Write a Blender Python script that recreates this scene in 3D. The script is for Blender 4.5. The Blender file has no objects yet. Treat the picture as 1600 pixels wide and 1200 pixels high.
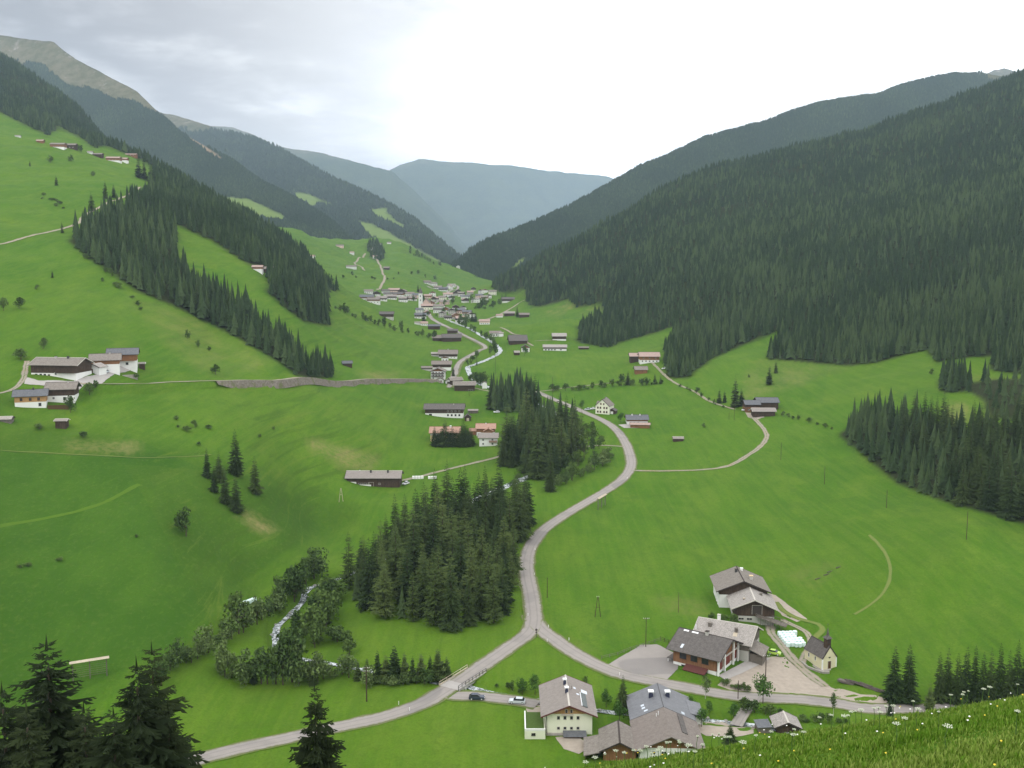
import bpy, bmesh, math, random
import numpy as np
from mathutils import Vector, Matrix
from mathutils.geometry import delaunay_2d_cdt

# ------------------------------------------------------------------ camera, world, sun, exposure
SC = bpy.context.scene
COL = SC.collection
FPX, CX, CY = 1550.0, 800.0, 600.0
TH = math.atan(180.0 / FPX)
CT, ST = math.cos(TH), math.sin(TH)

cam_d = bpy.data.cameras.new('camera')
cam_d.sensor_width = 36.0
cam_d.lens = 36.0 * FPX / 1600.0
cam_d.clip_start = 0.3
cam_d.clip_end = 40000.0
cam = bpy.data.objects.new('camera', cam_d)
cam.location = (0, 0, 0)
cam.rotation_euler = (math.pi / 2 - TH, 0, 0)
COL.objects.link(cam)
SC.camera = cam

SUN_EL, SUN_AZ = math.radians(52), math.radians(-142)      # azimuth measured from +Y towards +X
world = bpy.data.worlds.new('World')
SC.world = world
world.use_nodes = True
wn, wl = world.node_tree.nodes, world.node_tree.links
wn.clear()


def wnode(t, **kw):
    n = wn.new(t)
    for k, v in kw.items():
        setattr(n, k, v)
    return n


w_out = wnode('ShaderNodeOutputWorld')
sky = wnode('ShaderNodeTexSky')
sky.sky_type = 'NISHITA'
sky.sun_disc = False
sky.sun_elevation = SUN_EL
sky.sun_rotation = SUN_AZ
sky.altitude = 1500
bg_sky = wnode('ShaderNodeBackground')
bg_sky.inputs['Strength'].default_value = 0.1
wl.new(sky.outputs[0], bg_sky.inputs['Color'])
tc = wnode('ShaderNodeTexCoord')
sep = wnode('ShaderNodeSeparateXYZ')
wl.new(tc.outputs['Generated'], sep.inputs[0])


def wmath(op, a, b=None, c=None, clamp=False):
    n = wnode('ShaderNodeMath', operation=op, use_clamp=clamp)
    for i, x in enumerate((a, b, c)):
        if x is None:
            continue
        if isinstance(x, (int, float)):
            n.inputs[i].default_value = x
        else:
            wl.new(x, n.inputs[i])
    return n.outputs[0]


def wramp(x, a, b, lo=0.0, hi=1.0):
    n = wnode('ShaderNodeMapRange', interpolation_type='SMOOTHSTEP')
    wl.new(x, n.inputs[0])
    n.inputs[1].default_value, n.inputs[2].default_value = a, b
    n.inputs[3].default_value, n.inputs[4].default_value = lo, hi
    return n.outputs[0]


# cloud deck seen in perspective: direction divided by height above the horizon
zz = wmath('ADD', wmath('MAXIMUM', sep.outputs[2], 0.0), 0.16)
comb = wnode('ShaderNodeCombineXYZ')
wl.new(wmath('DIVIDE', sep.outputs[0], zz), comb.inputs[0])
wl.new(wmath('DIVIDE', sep.outputs[1], zz), comb.inputs[1])
comb.inputs[2].default_value = 3.7
n1 = wnode('ShaderNodeTexNoise')
n1.inputs['Scale'].default_value = 1.5
n1.inputs['Detail'].default_value = 7
n1.inputs['Roughness'].default_value = 0.52
wl.new(comb.outputs[0], n1.inputs['Vector'])
dot = wnode('ShaderNodeVectorMath', operation='DOT_PRODUCT')
wl.new(tc.outputs['Generated'], dot.inputs[0])
gd = Vector((-0.60, 1.0, 0.30)).normalized()
dot.inputs[1].default_value = gd
# a bank of thicker grey cloud on the left, bright overcast everywhere else
thin = wramp(wmath('MULTIPLY_ADD', n1.outputs[0], 0.34, wmath('SUBTRACT', dot.outputs['Value'], 0.165)), 0.995, 0.84)
streak = wramp(n1.outputs[0], 0.36, 0.64)
grey = wmath('MULTIPLY_ADD', streak, 0.66, 0.27)
bright = wmath('MULTIPLY_ADD', streak, 0.40, 1.85)
mixv = wnode('ShaderNodeMix', data_type='FLOAT')
wl.new(thin, mixv.inputs[0])
wl.new(grey, mixv.inputs[2])
wl.new(bright, mixv.inputs[3])
tint = wnode('ShaderNodeMix', data_type='RGBA')
wl.new(wramp(mixv.outputs[0], 0.45, 1.0), tint.inputs[0])
tint.inputs[6].default_value = (0.99, 0.98, 1.0, 1)
tint.inputs[7].default_value = (1.0, 1.0, 1.0, 1)
bg_cl = wnode('ShaderNodeBackground')
wl.new(tint.outputs[2], bg_cl.inputs['Color'])
wl.new(mixv.outputs[0], bg_cl.inputs['Strength'])
mixs = wnode('ShaderNodeMixShader')
mixs.inputs[0].default_value = 0.97
wl.new(bg_sky.outputs[0], mixs.inputs[1])
wl.new(bg_cl.outputs[0], mixs.inputs[2])
wl.new(mixs.outputs[0], w_out.inputs['Surface'])

sun_d = bpy.data.lights.new('sun', 'SUN')
sun_d.energy = 0.8
sun_d.angle = math.radians(20)
sun_d.color = (1.0, 0.96, 0.90)
sun = bpy.data.objects.new('sun', sun_d)
sdir = Vector((math.sin(SUN_AZ) * math.cos(SUN_EL), math.cos(SUN_AZ) * math.cos(SUN_EL), math.sin(SUN_EL)))
sun.rotation_euler = sdir.to_track_quat('Z', 'Y').to_euler()
sun.location = (0, 0, 900)
COL.objects.link(sun)

SC.view_settings.view_transform = 'Standard'
SC.view_settings.look = 'None'
SC.view_settings.gamma = 1.0
SC.view_settings.use_curve_mapping = False
SC.view_settings.exposure = -0.12
SC.render.engine = 'CYCLES'
SC.cycles.use_denoising = True
SC.cycles.max_bounces = 5
SC.cycles.diffuse_bounces = 3
SC.cycles.glossy_bounces = 2
SC.cycles.transparent_max_bounces = 6
SC.cycles.volume_bounces = 0

RNG = np.random.default_rng(7)
random.seed(7)

# ------------------------------------------------------------------ pixel <-> world


def us(px, py):
    """direction of a photo pixel as (X/Y, Z/Y)"""
    a = (np.asarray(px, float) - CX) / FPX
    b = -(np.asarray(py, float) - CY) / FPX
    y = CT + b * ST
    return a / y, (-ST + b * CT) / y


def pix(X, Y, Z):
    u, S = X / Y, Z / Y
    b = (S * CT + ST) / (CT - S * ST)
    y = CT + b * ST
    return CX + FPX * u * y, CY - FPX * b


def P(px, py, Y):
    u, S = us(px, py)
    return Vector((float(u) * Y, Y, float(S) * Y))


# ------------------------------------------------------------------ noise (value noise, numpy)
def _hash(ix, iy, seed):
    h = (ix * 374761393 + iy * 668265263 + seed * 974634777) & 0x7fffffff
    h = ((h ^ (h >> 13)) * 1274126177) & 0x7fffffff
    return ((h ^ (h >> 16)) & 0xffff) / 65535.0


def vnoise(x, y, seed=0):
    x = np.asarray(x, float)
    y = np.asarray(y, float)
    ix, iy = np.floor(x).astype(np.int64), np.floor(y).astype(np.int64)
    fx, fy = x - ix, y - iy
    fx, fy = fx * fx * (3 - 2 * fx), fy * fy * (3 - 2 * fy)
    a, b = _hash(ix, iy, seed), _hash(ix + 1, iy, seed)
    c, d = _hash(ix, iy + 1, seed), _hash(ix + 1, iy + 1, seed)
    return (a * (1 - fx) + b * fx) * (1 - fy) + (c * (1 - fx) + d * fx) * fy - 0.5


def fbm(x, y, seed=0, oct=4, gain=0.5):
    s, a = 0.0, 1.0
    for k in range(oct):
        s = s + a * vnoise(np.asarray(x) * 2 ** k, np.asarray(y) * 2 ** k, seed + k * 17)
        a *= gain
    return s


def inpoly(px, py, poly):
    px, py = np.asarray(px, float), np.asarray(py, float)
    r = np.zeros(np.broadcast(px, py).shape, bool)
    n = len(poly)
    for i in range(n):
        x1, y1 = poly[i][:2]
        x2, y2 = poly[(i + 1) % n][:2]
        if y1 == y2:
            continue
        c = ((y1 > py) != (y2 > py)) & (px < (x2 - x1) * (py - y1) / (y2 - y1) + x1)
        r ^= c
    return r


# ------------------------------------------------------------------ terrain height field
def sstep(a, b, x):
    t = np.clip((x - a) / (b - a), 0, 1)
    return t * t * (3 - 2 * t)


ZF_Y = [100, 240, 300, 400, 500, 650, 800, 950, 1200, 1500, 1800, 2300, 2900]
ZF_Z = [-116, -113.3, -112, -109, -106, -96.5, -88, -82, -72, -62, -51, -37, -30]


def zfloor(Y):
    return np.interp(Y, ZF_Y, ZF_Z)


ctrl = []
for px, Y in [(200, 180), (500, 180), (800, 180), (1100, 180), (1400, 180),
              (350, 240), (600, 240), (850, 240), (1100, 240), (1350, 240),
              (400, 300), (600, 300), (800, 300), (1000, 300), (1180, 300),
              (470, 370), (650, 370), (850, 370), (1050, 370),
              (560, 450), (700, 450), (900, 450), (1080, 450),
              (600, 520), (750, 520), (900, 520), (1050, 520),
              (670, 600), (800, 600), (950, 600), (1060, 600),
              (690, 700), (800, 700), (930, 700),
              (680, 820), (800, 820), (920, 820), (670, 1000), (780, 1000), (880, 1000),
              (640, 1250), (750, 1250), (850, 1250), (620, 1550), (720, 1550), (800, 1550),
              (640, 1800), (730, 1800), (790, 1750), (690, 2250)]:
    S = float(zfloor(Y)) / Y
    b = (S * CT + ST) / (CT - S * ST)
    ctrl.append((((px - CX) / FPX) / (CT + b * ST), math.log(Y), S))
HILL = [
    # left hillside, column by column
    (-150, 1100, 205), (-150, 900, 255), (-150, 700, 330), (-150, 500, 460), (-150, 300, 800), (-150, 170, 1500), (-150, 60, 2700),
    (0, 1200, 212), (0, 1000, 256), (0, 800, 320), (0, 700, 370), (0, 600, 435), (0, 500, 520), (0, 380, 690), (0, 300, 900), (0, 240, 1150),
    (0, 176, 1650), (0, 120, 2250), (0, 92, 2750),
    (130, 1000, 262), (130, 800, 335), (130, 700, 380), (130, 635, 424), (130, 575, 465), (130, 500, 550), (130, 400, 690), (130, 330, 860),
    (130, 270, 1080), (130, 220, 1600), (130, 195, 2100), (130, 180, 2450), (130, 240, 2900),
    (260, 900, 305), (260, 800, 348), (260, 700, 405), (260, 606, 490), (260, 500, 600), (260, 400, 760), (260, 330, 950),
    (260, 285, 1300), (260, 271, 1600), (260, 320, 2100), (260, 400, 2800),
    (330, 520, 640), (330, 430, 770), (330, 370, 900), (330, 325, 1150), (330, 312, 1350), (330, 370, 1800),
    (400, 900, 350), (400, 800, 385), (400, 700, 450), (400, 604, 545), (400, 540, 625), (400, 470, 730), (400, 415, 850), (400, 375, 1050), (400, 352, 1300), (400, 400, 1800),
    (460, 600, 580), (460, 540, 680), (460, 480, 800), (460, 420, 1050), (460, 392, 1350), (460, 430, 1800),
    (500, 820, 440), (500, 700, 505), (500, 600, 620), (500, 560, 700), (500, 510, 830), (500, 460, 1050), (500, 425, 1400), (500, 440, 1750),
    (560, 760, 485), (560, 700, 525), (560, 600, 665), (560, 540, 840), (560, 500, 1080), (560, 470, 1480), (560, 457, 1750),
    (620, 690, 560), (620, 600, 725), (620, 550, 890), (620, 500, 1220),
    # far village hillside on the left
    (440, 352, 2420), (466, 358, 2450), (466, 385, 2150), (490, 374, 2480), (490, 400, 2150), (525, 383, 2520), (525, 415, 2100), (560, 397, 2540), (560, 418, 2200), (560, 440, 1900),
    (600, 376, 2820), (600, 402, 2450), (600, 430, 2080), (640, 385, 2850), (640, 410, 2450), (640, 438, 2080), (680, 408, 2820), (680, 425, 2400), (720, 422, 2850),
    # right side: meadow, wood, forest slope
    (1285, 1040, 280), (1500, 1112, 252), (1650, 1112, 248), (1400, 1000, 288), (1600, 1000, 272), (1510, 842, 338), (1385, 793, 405), (1288, 757, 465),
    (1220, 718, 520), (1200, 850, 388), (1350, 900, 335), (1500, 950, 300),
    (1320, 690, 535), (1420, 770, 430), (1600, 825, 350), (1700, 880, 310), (1500, 640, 520), (1600, 650, 470), (1700, 600, 480),
    (1190, 645, 625), (1120, 660, 610), (1300, 620, 640), (1400, 570, 680), (1500, 570, 620), (1100, 600, 730), (1180, 560, 790), (1005, 563, 850), (1060, 512, 1040),
    (1220, 522, 880), (1000, 505, 1130), (940, 480, 1320), (870, 500, 1150), (860, 470, 1500), (822, 462, 1640),
    (1600, 560, 620), (1600, 450, 790), (1600, 350, 1020), (1600, 230, 1500), (1600, 118, 2300), (1600, 260, 3200),
    (1750, 500, 620), (1750, 350, 900), (1750, 200, 1400), (1750, 60, 2300),
    (1475, 460, 880), (1475, 350, 1130), (1475, 250, 1600), (1475, 166, 2300), (1475, 280, 3200),
    (1300, 500, 880), (1300, 400, 1120), (1300, 300, 1600), (1300, 221, 2280), (1300, 320, 3100),
    (1100, 460, 1120), (1100, 400, 1320), (1100, 330, 1680), (1100, 274, 2150), (1100, 350, 2900),
    (1000, 440, 1320), (1000, 380, 1580), (1000, 321, 1980), (1000, 390, 2700),
    (900, 450, 1520), (900, 410, 1680), (900, 382, 1880), (900, 420, 2500),
    (827, 445, 1680), (827, 423, 1830), (827, 440, 2300), (780, 455, 1760), (770, 447, 2200),
]
for px, py, Y in HILL:
    u, S = us(px, py)
    ctrl.append((float(u), math.log(Y), float(S)))
ctrl = np.array(ctrl)
VS = 0.42      # log-depth weight against X/Y in the spline


def _tps_fit(pts, lam=2e-5):
    n = len(pts)
    x = pts[:, :2] * np.array([1, VS])
    d2 = ((x[:, None] - x[None]) ** 2).sum(-1)
    K = 0.5 * d2 * np.log(d2 + 1e-12) + lam * np.eye(n)
    A = np.zeros((n + 3, n + 3))
    A[:n, :n] = K
    A[:n, n] = 1
    A[:n, n + 1:] = x
    A[n, :n] = 1
    A[n + 1:, :n] = x.T
    return x, np.linalg.solve(A, np.concatenate([pts[:, 2], [0, 0, 0]]))


_tx, _tw = _tps_fit(ctrl)


def tps(u, v):
    shp = np.broadcast(u, v).shape
    q = np.stack([np.broadcast_to(u, shp).ravel(), np.broadcast_to(v, shp).ravel() * VS], -1)
    out = np.empty(len(q))
    n = len(_tx)
    for i in range(0, len(q), 20000):
        c = q[i:i + 20000]
        d2 = (c[:, None, 0] - _tx[None, :, 0]) ** 2 + (c[:, None, 1] - _tx[None, :, 1]) ** 2
        out[i:i + 20000] = (0.5 * d2 * np.log(d2 + 1e-12)) @ _tw[:n] + _tw[n] + c @ _tw[n + 1:]
    return out.reshape(shp)


NU, NV = 500, 580
UU = np.linspace(-0.80, 0.80, NU)
# finer rows where the valley floor shows large, coarser towards the ends
_vk = np.interp(np.linspace(0, 1, NV), [0, 0.12, 0.20, 0.72, 1], np.log([2.0, 26, 170, 900, 2900]))
VV = _vk
# coarse spline then fine interpolation (the spline is smooth)
uc, vc = np.linspace(-0.80, 0.80, 150), np.linspace(math.log(90), math.log(2900), 190)
Sc = tps(uc[:, None], vc[None, :])


def _bil(us_, vs_, ua, va, A):
    iu = np.clip((us_ - ua[0]) / (ua[1] - ua[0]), 0, len(ua) - 1.001)
    iv = np.clip((vs_ - va[0]) / (va[1] - va[0]), 0, len(va) - 1.001)
    i, j = iu.astype(int), iv.astype(int)
    a, b = iu - i, iv - j
    return (A[i, j] * (1 - a) + A[i + 1, j] * a) * (1 - b) + (A[i, j + 1] * (1 - a) + A[i + 1, j + 1] * a) * b


def _fg(u, Y):
    """the steep meadow the photographer stands on"""
    pxe = CX + FPX * u * 0.952
    c = np.interp(pxe, [-200, 0, 400, 900, 1100, 1250, 1420, 1600, 1900], [0.676, 0.646, 0.592, 0.5320, 0.5085, 0.4925, 0.4715, 0.4500, 0.424])
    w, Y0 = 3.0, 14.0
    b_ = 0.635
    sp = w * np.log1p(np.exp(np.clip((Y - Y0) / w, -30, 30)))
    sp0 = w * math.log(2)
    a = (c * Y0 - 1.65 - b_ * sp0) / (Y0 - sp0)
    z = 1.65 + a * Y + (b_ - a) * sp
    return -z / Y


def S_of(u, v):
    u, v = np.broadcast_arrays(np.asarray(u, float), np.asarray(v, float))
    Y = np.exp(v)
    far = _bil(u, np.maximum(v, vc[0]), uc, vc, Sc)
    X = u * Y
    amp = np.interp(Y, [150, 300, 700, 2000], [0.3, 0.5, 1.4, 5.0])
    slope = np.clip((far * Y - zfloor(Y)) / 25.0, 0.12, 1.0)
    far = far + amp * slope * (fbm(X / 60, Y / 60, 3, 3) * 2.4 + 0.7 * fbm(X / 14, Y / 22, 9, 2) + 1.6 * fbm(X / 130, Y / 90, 43, 2)) / Y
    k = sstep(math.log(120), math.log(205), v)
    near = _fg(u, Y) + 0.10 * fbm(X / 2.2, Y / 2.2, 5, 3) / np.maximum(Y, 3)
    return near * (1 - k) + far * k


SG = S_of(UU[:, None], VV[None, :])
_rmax = np.maximum.accumulate(SG, axis=1)


def ground_z(X, Y):
    X, Y = np.asarray(X, float), np.asarray(Y, float)
    u = X / Y
    v = np.log(Y)
    iu = np.clip((u - UU[0]) / (UU[1] - UU[0]), 0, NU - 1.001)
    i = iu.astype(int)
    j = np.clip(np.searchsorted(VV, v) - 1, 0, NV - 2)
    a = iu - i
    yj, yk = np.exp(VV[j]), np.exp(VV[j + 1])
    b = np.clip((Y - yj) / (yk - yj), 0, 1)
    ZG0 = (SG[i, j] * (1 - a) + SG[i + 1, j] * a) * yj
    ZG1 = (SG[i, j + 1] * (1 - a) + SG[i + 1, j + 1] * a) * yk
    return ZG0 * (1 - b) + ZG1 * b


def G(px, py, ymin=140.0, ymax=2900.0):
    """first place where the line of sight through a photo pixel meets the ground"""
    u, S = us(px, py)
    u, S = float(u), float(S)
    iu = min(max((u - UU[0]) / (UU[1] - UU[0]), 0), NU - 1.001)
    i = int(iu)
    a = iu - i
    col = SG[i] * (1 - a) + SG[i + 1] * a
    j0 = int(np.searchsorted(VV, math.log(ymin)))
    j1 = int(np.searchsorted(VV, math.log(ymax)))
    for j in range(max(j0, 1), min(j1, NV)):
        if col[j] >= S:
            y0, y1 = math.exp(VV[j - 1]), math.exp(VV[j])
            z0, z1 = col[j - 1] * y0 - S * y0, col[j] * y1 - S * y1
            t = z0 / (z0 - z1) if z0 < 0 < z1 else 1.0
            Y = y0 + (y1 - y0) * t
            return Vector((u * Y, Y, float(ground_z(u * Y, Y))))
    j = int(np.argmax(col[j0:j1])) + j0          # above the skyline: nearest crest
    Y = math.exp(VV[j])
    return Vector((u * Y, Y, float(ground_z(u * Y, Y))))


def gxy(x, y, dz=0.0):
    return Vector((x, y, float(ground_z(x, y)) + dz))


# ------------------------------------------------------------------ material helpers
MATS = {}


def new_mat(name):
    m = bpy.data.materials.new(name)
    m.use_nodes = True
    nt = m.node_tree
    b = nt.nodes['Principled BSDF']
    b.inputs['Specular IOR Level'].default_value = 0.15
    return m, nt.nodes, nt.links, b


class NB:
    """tiny node builder"""

    def __init__(self, name, rough=0.9, spec=0.1):
        self.m, self.n, self.l, self.b = new_mat(name)
        self.b.inputs['Roughness'].default_value = rough
        self.b.inputs['Specular IOR Level'].default_value = spec
        MATS[name] = self.m

    def pos(self, obj=False):
        if obj:
            t = self.n.new('ShaderNodeTexCoord')
            return t.outputs['Object']
        return self.n.new('ShaderNodeNewGeometry').outputs['Position']

    def noise(self, scale, detail=4, rough=0.55, vec=None, stretch=None, dist=0.0):
        t = self.n.new('ShaderNodeTexNoise')
        t.inputs['Scale'].default_value = scale
        t.inputs['Detail'].default_value = detail
        t.inputs['Roughness'].default_value = rough
        t.inputs['Distortion'].default_value = dist
        v = vec if vec is not None else self.pos()
        if stretch:
            mp = self.n.new('ShaderNodeMapping')
            mp.inputs['Scale'].default_value = stretch[:3]
            if len(stretch) > 3:
                mp.inputs['Rotation'].default_value = (0, 0, stretch[3])
            self.l.new(v, mp.inputs['Vector'])
            v = mp.outputs[0]
        self.l.new(v, t.inputs['Vector'])
        return t.outputs[0]

    def ramp(self, x, a, b, lo=0.0, hi=1.0):
        t = self.n.new('ShaderNodeMapRange')
        t.interpolation_type = 'SMOOTHSTEP'
        self.l.new(x, t.inputs[0])
        for i, q in enumerate((a, b, lo, hi)):
            t.inputs[i + 1].default_value = q
        return t.outputs[0]

    def attr(self, name):
        t = self.n.new('ShaderNodeAttribute')
        t.attribute_name = name
        return t.outputs['Fac']

    def orand(self):
        return self.n.new('ShaderNodeObjectInfo').outputs['Random']

    def math(self, op, a, b=None, clamp=False):
        t = self.n.new('ShaderNodeMath')
        t.operation = op
        t.use_clamp = clamp
        for i, x in enumerate((a, b)):
            if x is None:
                continue
            if isinstance(x, (int, float)):
                t.inputs[i].default_value = x
            else:
                self.l.new(x, t.inputs[i])
        return t.outputs[0]

    def mix(self, fac, c1, c2, mode='MIX'):
        t = self.n.new('ShaderNodeMix')
        t.data_type = 'RGBA'
        t.blend_type = mode
        t.clamp_factor = True
        if isinstance(fac, (int, float)):
            t.inputs[0].default_value = fac
        else:
            self.l.new(fac, t.inputs[0])
        for i, c in ((6, c1), (7, c2)):
            if isinstance(c, tuple):
                t.inputs[i].default_value = (*c[:3], 1)
            else:
                self.l.new(c, t.inputs[i])
        return t.outputs[2]

    def col(self, c):
        if isinstance(c, tuple):
            self.b.inputs['Base Color'].default_value = (*c[:3], 1)
        else:
            self.l.new(c, self.b.inputs['Base Color'])

    def bump(self, h, strength=0.4, dist=0.1):
        t = self.n.new('ShaderNodeBump')
        t.inputs['Strength'].default_value = strength
        t.inputs['Distance'].default_value = dist
        self.l.new(h, t.inputs['Height'])
        self.l.new(t.outputs[0], self.b.inputs['Normal'])


def simple(name, c, var=0.25, scale=2.0, rough=0.85, spec=0.1, obj=True, metal=0.0):
    k = NB(name, rough, spec)
    n = k.noise(scale, 5, 0.6, vec=k.pos(obj))
    d = tuple(x * (1 - var) for x in c)
    h = tuple(min(1, x * (1 + var)) for x in c)
    k.col(k.mix(n, d, h))
    k.b.inputs['Metallic'].default_value = metal
    return k.m


# ------------------------------------------------------------------ object helpers
def mesh_obj(name, verts, faces, mat=None, parent=None, smooth=False, loc=None):
    me = bpy.data.meshes.new(name)
    me.from_pydata([tuple(v) for v in verts], [], faces)
    me.update()
    if smooth:
        me.polygons.foreach_set('use_smooth', [True] * len(me.polygons))
    if mat is not None:
        me.materials.append(mat)
    o = bpy.data.objects.new(name, me)
    if loc is not None:
        o.location = loc
    if parent is not None:
        o.parent = parent
    COL.objects.link(o)
    return o


def np_mesh(name, V, F, mat, smooth=False, attrs=None):
    """V (n,3) float array, F (m,3 or 4) int array"""
    me = bpy.data.meshes.new(name)
    n, m, k = len(V), len(F), F.shape[1]
    me.vertices.add(n)
    me.vertices.foreach_set('co', np.asarray(V, np.float32).ravel())
    me.loops.add(m * k)
    me.loops.foreach_set('vertex_index', np.asarray(F, np.int32).ravel())
    me.polygons.add(m)
    me.polygons.foreach_set('loop_start', np.arange(0, m * k, k, dtype=np.int32))
    me.update(calc_edges=True)
    me.polygons.foreach_set('use_smooth', np.full(m, smooth))
    for an, arr in (attrs or {}).items():
        at = me.attributes.new(an, 'FLOAT', 'POINT')
        at.data.foreach_set('value', np.asarray(arr, np.float32).ravel())
    me.materials.append(mat)
    me.validate()
    return me


def link(name, me, parent=None, loc=None, rz=None):
    o = bpy.data.objects.new(name, me)
    if parent is not None:
        o.parent = parent
    if loc is not None:
        o.location = loc
    if rz is not None:
        o.rotation_euler = (0, 0, rz)
    COL.objects.link(o)
    return o


def tag(o, label=None, cat=None, group=None, kind=None):
    if label:
        o['label'] = label
    if cat:
        o['category'] = cat
    if group:
        o['group'] = group
    if kind:
        o['kind'] = kind
    return o


def thing(name, label, cat, loc, rz=0.0, group=None):
    o = bpy.data.objects.new(name, None)
    o.empty_display_size = 0.5
    o.location = loc
    o.rotation_euler = (0, 0, rz)
    COL.objects.link(o)
    return tag(o, label, cat, group)


class MB:
    """collects shapes for one mesh"""

    def __init__(self):
        self.v, self.f = [], []

    def add(self, vs, fs):
        k = len(self.v)
        self.v += [tuple(v) for v in vs]
        self.f += [tuple(i + k for i in f) for f in fs]
        return self

    def box(self, x0, x1, y0, y1, z0, z1):
        return self.add([(x0, y0, z0), (x1, y0, z0), (x1, y1, z0), (x0, y1, z0), (x0, y0, z1), (x1, y0, z1), (x1, y1, z1), (x0, y1, z1)],
                        [(0, 3, 2, 1), (4, 5, 6, 7), (0, 1, 5, 4), (1, 2, 6, 5), (2, 3, 7, 6), (3, 0, 4, 7)])

    def slab(self, quad, t):
        """a quad given by 4 corners, thickened downwards along its normal by t"""
        a, b, c, d = [Vector(q) for q in quad]
        n = (b - a).cross(d - a).normalized()
        if n.z < 0:
            n = -n
        lo = [q - n * t for q in (a, b, c, d)]
        return self.add([a, b, c, d] + lo, [(0, 1, 2, 3), (7, 6, 5, 4), (0, 4, 5, 1), (1, 5, 6, 2), (2, 6, 7, 3), (3, 7, 4, 0)])

    def bar(self, p, q, r, n=5, r2=None):
        p, q = Vector(p), Vector(q)
        r2 = r if r2 is None else r2
        d = (q - p).normalized()
        s = d.cross(Vector((0, 0, 1)) if abs(d.z) < 0.9 else Vector((1, 0, 0))).normalized()
        t = d.cross(s)
        vs, fs = [], []
        for c, rr in ((p, r), (q, r2)):
            for i in range(n):
                a = 2 * math.pi * i / n
                vs.append(c + s * math.cos(a) * rr + t * math.sin(a) * rr)
        for i in range(n):
            j = (i + 1) % n
            fs.append((i, j, n + j, n + i))
        fs.append(tuple(range(n))[::-1])
        fs.append(tuple(range(n, 2 * n)))
        return self.add(vs, fs)

    def build(self, name, mat, parent=None, smooth=False, loc=None):
        return mesh_obj(name, self.v, self.f, mat, parent, smooth, loc)

    def mesh(self, name, mat, smooth=False):
        me = bpy.data.meshes.new(name)
        me.from_pydata(self.v, [], self.f)
        me.update()
        if smooth:
            me.polygons.foreach_set('use_smooth', [True] * len(me.polygons))
        me.materials.append(mat)
        return me

# ------------------------------------------------------------------ courses of roads, tracks and the stream; the ground is graded along them
def course(pts, step=2.0, ymin=140.0):
    """photo points -> smooth ground course in plan (n,2)"""
    w = [G(p[0], p[1], p[2] if len(p) > 2 else ymin) for p in pts]
    w = [np.array((a.x, a.y)) for a in w]
    w = [2 * w[0] - w[1]] + w + [2 * w[-1] - w[-2]]
    out = []
    for i in range(1, len(w) - 2):
        a, b, c, d = w[i - 1], w[i], w[i + 1], w[i + 2]
        n = max(2, int(np.linalg.norm(c - b) / step))
        for t in np.arange(n) / n:
            out.append(0.5 * (2 * b + (c - a) * t + (2 * a - 5 * b + 4 * c - d) * t * t + (3 * b - a - 3 * c + d) * t ** 3))
    out.append(w[-2])
    return np.array(out)


def smooth(z, k):
    zp = np.concatenate([np.full(k, z[0]), z, np.full(k, z[-1])])
    return np.convolve(zp, np.ones(2 * k + 1) / (2 * k + 1), 'valid')


ROADS = {}      # name -> (course, z, width, material, lift)


def road(key, pts, width, mat, k=5, up=0.0, blend=2.5, step=2.0, grade=True, ymin=140.0):
    c = course(pts, step, ymin)
    z = smooth(ground_z(c[:, 0], c[:, 1]), k) + up
    ROADS[key] = dict(c=c, z=z, w=width, mat=mat, blend=blend, grade=grade)
    return ROADS[key]


road('main', [(255, 1203), (300, 1189), (345, 1177), (390, 1167), (470, 1150), (530, 1136), (600, 1119), (660, 1099), (692, 1081), (725, 1060), (757, 1038), (795, 1012), (826, 989),
              (834, 970), (831, 935), (824, 900), (824, 872), (834, 846), (857, 822), (892, 799), (930, 777), (965, 755), (983, 736), (986, 718), (977, 692), (962, 671),
              (940, 656), (910, 643), (882, 631), (860, 622), (838, 612)], 5.4, 'asphalt', 6)
road('east', [(829, 960), (842, 980), (870, 1002), (900, 1022), (937, 1041), (975, 1055), (1030, 1066), (1080, 1075), (1130, 1084), (1180, 1090), (1240, 1095),
              (1300, 1099), (1360, 1103), (1420, 1108), (1500, 1111), (1600, 1111), (1700, 1108)], 5.6, 'asphalt', 6)
road('drive', [(690, 1084), (712, 1087), (745, 1088), (785, 1092), (812, 1096), (840, 1101)], 5.0, 'asphalt', 4)
road('valley', [(704, 606), (711, 585), (721, 565), (745, 550), (757, 543), (742, 533), (716, 520), (692, 508), (674, 497), (669, 489), (663, 480)], 6.0, 'asphalt', 4)
road('valley_upper', [(668, 447), (680, 452), (695, 452), (702, 446), (716, 449), (700, 457), (690, 468), (672, 478)], 6.0, 'asphalt', 3, step=6.0)
road('farm_right', [(985, 735), (1010, 736), (1045, 736), (1100, 734), (1138, 728), (1168, 712), (1190, 696), (1198, 681), (1190, 666), (1175, 651)], 3.0, 'gravel', 5)
road('barn_track', [(625, 752), (655, 745), (690, 736), (730, 726), (775, 715), (800, 705)], 3.0, 'gravel', 5)
road('contour', [(118, 603), (150, 607), (210, 606), (260, 604), (330, 601), (400, 599), (440, 599), (500, 598), (560, 597), (610, 596), (660, 596), (705, 598)], 4.0, 'gravel', 8, up=1.9, blend=2.0)
road('farm_left', [(-60, 618), (0, 615), (24, 607), (36, 592), (40, 575), (42, 562)], 2.6, 'gravel', 4)
road('upper_left', [(-60, 392), (0, 382), (50, 368), (100, 357), (124, 348), (131, 338), (160, 322), (185, 312), (207, 301), (222, 292)], 4.0, 'gravel', 4, blend=3)
road('side_mid', [(838, 612), (860, 610), (885, 606), (930, 601), (960, 598)], 2.2, 'gravel', 3)
road('side_east', [(872, 700), (905, 699), (940, 696), (975, 698)], 3.0, 'gravel', 3)
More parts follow.
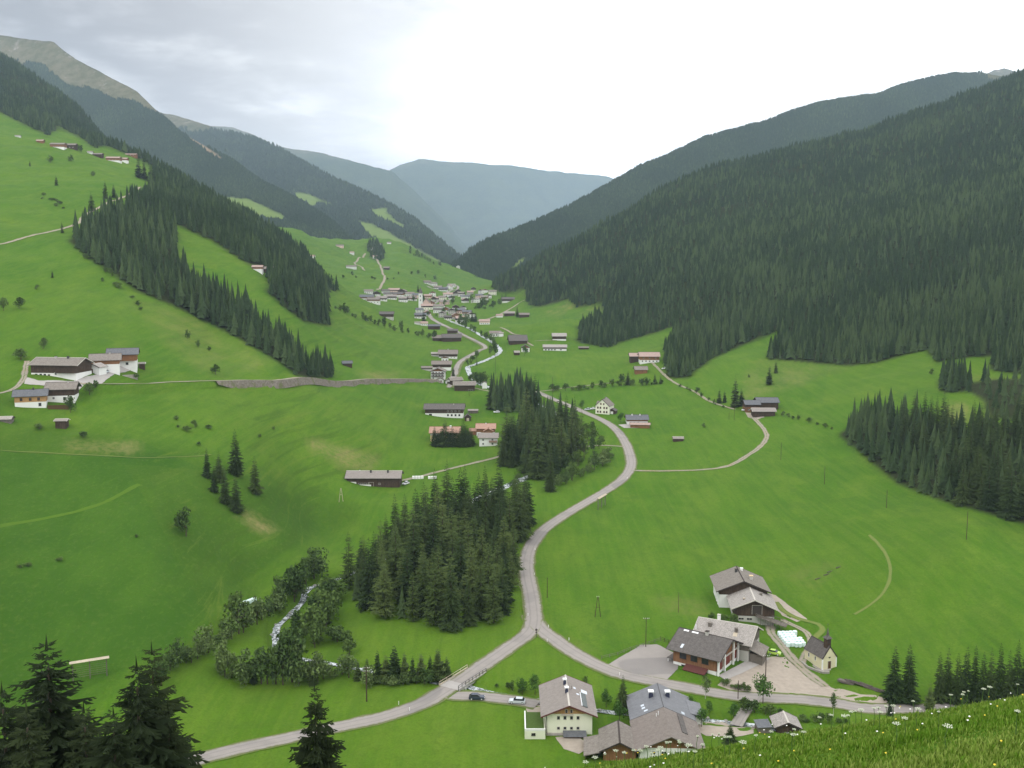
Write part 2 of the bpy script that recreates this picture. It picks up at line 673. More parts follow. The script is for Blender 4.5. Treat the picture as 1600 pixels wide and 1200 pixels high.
road('hut_path', [(735, 605), (752, 609), (768, 612)], 2.6, 'gravel', 3)
road('farm_mid', [(1018, 566), (1030, 578), (1045, 592), (1062, 602), (1085, 612), (1105, 625), (1125, 633), (1148, 640)], 2.6, 'gravel', 3)
road('far_a', [(589, 453), (597, 444), (601, 433), (597, 422), (592, 412), (588, 402)], 5.0, 'gravel', 2, step=8, ymin=1400)
road('far_b', [(570, 423), (563, 416), (554, 411), (563, 402), (571, 396)], 4.5, 'gravel', 2, step=8, ymin=1400)
road('right_village', [(745, 502), (770, 496), (795, 484), (810, 474), (820, 469)], 4.0, 'gravel', 3, step=4)
road('house_mid', [(782, 512), (800, 521), (815, 524), (822, 534), (833, 541)], 3.0, 'gravel', 3)
road('field_right', [(835, 533), (870, 532)], 2.0, 'gravel', 2)
road('lower_path', [(-40, 702), (0, 704), (60, 707), (130, 710), (210, 715), (270, 714), (330, 711)], 1.6, 'worn_grass', 4)
road('mown_track', [(-60, 836), (0, 822), (60, 812), (120, 799), (170, 782), (218, 757)], 1.7, 'mown_grass', 4, grade=False)
road('field_track', [(1358, 836), (1375, 853), (1388, 875), (1391, 900), (1381, 925), (1360, 945), (1335, 960)], 1.3, 'worn_grass', 4, grade=False)
road('chapel_track', [(1290, 1072), (1262, 1052), (1240, 1032), (1225, 1012), (1206, 990), (1203, 977)], 3.0, 'gravel', 3)
road('chapel_loop', [(1250, 1042), (1260, 1020), (1268, 1003), (1258, 987), (1236, 975), (1222, 967)], 2.2, 'gravel', 3)
road('loop_end', [(1268, 1003), (1278, 992), (1286, 984), (1278, 975), (1250, 968), (1225, 955), (1212, 940)], 2.2, 'worn_grass', 3)
road('lane', [(1183, 1089), (1170, 1103), (1160, 1118), (1150, 1134)], 3.2, 'asphalt', 3)

WATER = [('stream_lower', [(640, 856), (580, 880), (535, 899), (503, 908), (480, 917), (472, 938), (455, 956), (436, 972), (430, 990), (436, 1012), (470, 1026), (520, 1034), (570, 1042), (630, 1052), (690, 1062), (722, 1066),
                          (760, 1077), (800, 1083), (838, 1091), (895, 1101), (950, 1107), (1010, 1112), (1060, 1115), (1120, 1121), (1160, 1126), (1195, 1131), (1250, 1142), (1310, 1141), (1380, 1134), (1480, 1130)], 2.2),
         ('stream_middle', [(700, 800), (760, 770), (830, 740), (880, 715), (903, 696), (905, 678), (893, 660), (870, 645), (830, 626), (790, 612), (750, 598), (736, 586), (731, 573),
                            (740, 569), (755, 563), (773, 555), (782, 547), (776, 539), (762, 529), (745, 519), (722, 508), (700, 499)], 4.6)]
WC = {}
for key, pts, w in WATER:
    c = course(pts, 2.0)
    WC[key] = (c, smooth(ground_z(c[:, 0], c[:, 1]), 6) - 0.9, w)
Z0 = ground_z                                     # ground before grading


def _grade(c, z, half, blend, mode):
    """pull the ground to a course: 'flat' both ways, 'cut' only downwards"""
    global SG
    Yv = np.exp(VV)
    best = {}
    for (x, y), zz_ in zip(c, z):
        R = half + blend + 3
        j0, j1 = np.searchsorted(Yv, y - R), np.searchsorted(Yv, y + R)
        if y + R < Yv[0]:
            continue
        i0 = np.searchsorted(UU, (x - R) / y - 0.01)
        i1 = np.searchsorted(UU, (x + R) / y + 0.01)
        yy = Yv[None, j0:j1]
        xx = UU[i0:i1, None] * yy
        d = np.hypot(xx - x, yy - y)
        ii, jj = np.nonzero(d < R)
        for a, b in zip(ii, jj):
            key = (i0 + a, j0 + b)
            q = d[a, b]
            if key not in best or q < best[key][0]:
                best[key] = (q, zz_)
    if not best:
        return
    ks = np.array(list(best.keys()))
    vs = np.array(list(best.values()))
    Yq = Yv[ks[:, 1]]
    ez = SG[ks[:, 0], ks[:, 1]] * Yq
    wgt = 1 - sstep(half, half + blend, vs[:, 0])
    nz = ez * (1 - wgt) + (vs[:, 1] - 0.05) * wgt
    if mode == 'cut':
        nz = np.minimum(nz, ez)
    SG[ks[:, 0], ks[:, 1]] = nz / Yq


for key, r in ROADS.items():
    if r['grade'] and r['c'][:, 1].max() < 1500:
        _grade(r['c'], r['z'], r['w'] / 2 + 0.7, r['blend'], 'flat')
for key, (c, z, w) in WC.items():
    _grade(c, z - 0.25, w / 2 - 0.2, 3.0, 'cut')
# ------------------------------------------------------------------ regions of the ground (photo outlines, used as ground points)
F_RIGHT = [(772, 455), (803, 458), (820, 449), (822, 470), (828, 477), (842, 479), (890, 466), (902, 482), (940, 472), (945, 490),
           (905, 512), (903, 535), (945, 543), (1000, 527), (1060, 508), (1040, 545), (1042, 592), (1075, 590), (1105, 565), (1162, 537), (1216, 517),
           (1216, 542), (1195, 560), (1250, 565), (1325, 571), (1378, 566), (1448, 545), (1462, 565), (1521, 558), (1553, 556), (1550, 580),
           (1720, 592), (1900, 560), (1900, 0), (1600, 90), (1475, 150), (1300, 205), (1100, 258), (1000, 305), (900, 368), (827, 408), (772, 445)]
F_RWOOD = [(1312, 680), (1340, 705), (1400, 755), (1480, 785), (1560, 808), (1720, 850), (1720, 640), (1600, 655), (1545, 672), (1482, 676),
           (1440, 662), (1400, 645), (1340, 655)]
F_RLINK = [(1500, 602), (1560, 592), (1700, 596), (1700, 650), (1600, 656), (1548, 652), (1535, 625)]
F_RWOOD2 = [(1468, 612), (1512, 612), (1510, 588), (1470, 592)]
F_LEFT = [(110, 378), (135, 352), (190, 327), (215, 312), (245, 296), (272, 345), (280, 400), (300, 432), (355, 472), (405, 505), (470, 555),
          (515, 575), (520, 590), (485, 592), (462, 586), (442, 570), (370, 527), (297, 490), (257, 472), (212, 455), (180, 430), (130, 397)]
F_LEFT2 = [(245, 296), (240, 262), (275, 270), (330, 300), (400, 335), (445, 370), (478, 402), (512, 443), (530, 455), (505, 455), (492, 430), (470, 425), (437, 405),
           (432, 420), (390, 414), (332, 377), (272, 350)]
F_LEFT3 = [(422, 432), (417, 457), (445, 482), (475, 503), (517, 509), (510, 475), (507, 447), (495, 427), (470, 427), (440, 415)]
F_LEFTUP = [(-300, 120), (-150, 165), (0, 175), (37, 194), (75, 212), (92, 198), (130, 217), (150, 233), (162, 226), (215, 247), (240, 262), (262, 262),
            (215, 225), (170, 185), (100, 130), (40, 80), (0, 60), (-300, -60)]
F_FAR = [(573, 384), (582, 376), (597, 386), (601, 404), (594, 409), (580, 402)]
M_STEEP = [(-400, 560), (-60, 560), (30, 650), (330, 712), (540, 790), (510, 840), (380, 925), (290, 1010), (150, 1085), (-400, 1300)]   # lower left bank, given a darker grass colour


def feather(px, py, poly, r=5.0):
    """soft membership of a photo outline (5 probes)"""
    s = 0.0
    for dx, dy in ((0, 0), (r, 0), (-r, 0), (0, r * .5), (0, -r * .5)):
        s = s + inpoly(px + dx, py + dy, poly).astype(float)
    return s / 5.0


UG, VG = np.meshgrid(UU, VV, indexing='ij')
YG = np.exp(VG)
XG, ZG = UG * YG, SG * YG
PXG, PYG = pix(XG, YG, ZG)
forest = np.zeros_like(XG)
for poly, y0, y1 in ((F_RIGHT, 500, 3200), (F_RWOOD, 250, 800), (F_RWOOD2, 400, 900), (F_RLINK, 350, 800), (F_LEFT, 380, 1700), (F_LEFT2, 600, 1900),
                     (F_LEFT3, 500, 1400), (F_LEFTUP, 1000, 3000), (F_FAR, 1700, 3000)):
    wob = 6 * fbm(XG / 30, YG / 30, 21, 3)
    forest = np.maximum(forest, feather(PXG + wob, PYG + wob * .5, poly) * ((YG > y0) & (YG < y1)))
steep = feather(PXG, PYG, M_STEEP, 30) * (YG > 190) * (YG < 700)
dry = np.zeros_like(XG)
for poly, k in (([(485, 685), (505, 690), (600, 715), (575, 735), (545, 735), (490, 705)], .8),
                ([(100, 690), (215, 690), (215, 710), (110, 708)], .7), ([(385, 795), (440, 830), (410, 835), (375, 810)], .9),
                ([(565, 585), (615, 578), (620, 592), (580, 597)], .7), ([(850, 495), (890, 476), (900, 468), (902, 476), (870, 492)], 1.3),
                ([(905, 492), (940, 473), (943, 482), (920, 492)], .8), ([(330, 305), (385, 310), (450, 345), (400, 340), (345, 325)], 1.0),
                ([(1480, 630), (1512, 625), (1516, 648), (1485, 675), (1470, 652)], 0.6), ([(1190, 560), (1330, 575), (1250, 600), (1150, 640), (1160, 590)], .35),
                ([(1500, 590), (1600, 590), (1600, 640), (1540, 660), (1530, 615)], .4),
                ([(1225, 895), (1290, 880), (1320, 880), (1290, 912), (1260, 920)], .3),
                ([(200, 470), (260, 475), (440, 575), (330, 590), (250, 530)], .25), ([(1020, 930), (1100, 935), (1110, 960), (1040, 962)], .35),
                ([(880, 990), (935, 1022), (905, 1024), (870, 1000)], .3)):
    pw = 9 * fbm(XG / 16, YG / 16, 61, 3)
    dry = np.maximum(dry, k * feather(PXG + pw, PYG + .45 * pw, poly, 11) * (YG > 190))

# meadow / darker grass bank / forest floor on one sheet of ground
k = NB('meadow_ground', 0.95, 0.05)
pos = k.pos()
big = k.noise(0.011, 5, 0.6, vec=pos, dist=0.6)
mid = k.noise(0.07, 5, 0.62, vec=pos, stretch=(1, 0.45, 1, 0.35))
fine = k.noise(1.6, 4, 0.7, vec=pos)
tuft = k.noise(0.45, 5, 0.7, vec=pos)
lush = k.mix(k.ramp(big, 0.36, 0.66), (0.050, 0.136, 0.008), (0.078, 0.168, 0.012))
lush = k.mix(k.ramp(mid, 0.42, 0.74, 0, 0.75), lush, (0.126, 0.200, 0.024))
strp = k.noise(0.16, 5, 0.7, vec=pos, stretch=(1, 0.12, 1, -0.25))
lush = k.mix(k.ramp(strp, 0.40, 0.66, 0, 0.55), lush, (0.052, 0.122, 0.013))
wet = k.noise(0.022, 6, 0.7, vec=pos, dist=1.0)
lush = k.mix(k.ramp(wet, 0.52, 0.68, 0, 0.55), lush, (0.044, 0.112, 0.014))
lush = k.mix(k.ramp(tuft, 0.48, 0.68, 0, 0.5), lush, (0.048, 0.110, 0.011))
dark_grass = k.mix(k.ramp(mid, 0.38, 0.68), (0.028, 0.088, 0.008), (0.046, 0.114, 0.011))
dark_grass = k.mix(k.ramp(tuft, 0.5, 0.75, 0, 0.6), dark_grass, (0.078, 0.120, 0.024))
mow = k.noise(0.42, 3, 0.6, vec=pos, stretch=(1, 0.03, 1, -0.42))
lush = k.mix(k.ramp(mow, 0.42, 0.62, 0, 0.30), lush, (0.110, 0.188, 0.020))
c = k.mix(k.attr('steep'), lush, dark_grass)
nz = k.n.new('ShaderNodeSeparateXYZ')
k.l.new(k.n.new('ShaderNodeNewGeometry').outputs['True Normal'], nz.inputs[0])
bank = k.ramp(nz.outputs[2], 0.955, 0.86)
terr = k.noise(1.0, 5, 0.65, vec=pos, stretch=(0.012, 0.012, 0.42), dist=0.5)
c = k.mix(k.math('MULTIPLY', bank, k.ramp(terr, 0.50, 0.66, 0, 0.55)), c, (0.034, 0.078, 0.010))
c = k.mix(k.math('MULTIPLY', bank, k.ramp(terr, 0.46, 0.36, 0, 0.40)), c, (0.135, 0.175, 0.030))
c = k.mix(k.ramp(fine, 0.35, 0.75, 0, 0.85), c, k.mix(0.6, c, (0.036, 0.080, 0.007)))
c = k.mix(k.ramp(k.noise(0.9, 3, 0.7, vec=pos, stretch=(1, .4, 1, .2)), 0.50, 0.75, 0, 0.22), c, (0.130, 0.180, 0.03))
plot = k.n.new('ShaderNodeTexVoronoi')
plot.inputs['Scale'].default_value = 0.0075
k.l.new(pos, plot.inputs['Vector'])
c = k.mix(0.16, c, k.mix(plot.outputs['Color'], (0.040, 0.105, 0.006), (0.145, 0.190, 0.016)))
c = k.mix(k.math('MULTIPLY', k.math('MULTIPLY', k.attr('dry'), 0.42), k.math('ADD', k.ramp(tuft, 0.30, 0.62), k.ramp(mid, 0.40, 0.7)), clamp=True), c, (0.25, 0.205, 0.090))
# white and yellow flower specks in the hay meadow
spk = k.noise(2.6, 2, 0.5, vec=pos)
zone = k.noise(0.035, 3, 0.6, vec=pos)
c = k.mix(k.math('MULTIPLY', k.ramp(spk, 0.75, 0.82), k.ramp(zone, 0.57, 0.70), clamp=True), c, (0.42, 0.45, 0.28))
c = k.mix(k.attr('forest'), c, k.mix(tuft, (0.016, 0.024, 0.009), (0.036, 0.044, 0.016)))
k.col(c)
k.bump(k.math('ADD', k.math('MULTIPLY', fine, 0.5), tuft), 0.7, 0.5)

idx = np.arange(NU * NV).reshape(NU, NV)
F = np.stack([idx[:-1, :-1], idx[1:, :-1], idx[1:, 1:], idx[:-1, 1:]], -1).reshape(-1, 4)
me = np_mesh('valley_ground', np.stack([XG, YG, ZG], -1).reshape(-1, 3), F, MATS['meadow_ground'], True,
             {'forest': forest, 'steep': steep, 'dry': dry})
tag(link('valley_ground', me), kind='structure')

# ------------------------------------------------------------------ far mountains, each a closed ridge standing at its distance
k = NB('mountain_forest', 1.0, 0.0)
pos = k.pos()
n1_ = k.noise(0.0035, 6, 0.62, vec=pos)
n2_ = k.noise(0.055, 4, 0.7, vec=pos)
fo = k.mix(k.ramp(n1_, 0.35, 0.7), (0.026, 0.046, 0.020), (0.048, 0.070, 0.028))
fo = k.mix(k.ramp(n2_, 0.45, 0.7), fo, (0.070, 0.092, 0.038))
al = k.mix(k.ramp(k.noise(0.02, 6, 0.7, vec=pos), 0.35, 0.68), (0.078, 0.082, 0.036), (0.140, 0.128, 0.078))
al = k.mix(k.ramp(k.noise(0.011, 7, 0.72, vec=pos), 0.56, 0.72), al, (0.27, 0.245, 0.215))
c = k.mix(k.attr('alpine'), fo, al)
c = k.mix(k.attr('clearing'), c, k.mix(k.noise(0.03, 4, 0.6, vec=pos), (0.10, 0.17, 0.035), (0.17, 0.22, 0.06)))
c = k.mix(k.attr('scar'), c, (0.27, 0.20, 0.13))
k.col(c)
k.bump(n2_, 0.8, 8.0)

MOUNT = {}


def mountain(name, ridge, ky, zb, tree_top=1e9, clear=(), scar=(), amp=0.03, seed=1, nx=270, nr=60, p=1.15, alp_w=70.0):
    r = np.array(ridge, float)
    px = np.linspace(r[0, 0], r[-1, 0], nx)
    py = np.interp(px, r[:, 0], r[:, 1])
    Yr = np.interp(px, r[:, 0], r[:, 2])
    py = py + 1.3 * fbm(px / 13.0, px * 0 + seed, seed, 4)
    u, S = us(px, py)
    Zr = S * Yr
    kyv = np.interp(px, r[:, 0], r[:, 3]) if r.shape[1] > 3 else np.full(nx, ky)
    Yb = Yr * kyv
    t = np.linspace(0, 1, nr)[None, :]
    Y = Yb[:, None] + (Yr - Yb)[:, None] * t
    H = (Zr - zb)[:, None]
    Z = zb + H * (t ** p * 0.72 + t * 0.28)
    X = u[:, None] * Y
    env = np.sin(np.pi * np.clip(t, 0, 1)) ** 0.7
    gul = fbm(X / (0.16 * Yr.mean()), Y / (0.35 * Yr.mean()), seed, 5, 0.52)
    Z = Z + env * amp * Yr[:, None] * gul
    # the far side falls away behind the ridge
    tb = np.linspace(0.06, 1, 14)[None, :]
    Y2 = Yr[:, None] * (1 + 0.16 * tb)
    Z2 = Zr[:, None] - (Zr - zb)[:, None] * tb
    X2 = u[:, None] * Y2
    X, Y, Z = np.concatenate([X, X2], 1), np.concatenate([Y, Y2], 1), np.concatenate([Z, Z2], 1)
    PX, PY = pix(X, Y, Z)
    nt_ = X.shape[1]
    if isinstance(tree_top, list):      # treeline given by its course across the slope
        tl = np.array(tree_top, float)
        alp = sstep(-7, 7, np.interp(PX, tl[:, 0], tl[:, 1]) - PY + 16 * fbm(X / 150, Y / 150, seed + 5, 4))
    else:
        alp = sstep(tree_top - alp_w, tree_top + alp_w, Z + 130 * fbm(X / 160, Y / 160, seed + 5, 4)) if tree_top < 1e8 else np.zeros_like(X)
    cl = np.zeros_like(X)
    sc = np.zeros_like(X)
    for poly in clear:
        cl = np.maximum(cl, feather(PX + 5 * fbm(X / 50, Y / 50, 4, 3), PY, poly, 2.0))
    for poly in scar:
        sc = np.maximum(sc, feather(PX, PY, poly, 2.5))
    cl[:, nr:] = 0
    idx = np.arange(nx * nt_).reshape(nx, nt_)
    F = np.stack([idx[:-1, :-1], idx[1:, :-1], idx[1:, 1:], idx[:-1, 1:]], -1).reshape(-1, 4)
    me = np_mesh(name, np.stack([X, Y, Z], -1).reshape(-1, 3), F, MATS['mountain_forest'], True, {'alpine': alp, 'clearing': cl, 'scar': sc})
    o = tag(link('mountain', me), kind='structure')
    MOUNT[name] = dict(X=X[:, :nr], Y=Y[:, :nr], Z=Z[:, :nr], bare=np.maximum(np.maximum(alp, cl), sc)[:, :nr])
    return o


mountain('left_peak', [(-420, 20, 5000), (-200, 35, 4900), (0, 55, 4800), (20, 58, 4800), (85, 66, 4700), (95, 75, 4650), (120, 93, 4600), (160, 114, 4500),
                       (215, 143, 4350), (250, 178, 4250), (275, 202, 4150), (300, 217, 4050), (362, 252, 3900), (412, 287, 3800), (450, 305, 3700),
                       (497, 332, 3600), (525, 352, 3500), (550, 377, 3450), (570, 395, 3400), (600, 425, 3400)], 0.74, -40,
         tree_top=[(-420, 60), (-100, 82), (0, 95), (60, 110), (120, 141), (160, 152), (215, 165), (250, 180), (290, 203), (320, 218), (600, 300)], scar=[[(270, 198), (285, 200), (330, 235), (352, 252), (340, 250), (300, 222)]],
         clear=[[(340, 308), (385, 310), (440, 335), (450, 347), (420, 345), (380, 335), (345, 330)]], amp=0.017, seed=11, alp_w=36)
mountain('left_second', [(200, 165, 7200), (240, 174, 7100), (265, 178, 7000), (312, 192, 6800), (350, 205, 6600), (400, 218, 6400), (432, 230, 6300), (475, 255, 6000), (525, 282, 5700),
                         (562, 297, 5500), (612, 322, 5200), (650, 345, 5000), (685, 375, 4800), (705, 392, 4700), (730, 412, 4600), (760, 430, 4600)], 0.64, -40,
         tree_top=930, clear=[[(452, 300), (480, 303), (522, 322), (523, 326), (505, 322), (492, 318), (497, 328), (470, 318)],
                              [(572, 328), (600, 325), (610, 340), (630, 352), (628, 362), (610, 350), (590, 342)],
                              [(556, 345), (580, 350), (605, 362), (622, 372), (655, 392), (690, 410), (680, 425), (640, 420), (600, 395), (590, 380), (566, 360)],
                              [(690, 372), (715, 390), (712, 394), (690, 378)]], amp=0.02, seed=23, alp_w=90)
mountain('left_far', [(290, 190, 11000), (325, 197, 10900), (362, 199, 10800), (400, 212, 10700), (432, 229, 10600), (500, 239, 10500), (525, 245, 10400), (562, 255, 10300),
                      (612, 267, 10200), (650, 300, 10100), (700, 350, 10000), (740, 400, 10000)], 0.75, -40, tree_top=1180, amp=0.018, seed=31, alp_w=150)
mountain('centre_far', [(440, 340, 13534), (520, 310, 13534), (575, 288, 13447), (612, 268, 13359), (635, 257, 13359), (655, 250, 13272), (690, 253, 13272), (740, 257, 13272), (800, 260, 13272), (850, 266, 13272),
                        (900, 271, 13185), (950, 276, 13185), (968, 283, 13185), (1020, 300, 13098), (1120, 350, 13098)], 0.72, -40, tree_top=1400, amp=0.055, seed=41, alp_w=110)
mountain('right_second', [(640, 455, 2700, .92), (678, 442, 2750, .92), (685, 435, 2800, .9), (715, 410, 2950, .86), (735, 392, 3050, .84), (765, 375, 3150, .80), (815, 357, 3350, .75), (865, 335, 3500, .72), (922, 307, 3700, .7), (965, 282, 3850, .7),
                          (1000, 262, 3900, .7), (1040, 246, 4000, .7), (1100, 217, 4100, .7), (1137, 207, 4150, .7), (1190, 193, 4200, .7), (1250, 172, 4250, .7), (1275, 164, 4250, .7),
                          (1340, 153, 4300, .7), (1375, 149, 4350, .7), (1400, 138, 4400, .7), (1450, 125, 4500, .7), (1490, 117, 4600, .7), (1520, 118, 4700, .7), (1535, 113, 4700, .7),
                          (1552, 117, 4700, .7), (1650, 130, 4700, .7), (1900, 120, 4700, .7)], 0.60, -60, tree_top=900, amp=0.015, seed=53, alp_w=50,
         clear=[[(825, 405), (800, 425), (785, 438), (790, 425), (812, 405)]])
mountain('right_far', [(1480, 135, 7600), (1530, 120, 7600), (1552, 110, 7500), (1570, 107, 7500), (1590, 112, 7400), (1650, 100, 7400), (1760, 130, 7400)], 0.8, -40,
         tree_top=1300, amp=0.02, seed=61)

# ------------------------------------------------------------------ air
haze = MB().box(-5400, 5400, -60, 16000, -170, 1640).build('haze', None)
tag(haze, kind='stuff')
hm = bpy.data.materials.new('haze')
hm.use_nodes = True
hn = hm.node_tree.nodes
hn.clear()
ho = hn.new('ShaderNodeOutputMaterial')
hv = hn.new('ShaderNodeVolumePrincipled')
hv.inputs['Color'].default_value = (0.62, 0.80, 1.0, 1)
hv.inputs['Density'].default_value = 4.8e-5
hm.node_tree.links.new(hv.outputs[0], ho.inputs['Volume'])
haze.data.materials.append(hm)
# ------------------------------------------------------------------ roads, tracks, yards, water
k = NB('asphalt', 0.9, 0.1)
pos = k.pos()
a_ = k.mix(k.noise(0.35, 5, 0.65, vec=pos), (0.235, 0.215, 0.198), (0.315, 0.288, 0.265))
a_ = k.mix(k.ramp(k.noise(0.06, 3, 0.6, vec=pos), 0.52, 0.64, 0, 0.6), a_, (0.205, 0.19, 0.18))
a_ = k.mix(k.ramp(k.noise(9.0, 3, 0.7, vec=pos), 0.4, 0.8, 0, 0.4), a_, (0.36, 0.33, 0.30))
e_ = k.attr('edge')
a_ = k.mix(k.math('MULTIPLY', k.ramp(e_, 0.72, 1.0), k.ramp(k.noise(0.5, 4, 0.7, vec=pos), 0.35, 0.6), clamp=True), a_, (0.15, 0.16, 0.075))
tr = k.math('ABSOLUTE', k.math('SUBTRACT', e_, 0.42))
a_ = k.mix(k.ramp(tr, 0.0, 0.16, 0.45, 0.0), a_, (0.18, 0.165, 0.155))
a_ = k.mix(k.ramp(k.noise(0.021, 2, 0.5, vec=pos), 0.60, 0.615, 0, 0.55), a_, (0.175, 0.165, 0.16))
k.col(a_)
k.bump(k.noise(12, 3, 0.6, vec=pos), 0.2, 0.02)

k = NB('gravel', 0.95, 0.05)
pos = k.pos()
g_ = k.mix(k.noise(0.5, 6, 0.7, vec=pos), (0.225, 0.195, 0.150), (0.345, 0.305, 0.255))
g_ = k.mix(k.ramp(k.noise(0.12, 4, 0.6, vec=pos), 0.5, 0.68, 0, 0.7), g_, (0.30, 0.235, 0.155))
mid_ = k.ramp(k.attr('edge'), 0.0, 0.30, 1, 0)
g_ = k.mix(k.math('MULTIPLY', k.math('ADD', k.ramp(k.attr('edge'), 0.6, 1.0), k.math('MULTIPLY', mid_, k.attr('track'))), k.ramp(k.noise(0.6, 5, 0.7, vec=pos), 0.35, 0.6), clamp=True), g_, (0.085, 0.14, 0.03))
k.col(g_)
k.bump(k.noise(5, 4, 0.7, vec=pos), 0.4, 0.05)

k = NB('worn_grass', 0.95, 0.05)
pos = k.pos()
w_ = k.mix(k.noise(0.8, 5, 0.7, vec=pos), (0.10, 0.165, 0.030), (0.185, 0.19, 0.065))
k.col(k.mix(k.ramp(k.attr('edge'), 0.5, 1.0), w_, (0.075, 0.145, 0.020)))
k = NB('mown_grass', 0.95, 0.05)
pos = k.pos()
k.col(k.mix(k.noise(0.5, 5, 0.7, vec=pos), (0.060, 0.125, 0.012), (0.085, 0.150, 0.016)))

k = NB('stream_water', 0.12, 0.5)
pos = k.pos()
f_ = k.noise(0.55, 7, 0.75, vec=pos, dist=1.2)
foam = k.ramp(f_, 0.45, 0.60)
k.col(k.mix(foam, (0.085, 0.105, 0.100), (0.62, 0.66, 0.68)))
rr = k.n.new('ShaderNodeMapRange')
k.l.new(foam, rr.inputs[0])
rr.inputs[3].default_value, rr.inputs[4].default_value = 0.12, 0.8
k.l.new(rr.outputs[0], k.b.inputs['Roughness'])
k.bump(k.noise(1.4, 5, 0.7, vec=pos), 0.6, 0.2)
simple('stream_bed', (0.30, 0.29, 0.27), 0.4, 0.8, obj=False)


def ribbon(name, c, z, w, mat, lift=0.07, edge_noise=0.25, nx=9, track=0.0, zfun=None):
    d = np.gradient(c, axis=0)
    d /= np.linalg.norm(d, axis=1, keepdims=True) + 1e-9
    nrm = np.stack([d[:, 1], -d[:, 0]], -1)
    s = np.cumsum(np.r_[0, np.linalg.norm(np.diff(c, axis=0), axis=1)])
    t = np.linspace(-1, 1, nx)
    wl_ = w / 2 * (1 + edge_noise * fbm(s / 5.0, s * 0 + 1.3, 3, 3))
    wr_ = w / 2 * (1 + edge_noise * fbm(s / 5.0, s * 0 + 9.1, 8, 3))
    off = np.where(t[None] < 0, t[None] * wl_[:, None], t[None] * wr_[:, None])
    X = c[:, :1] + nrm[:, :1] * off
    Y = c[:, 1:] + nrm[:, 1:] * off
    if z is None:
        Z = ground_z(X, Y)
    else:
        Z = np.maximum(z[:, None] + 0 * X, ground_z(X, Y)) if mat != 'stream_water' else z[:, None] + 0 * X
    Z = Z + lift + 0.00022 * np.maximum(Y - 250, 0)
    n = len(c)
    idx = np.arange(n * nx).reshape(n, nx)
    F = np.stack([idx[:-1, :-1], idx[:-1, 1:], idx[1:, 1:], idx[1:, :-1]], -1).reshape(-1, 4)
    e = np.abs(t)[None] + 0 * X
    me = np_mesh(name, np.stack([X, Y, Z], -1).reshape(-1, 3), F, MATS[mat], True, {'edge': e, 'track': np.full(X.size, track)})
    return tag(link(name, me), kind='structure')


k = NB('verge', 0.95, 0.05)
pos = k.pos()
vg = k.mix(k.noise(0.7, 5, 0.7, vec=pos), (0.055, 0.105, 0.012), (0.20, 0.18, 0.115))
k.col(k.mix(k.ramp(k.attr('edge'), 0.86, 1.0), vg, (0.078, 0.145, 0.010)))
k.bump(k.noise(4, 4, 0.7, vec=pos), 0.5, 0.06)
RN = {'asphalt': 'road', 'gravel': 'gravel_track', 'worn_grass': 'footpath', 'mown_grass': 'mown_strip'}
for key, r in ROADS.items():
    ribbon(RN[r['mat']], r['c'], r['z'] if r['grade'] and r['c'][:, 1].max() < 1500 else None, r['w'], r['mat'],
           lift={'asphalt': 0.09, 'gravel': 0.07, 'worn_grass': 0.06, 'mown_grass': 0.05}[r['mat']] + (0.004 if key in ('east', 'lane') else 0.008 if key == 'drive' else 0),
           edge_noise=0.10 if r['mat'] == 'asphalt' else 0.5, track=1.0 if r['mat'] == 'gravel' and r['w'] < 3.5 else 0.0)
for key in ('main', 'east', 'valley', 'drive'):
    r = ROADS[key]
    tag(ribbon('road_verge', r['c'], r['z'], r['w'] + 1.7, 'verge', lift=0.045 + (0.004 if key == 'east' else 0.008 if key == 'drive' else 0), edge_noise=0.22), kind='structure')
for key, (c, z, w) in WC.items():
    ribbon('stream', c, z, w, 'stream_water', lift=0.0, edge_noise=0.7, nx=7)


def yard(name, pts, mat, lift=0.06, cell=2.5, wob=0.5):
    """a patch of ground surface with the outline given by photo points"""
    w = [G(*p) for p in pts]
    b = []
    n = len(w)
    for i in range(n):
        p, q = w[i], w[(i + 1) % n]
        m = max(1, int((q - p).length / 1.2))
        for j in range(m):
            a = p.lerp(q, j / m)
            b.append(Vector((a.x + wob * float(fbm(a.x / 2.5, a.y / 2.5, 5, 2)), a.y + wob * float(fbm(a.x / 2.5, a.y / 2.5, 15, 2)))))
    xs, ys = [p.x for p in b], [p.y for p in b]
    pts2 = list(b)
    bp = [(p.x, p.y) for p in b]
    gx = np.arange(min(xs), max(xs), cell)
    gy = np.arange(min(ys), max(ys), cell)
    for x in gx:
        ins = inpoly(np.full(len(gy), x), gy, bp)
        for y in gy[ins]:
            pts2.append(Vector((x, float(y))))
    nb = len(b)
    vs, _, fs, *_ = delaunay_2d_cdt(pts2, [(i, (i + 1) % nb) for i in range(nb)], [], 1, 1e-4)
    V = [(v.x, v.y, float(ground_z(v.x, v.y)) + lift) for v in vs]
    return tag(mesh_obj(name, V, [tuple(f) for f in fs], MATS[mat], None, True), kind='structure')


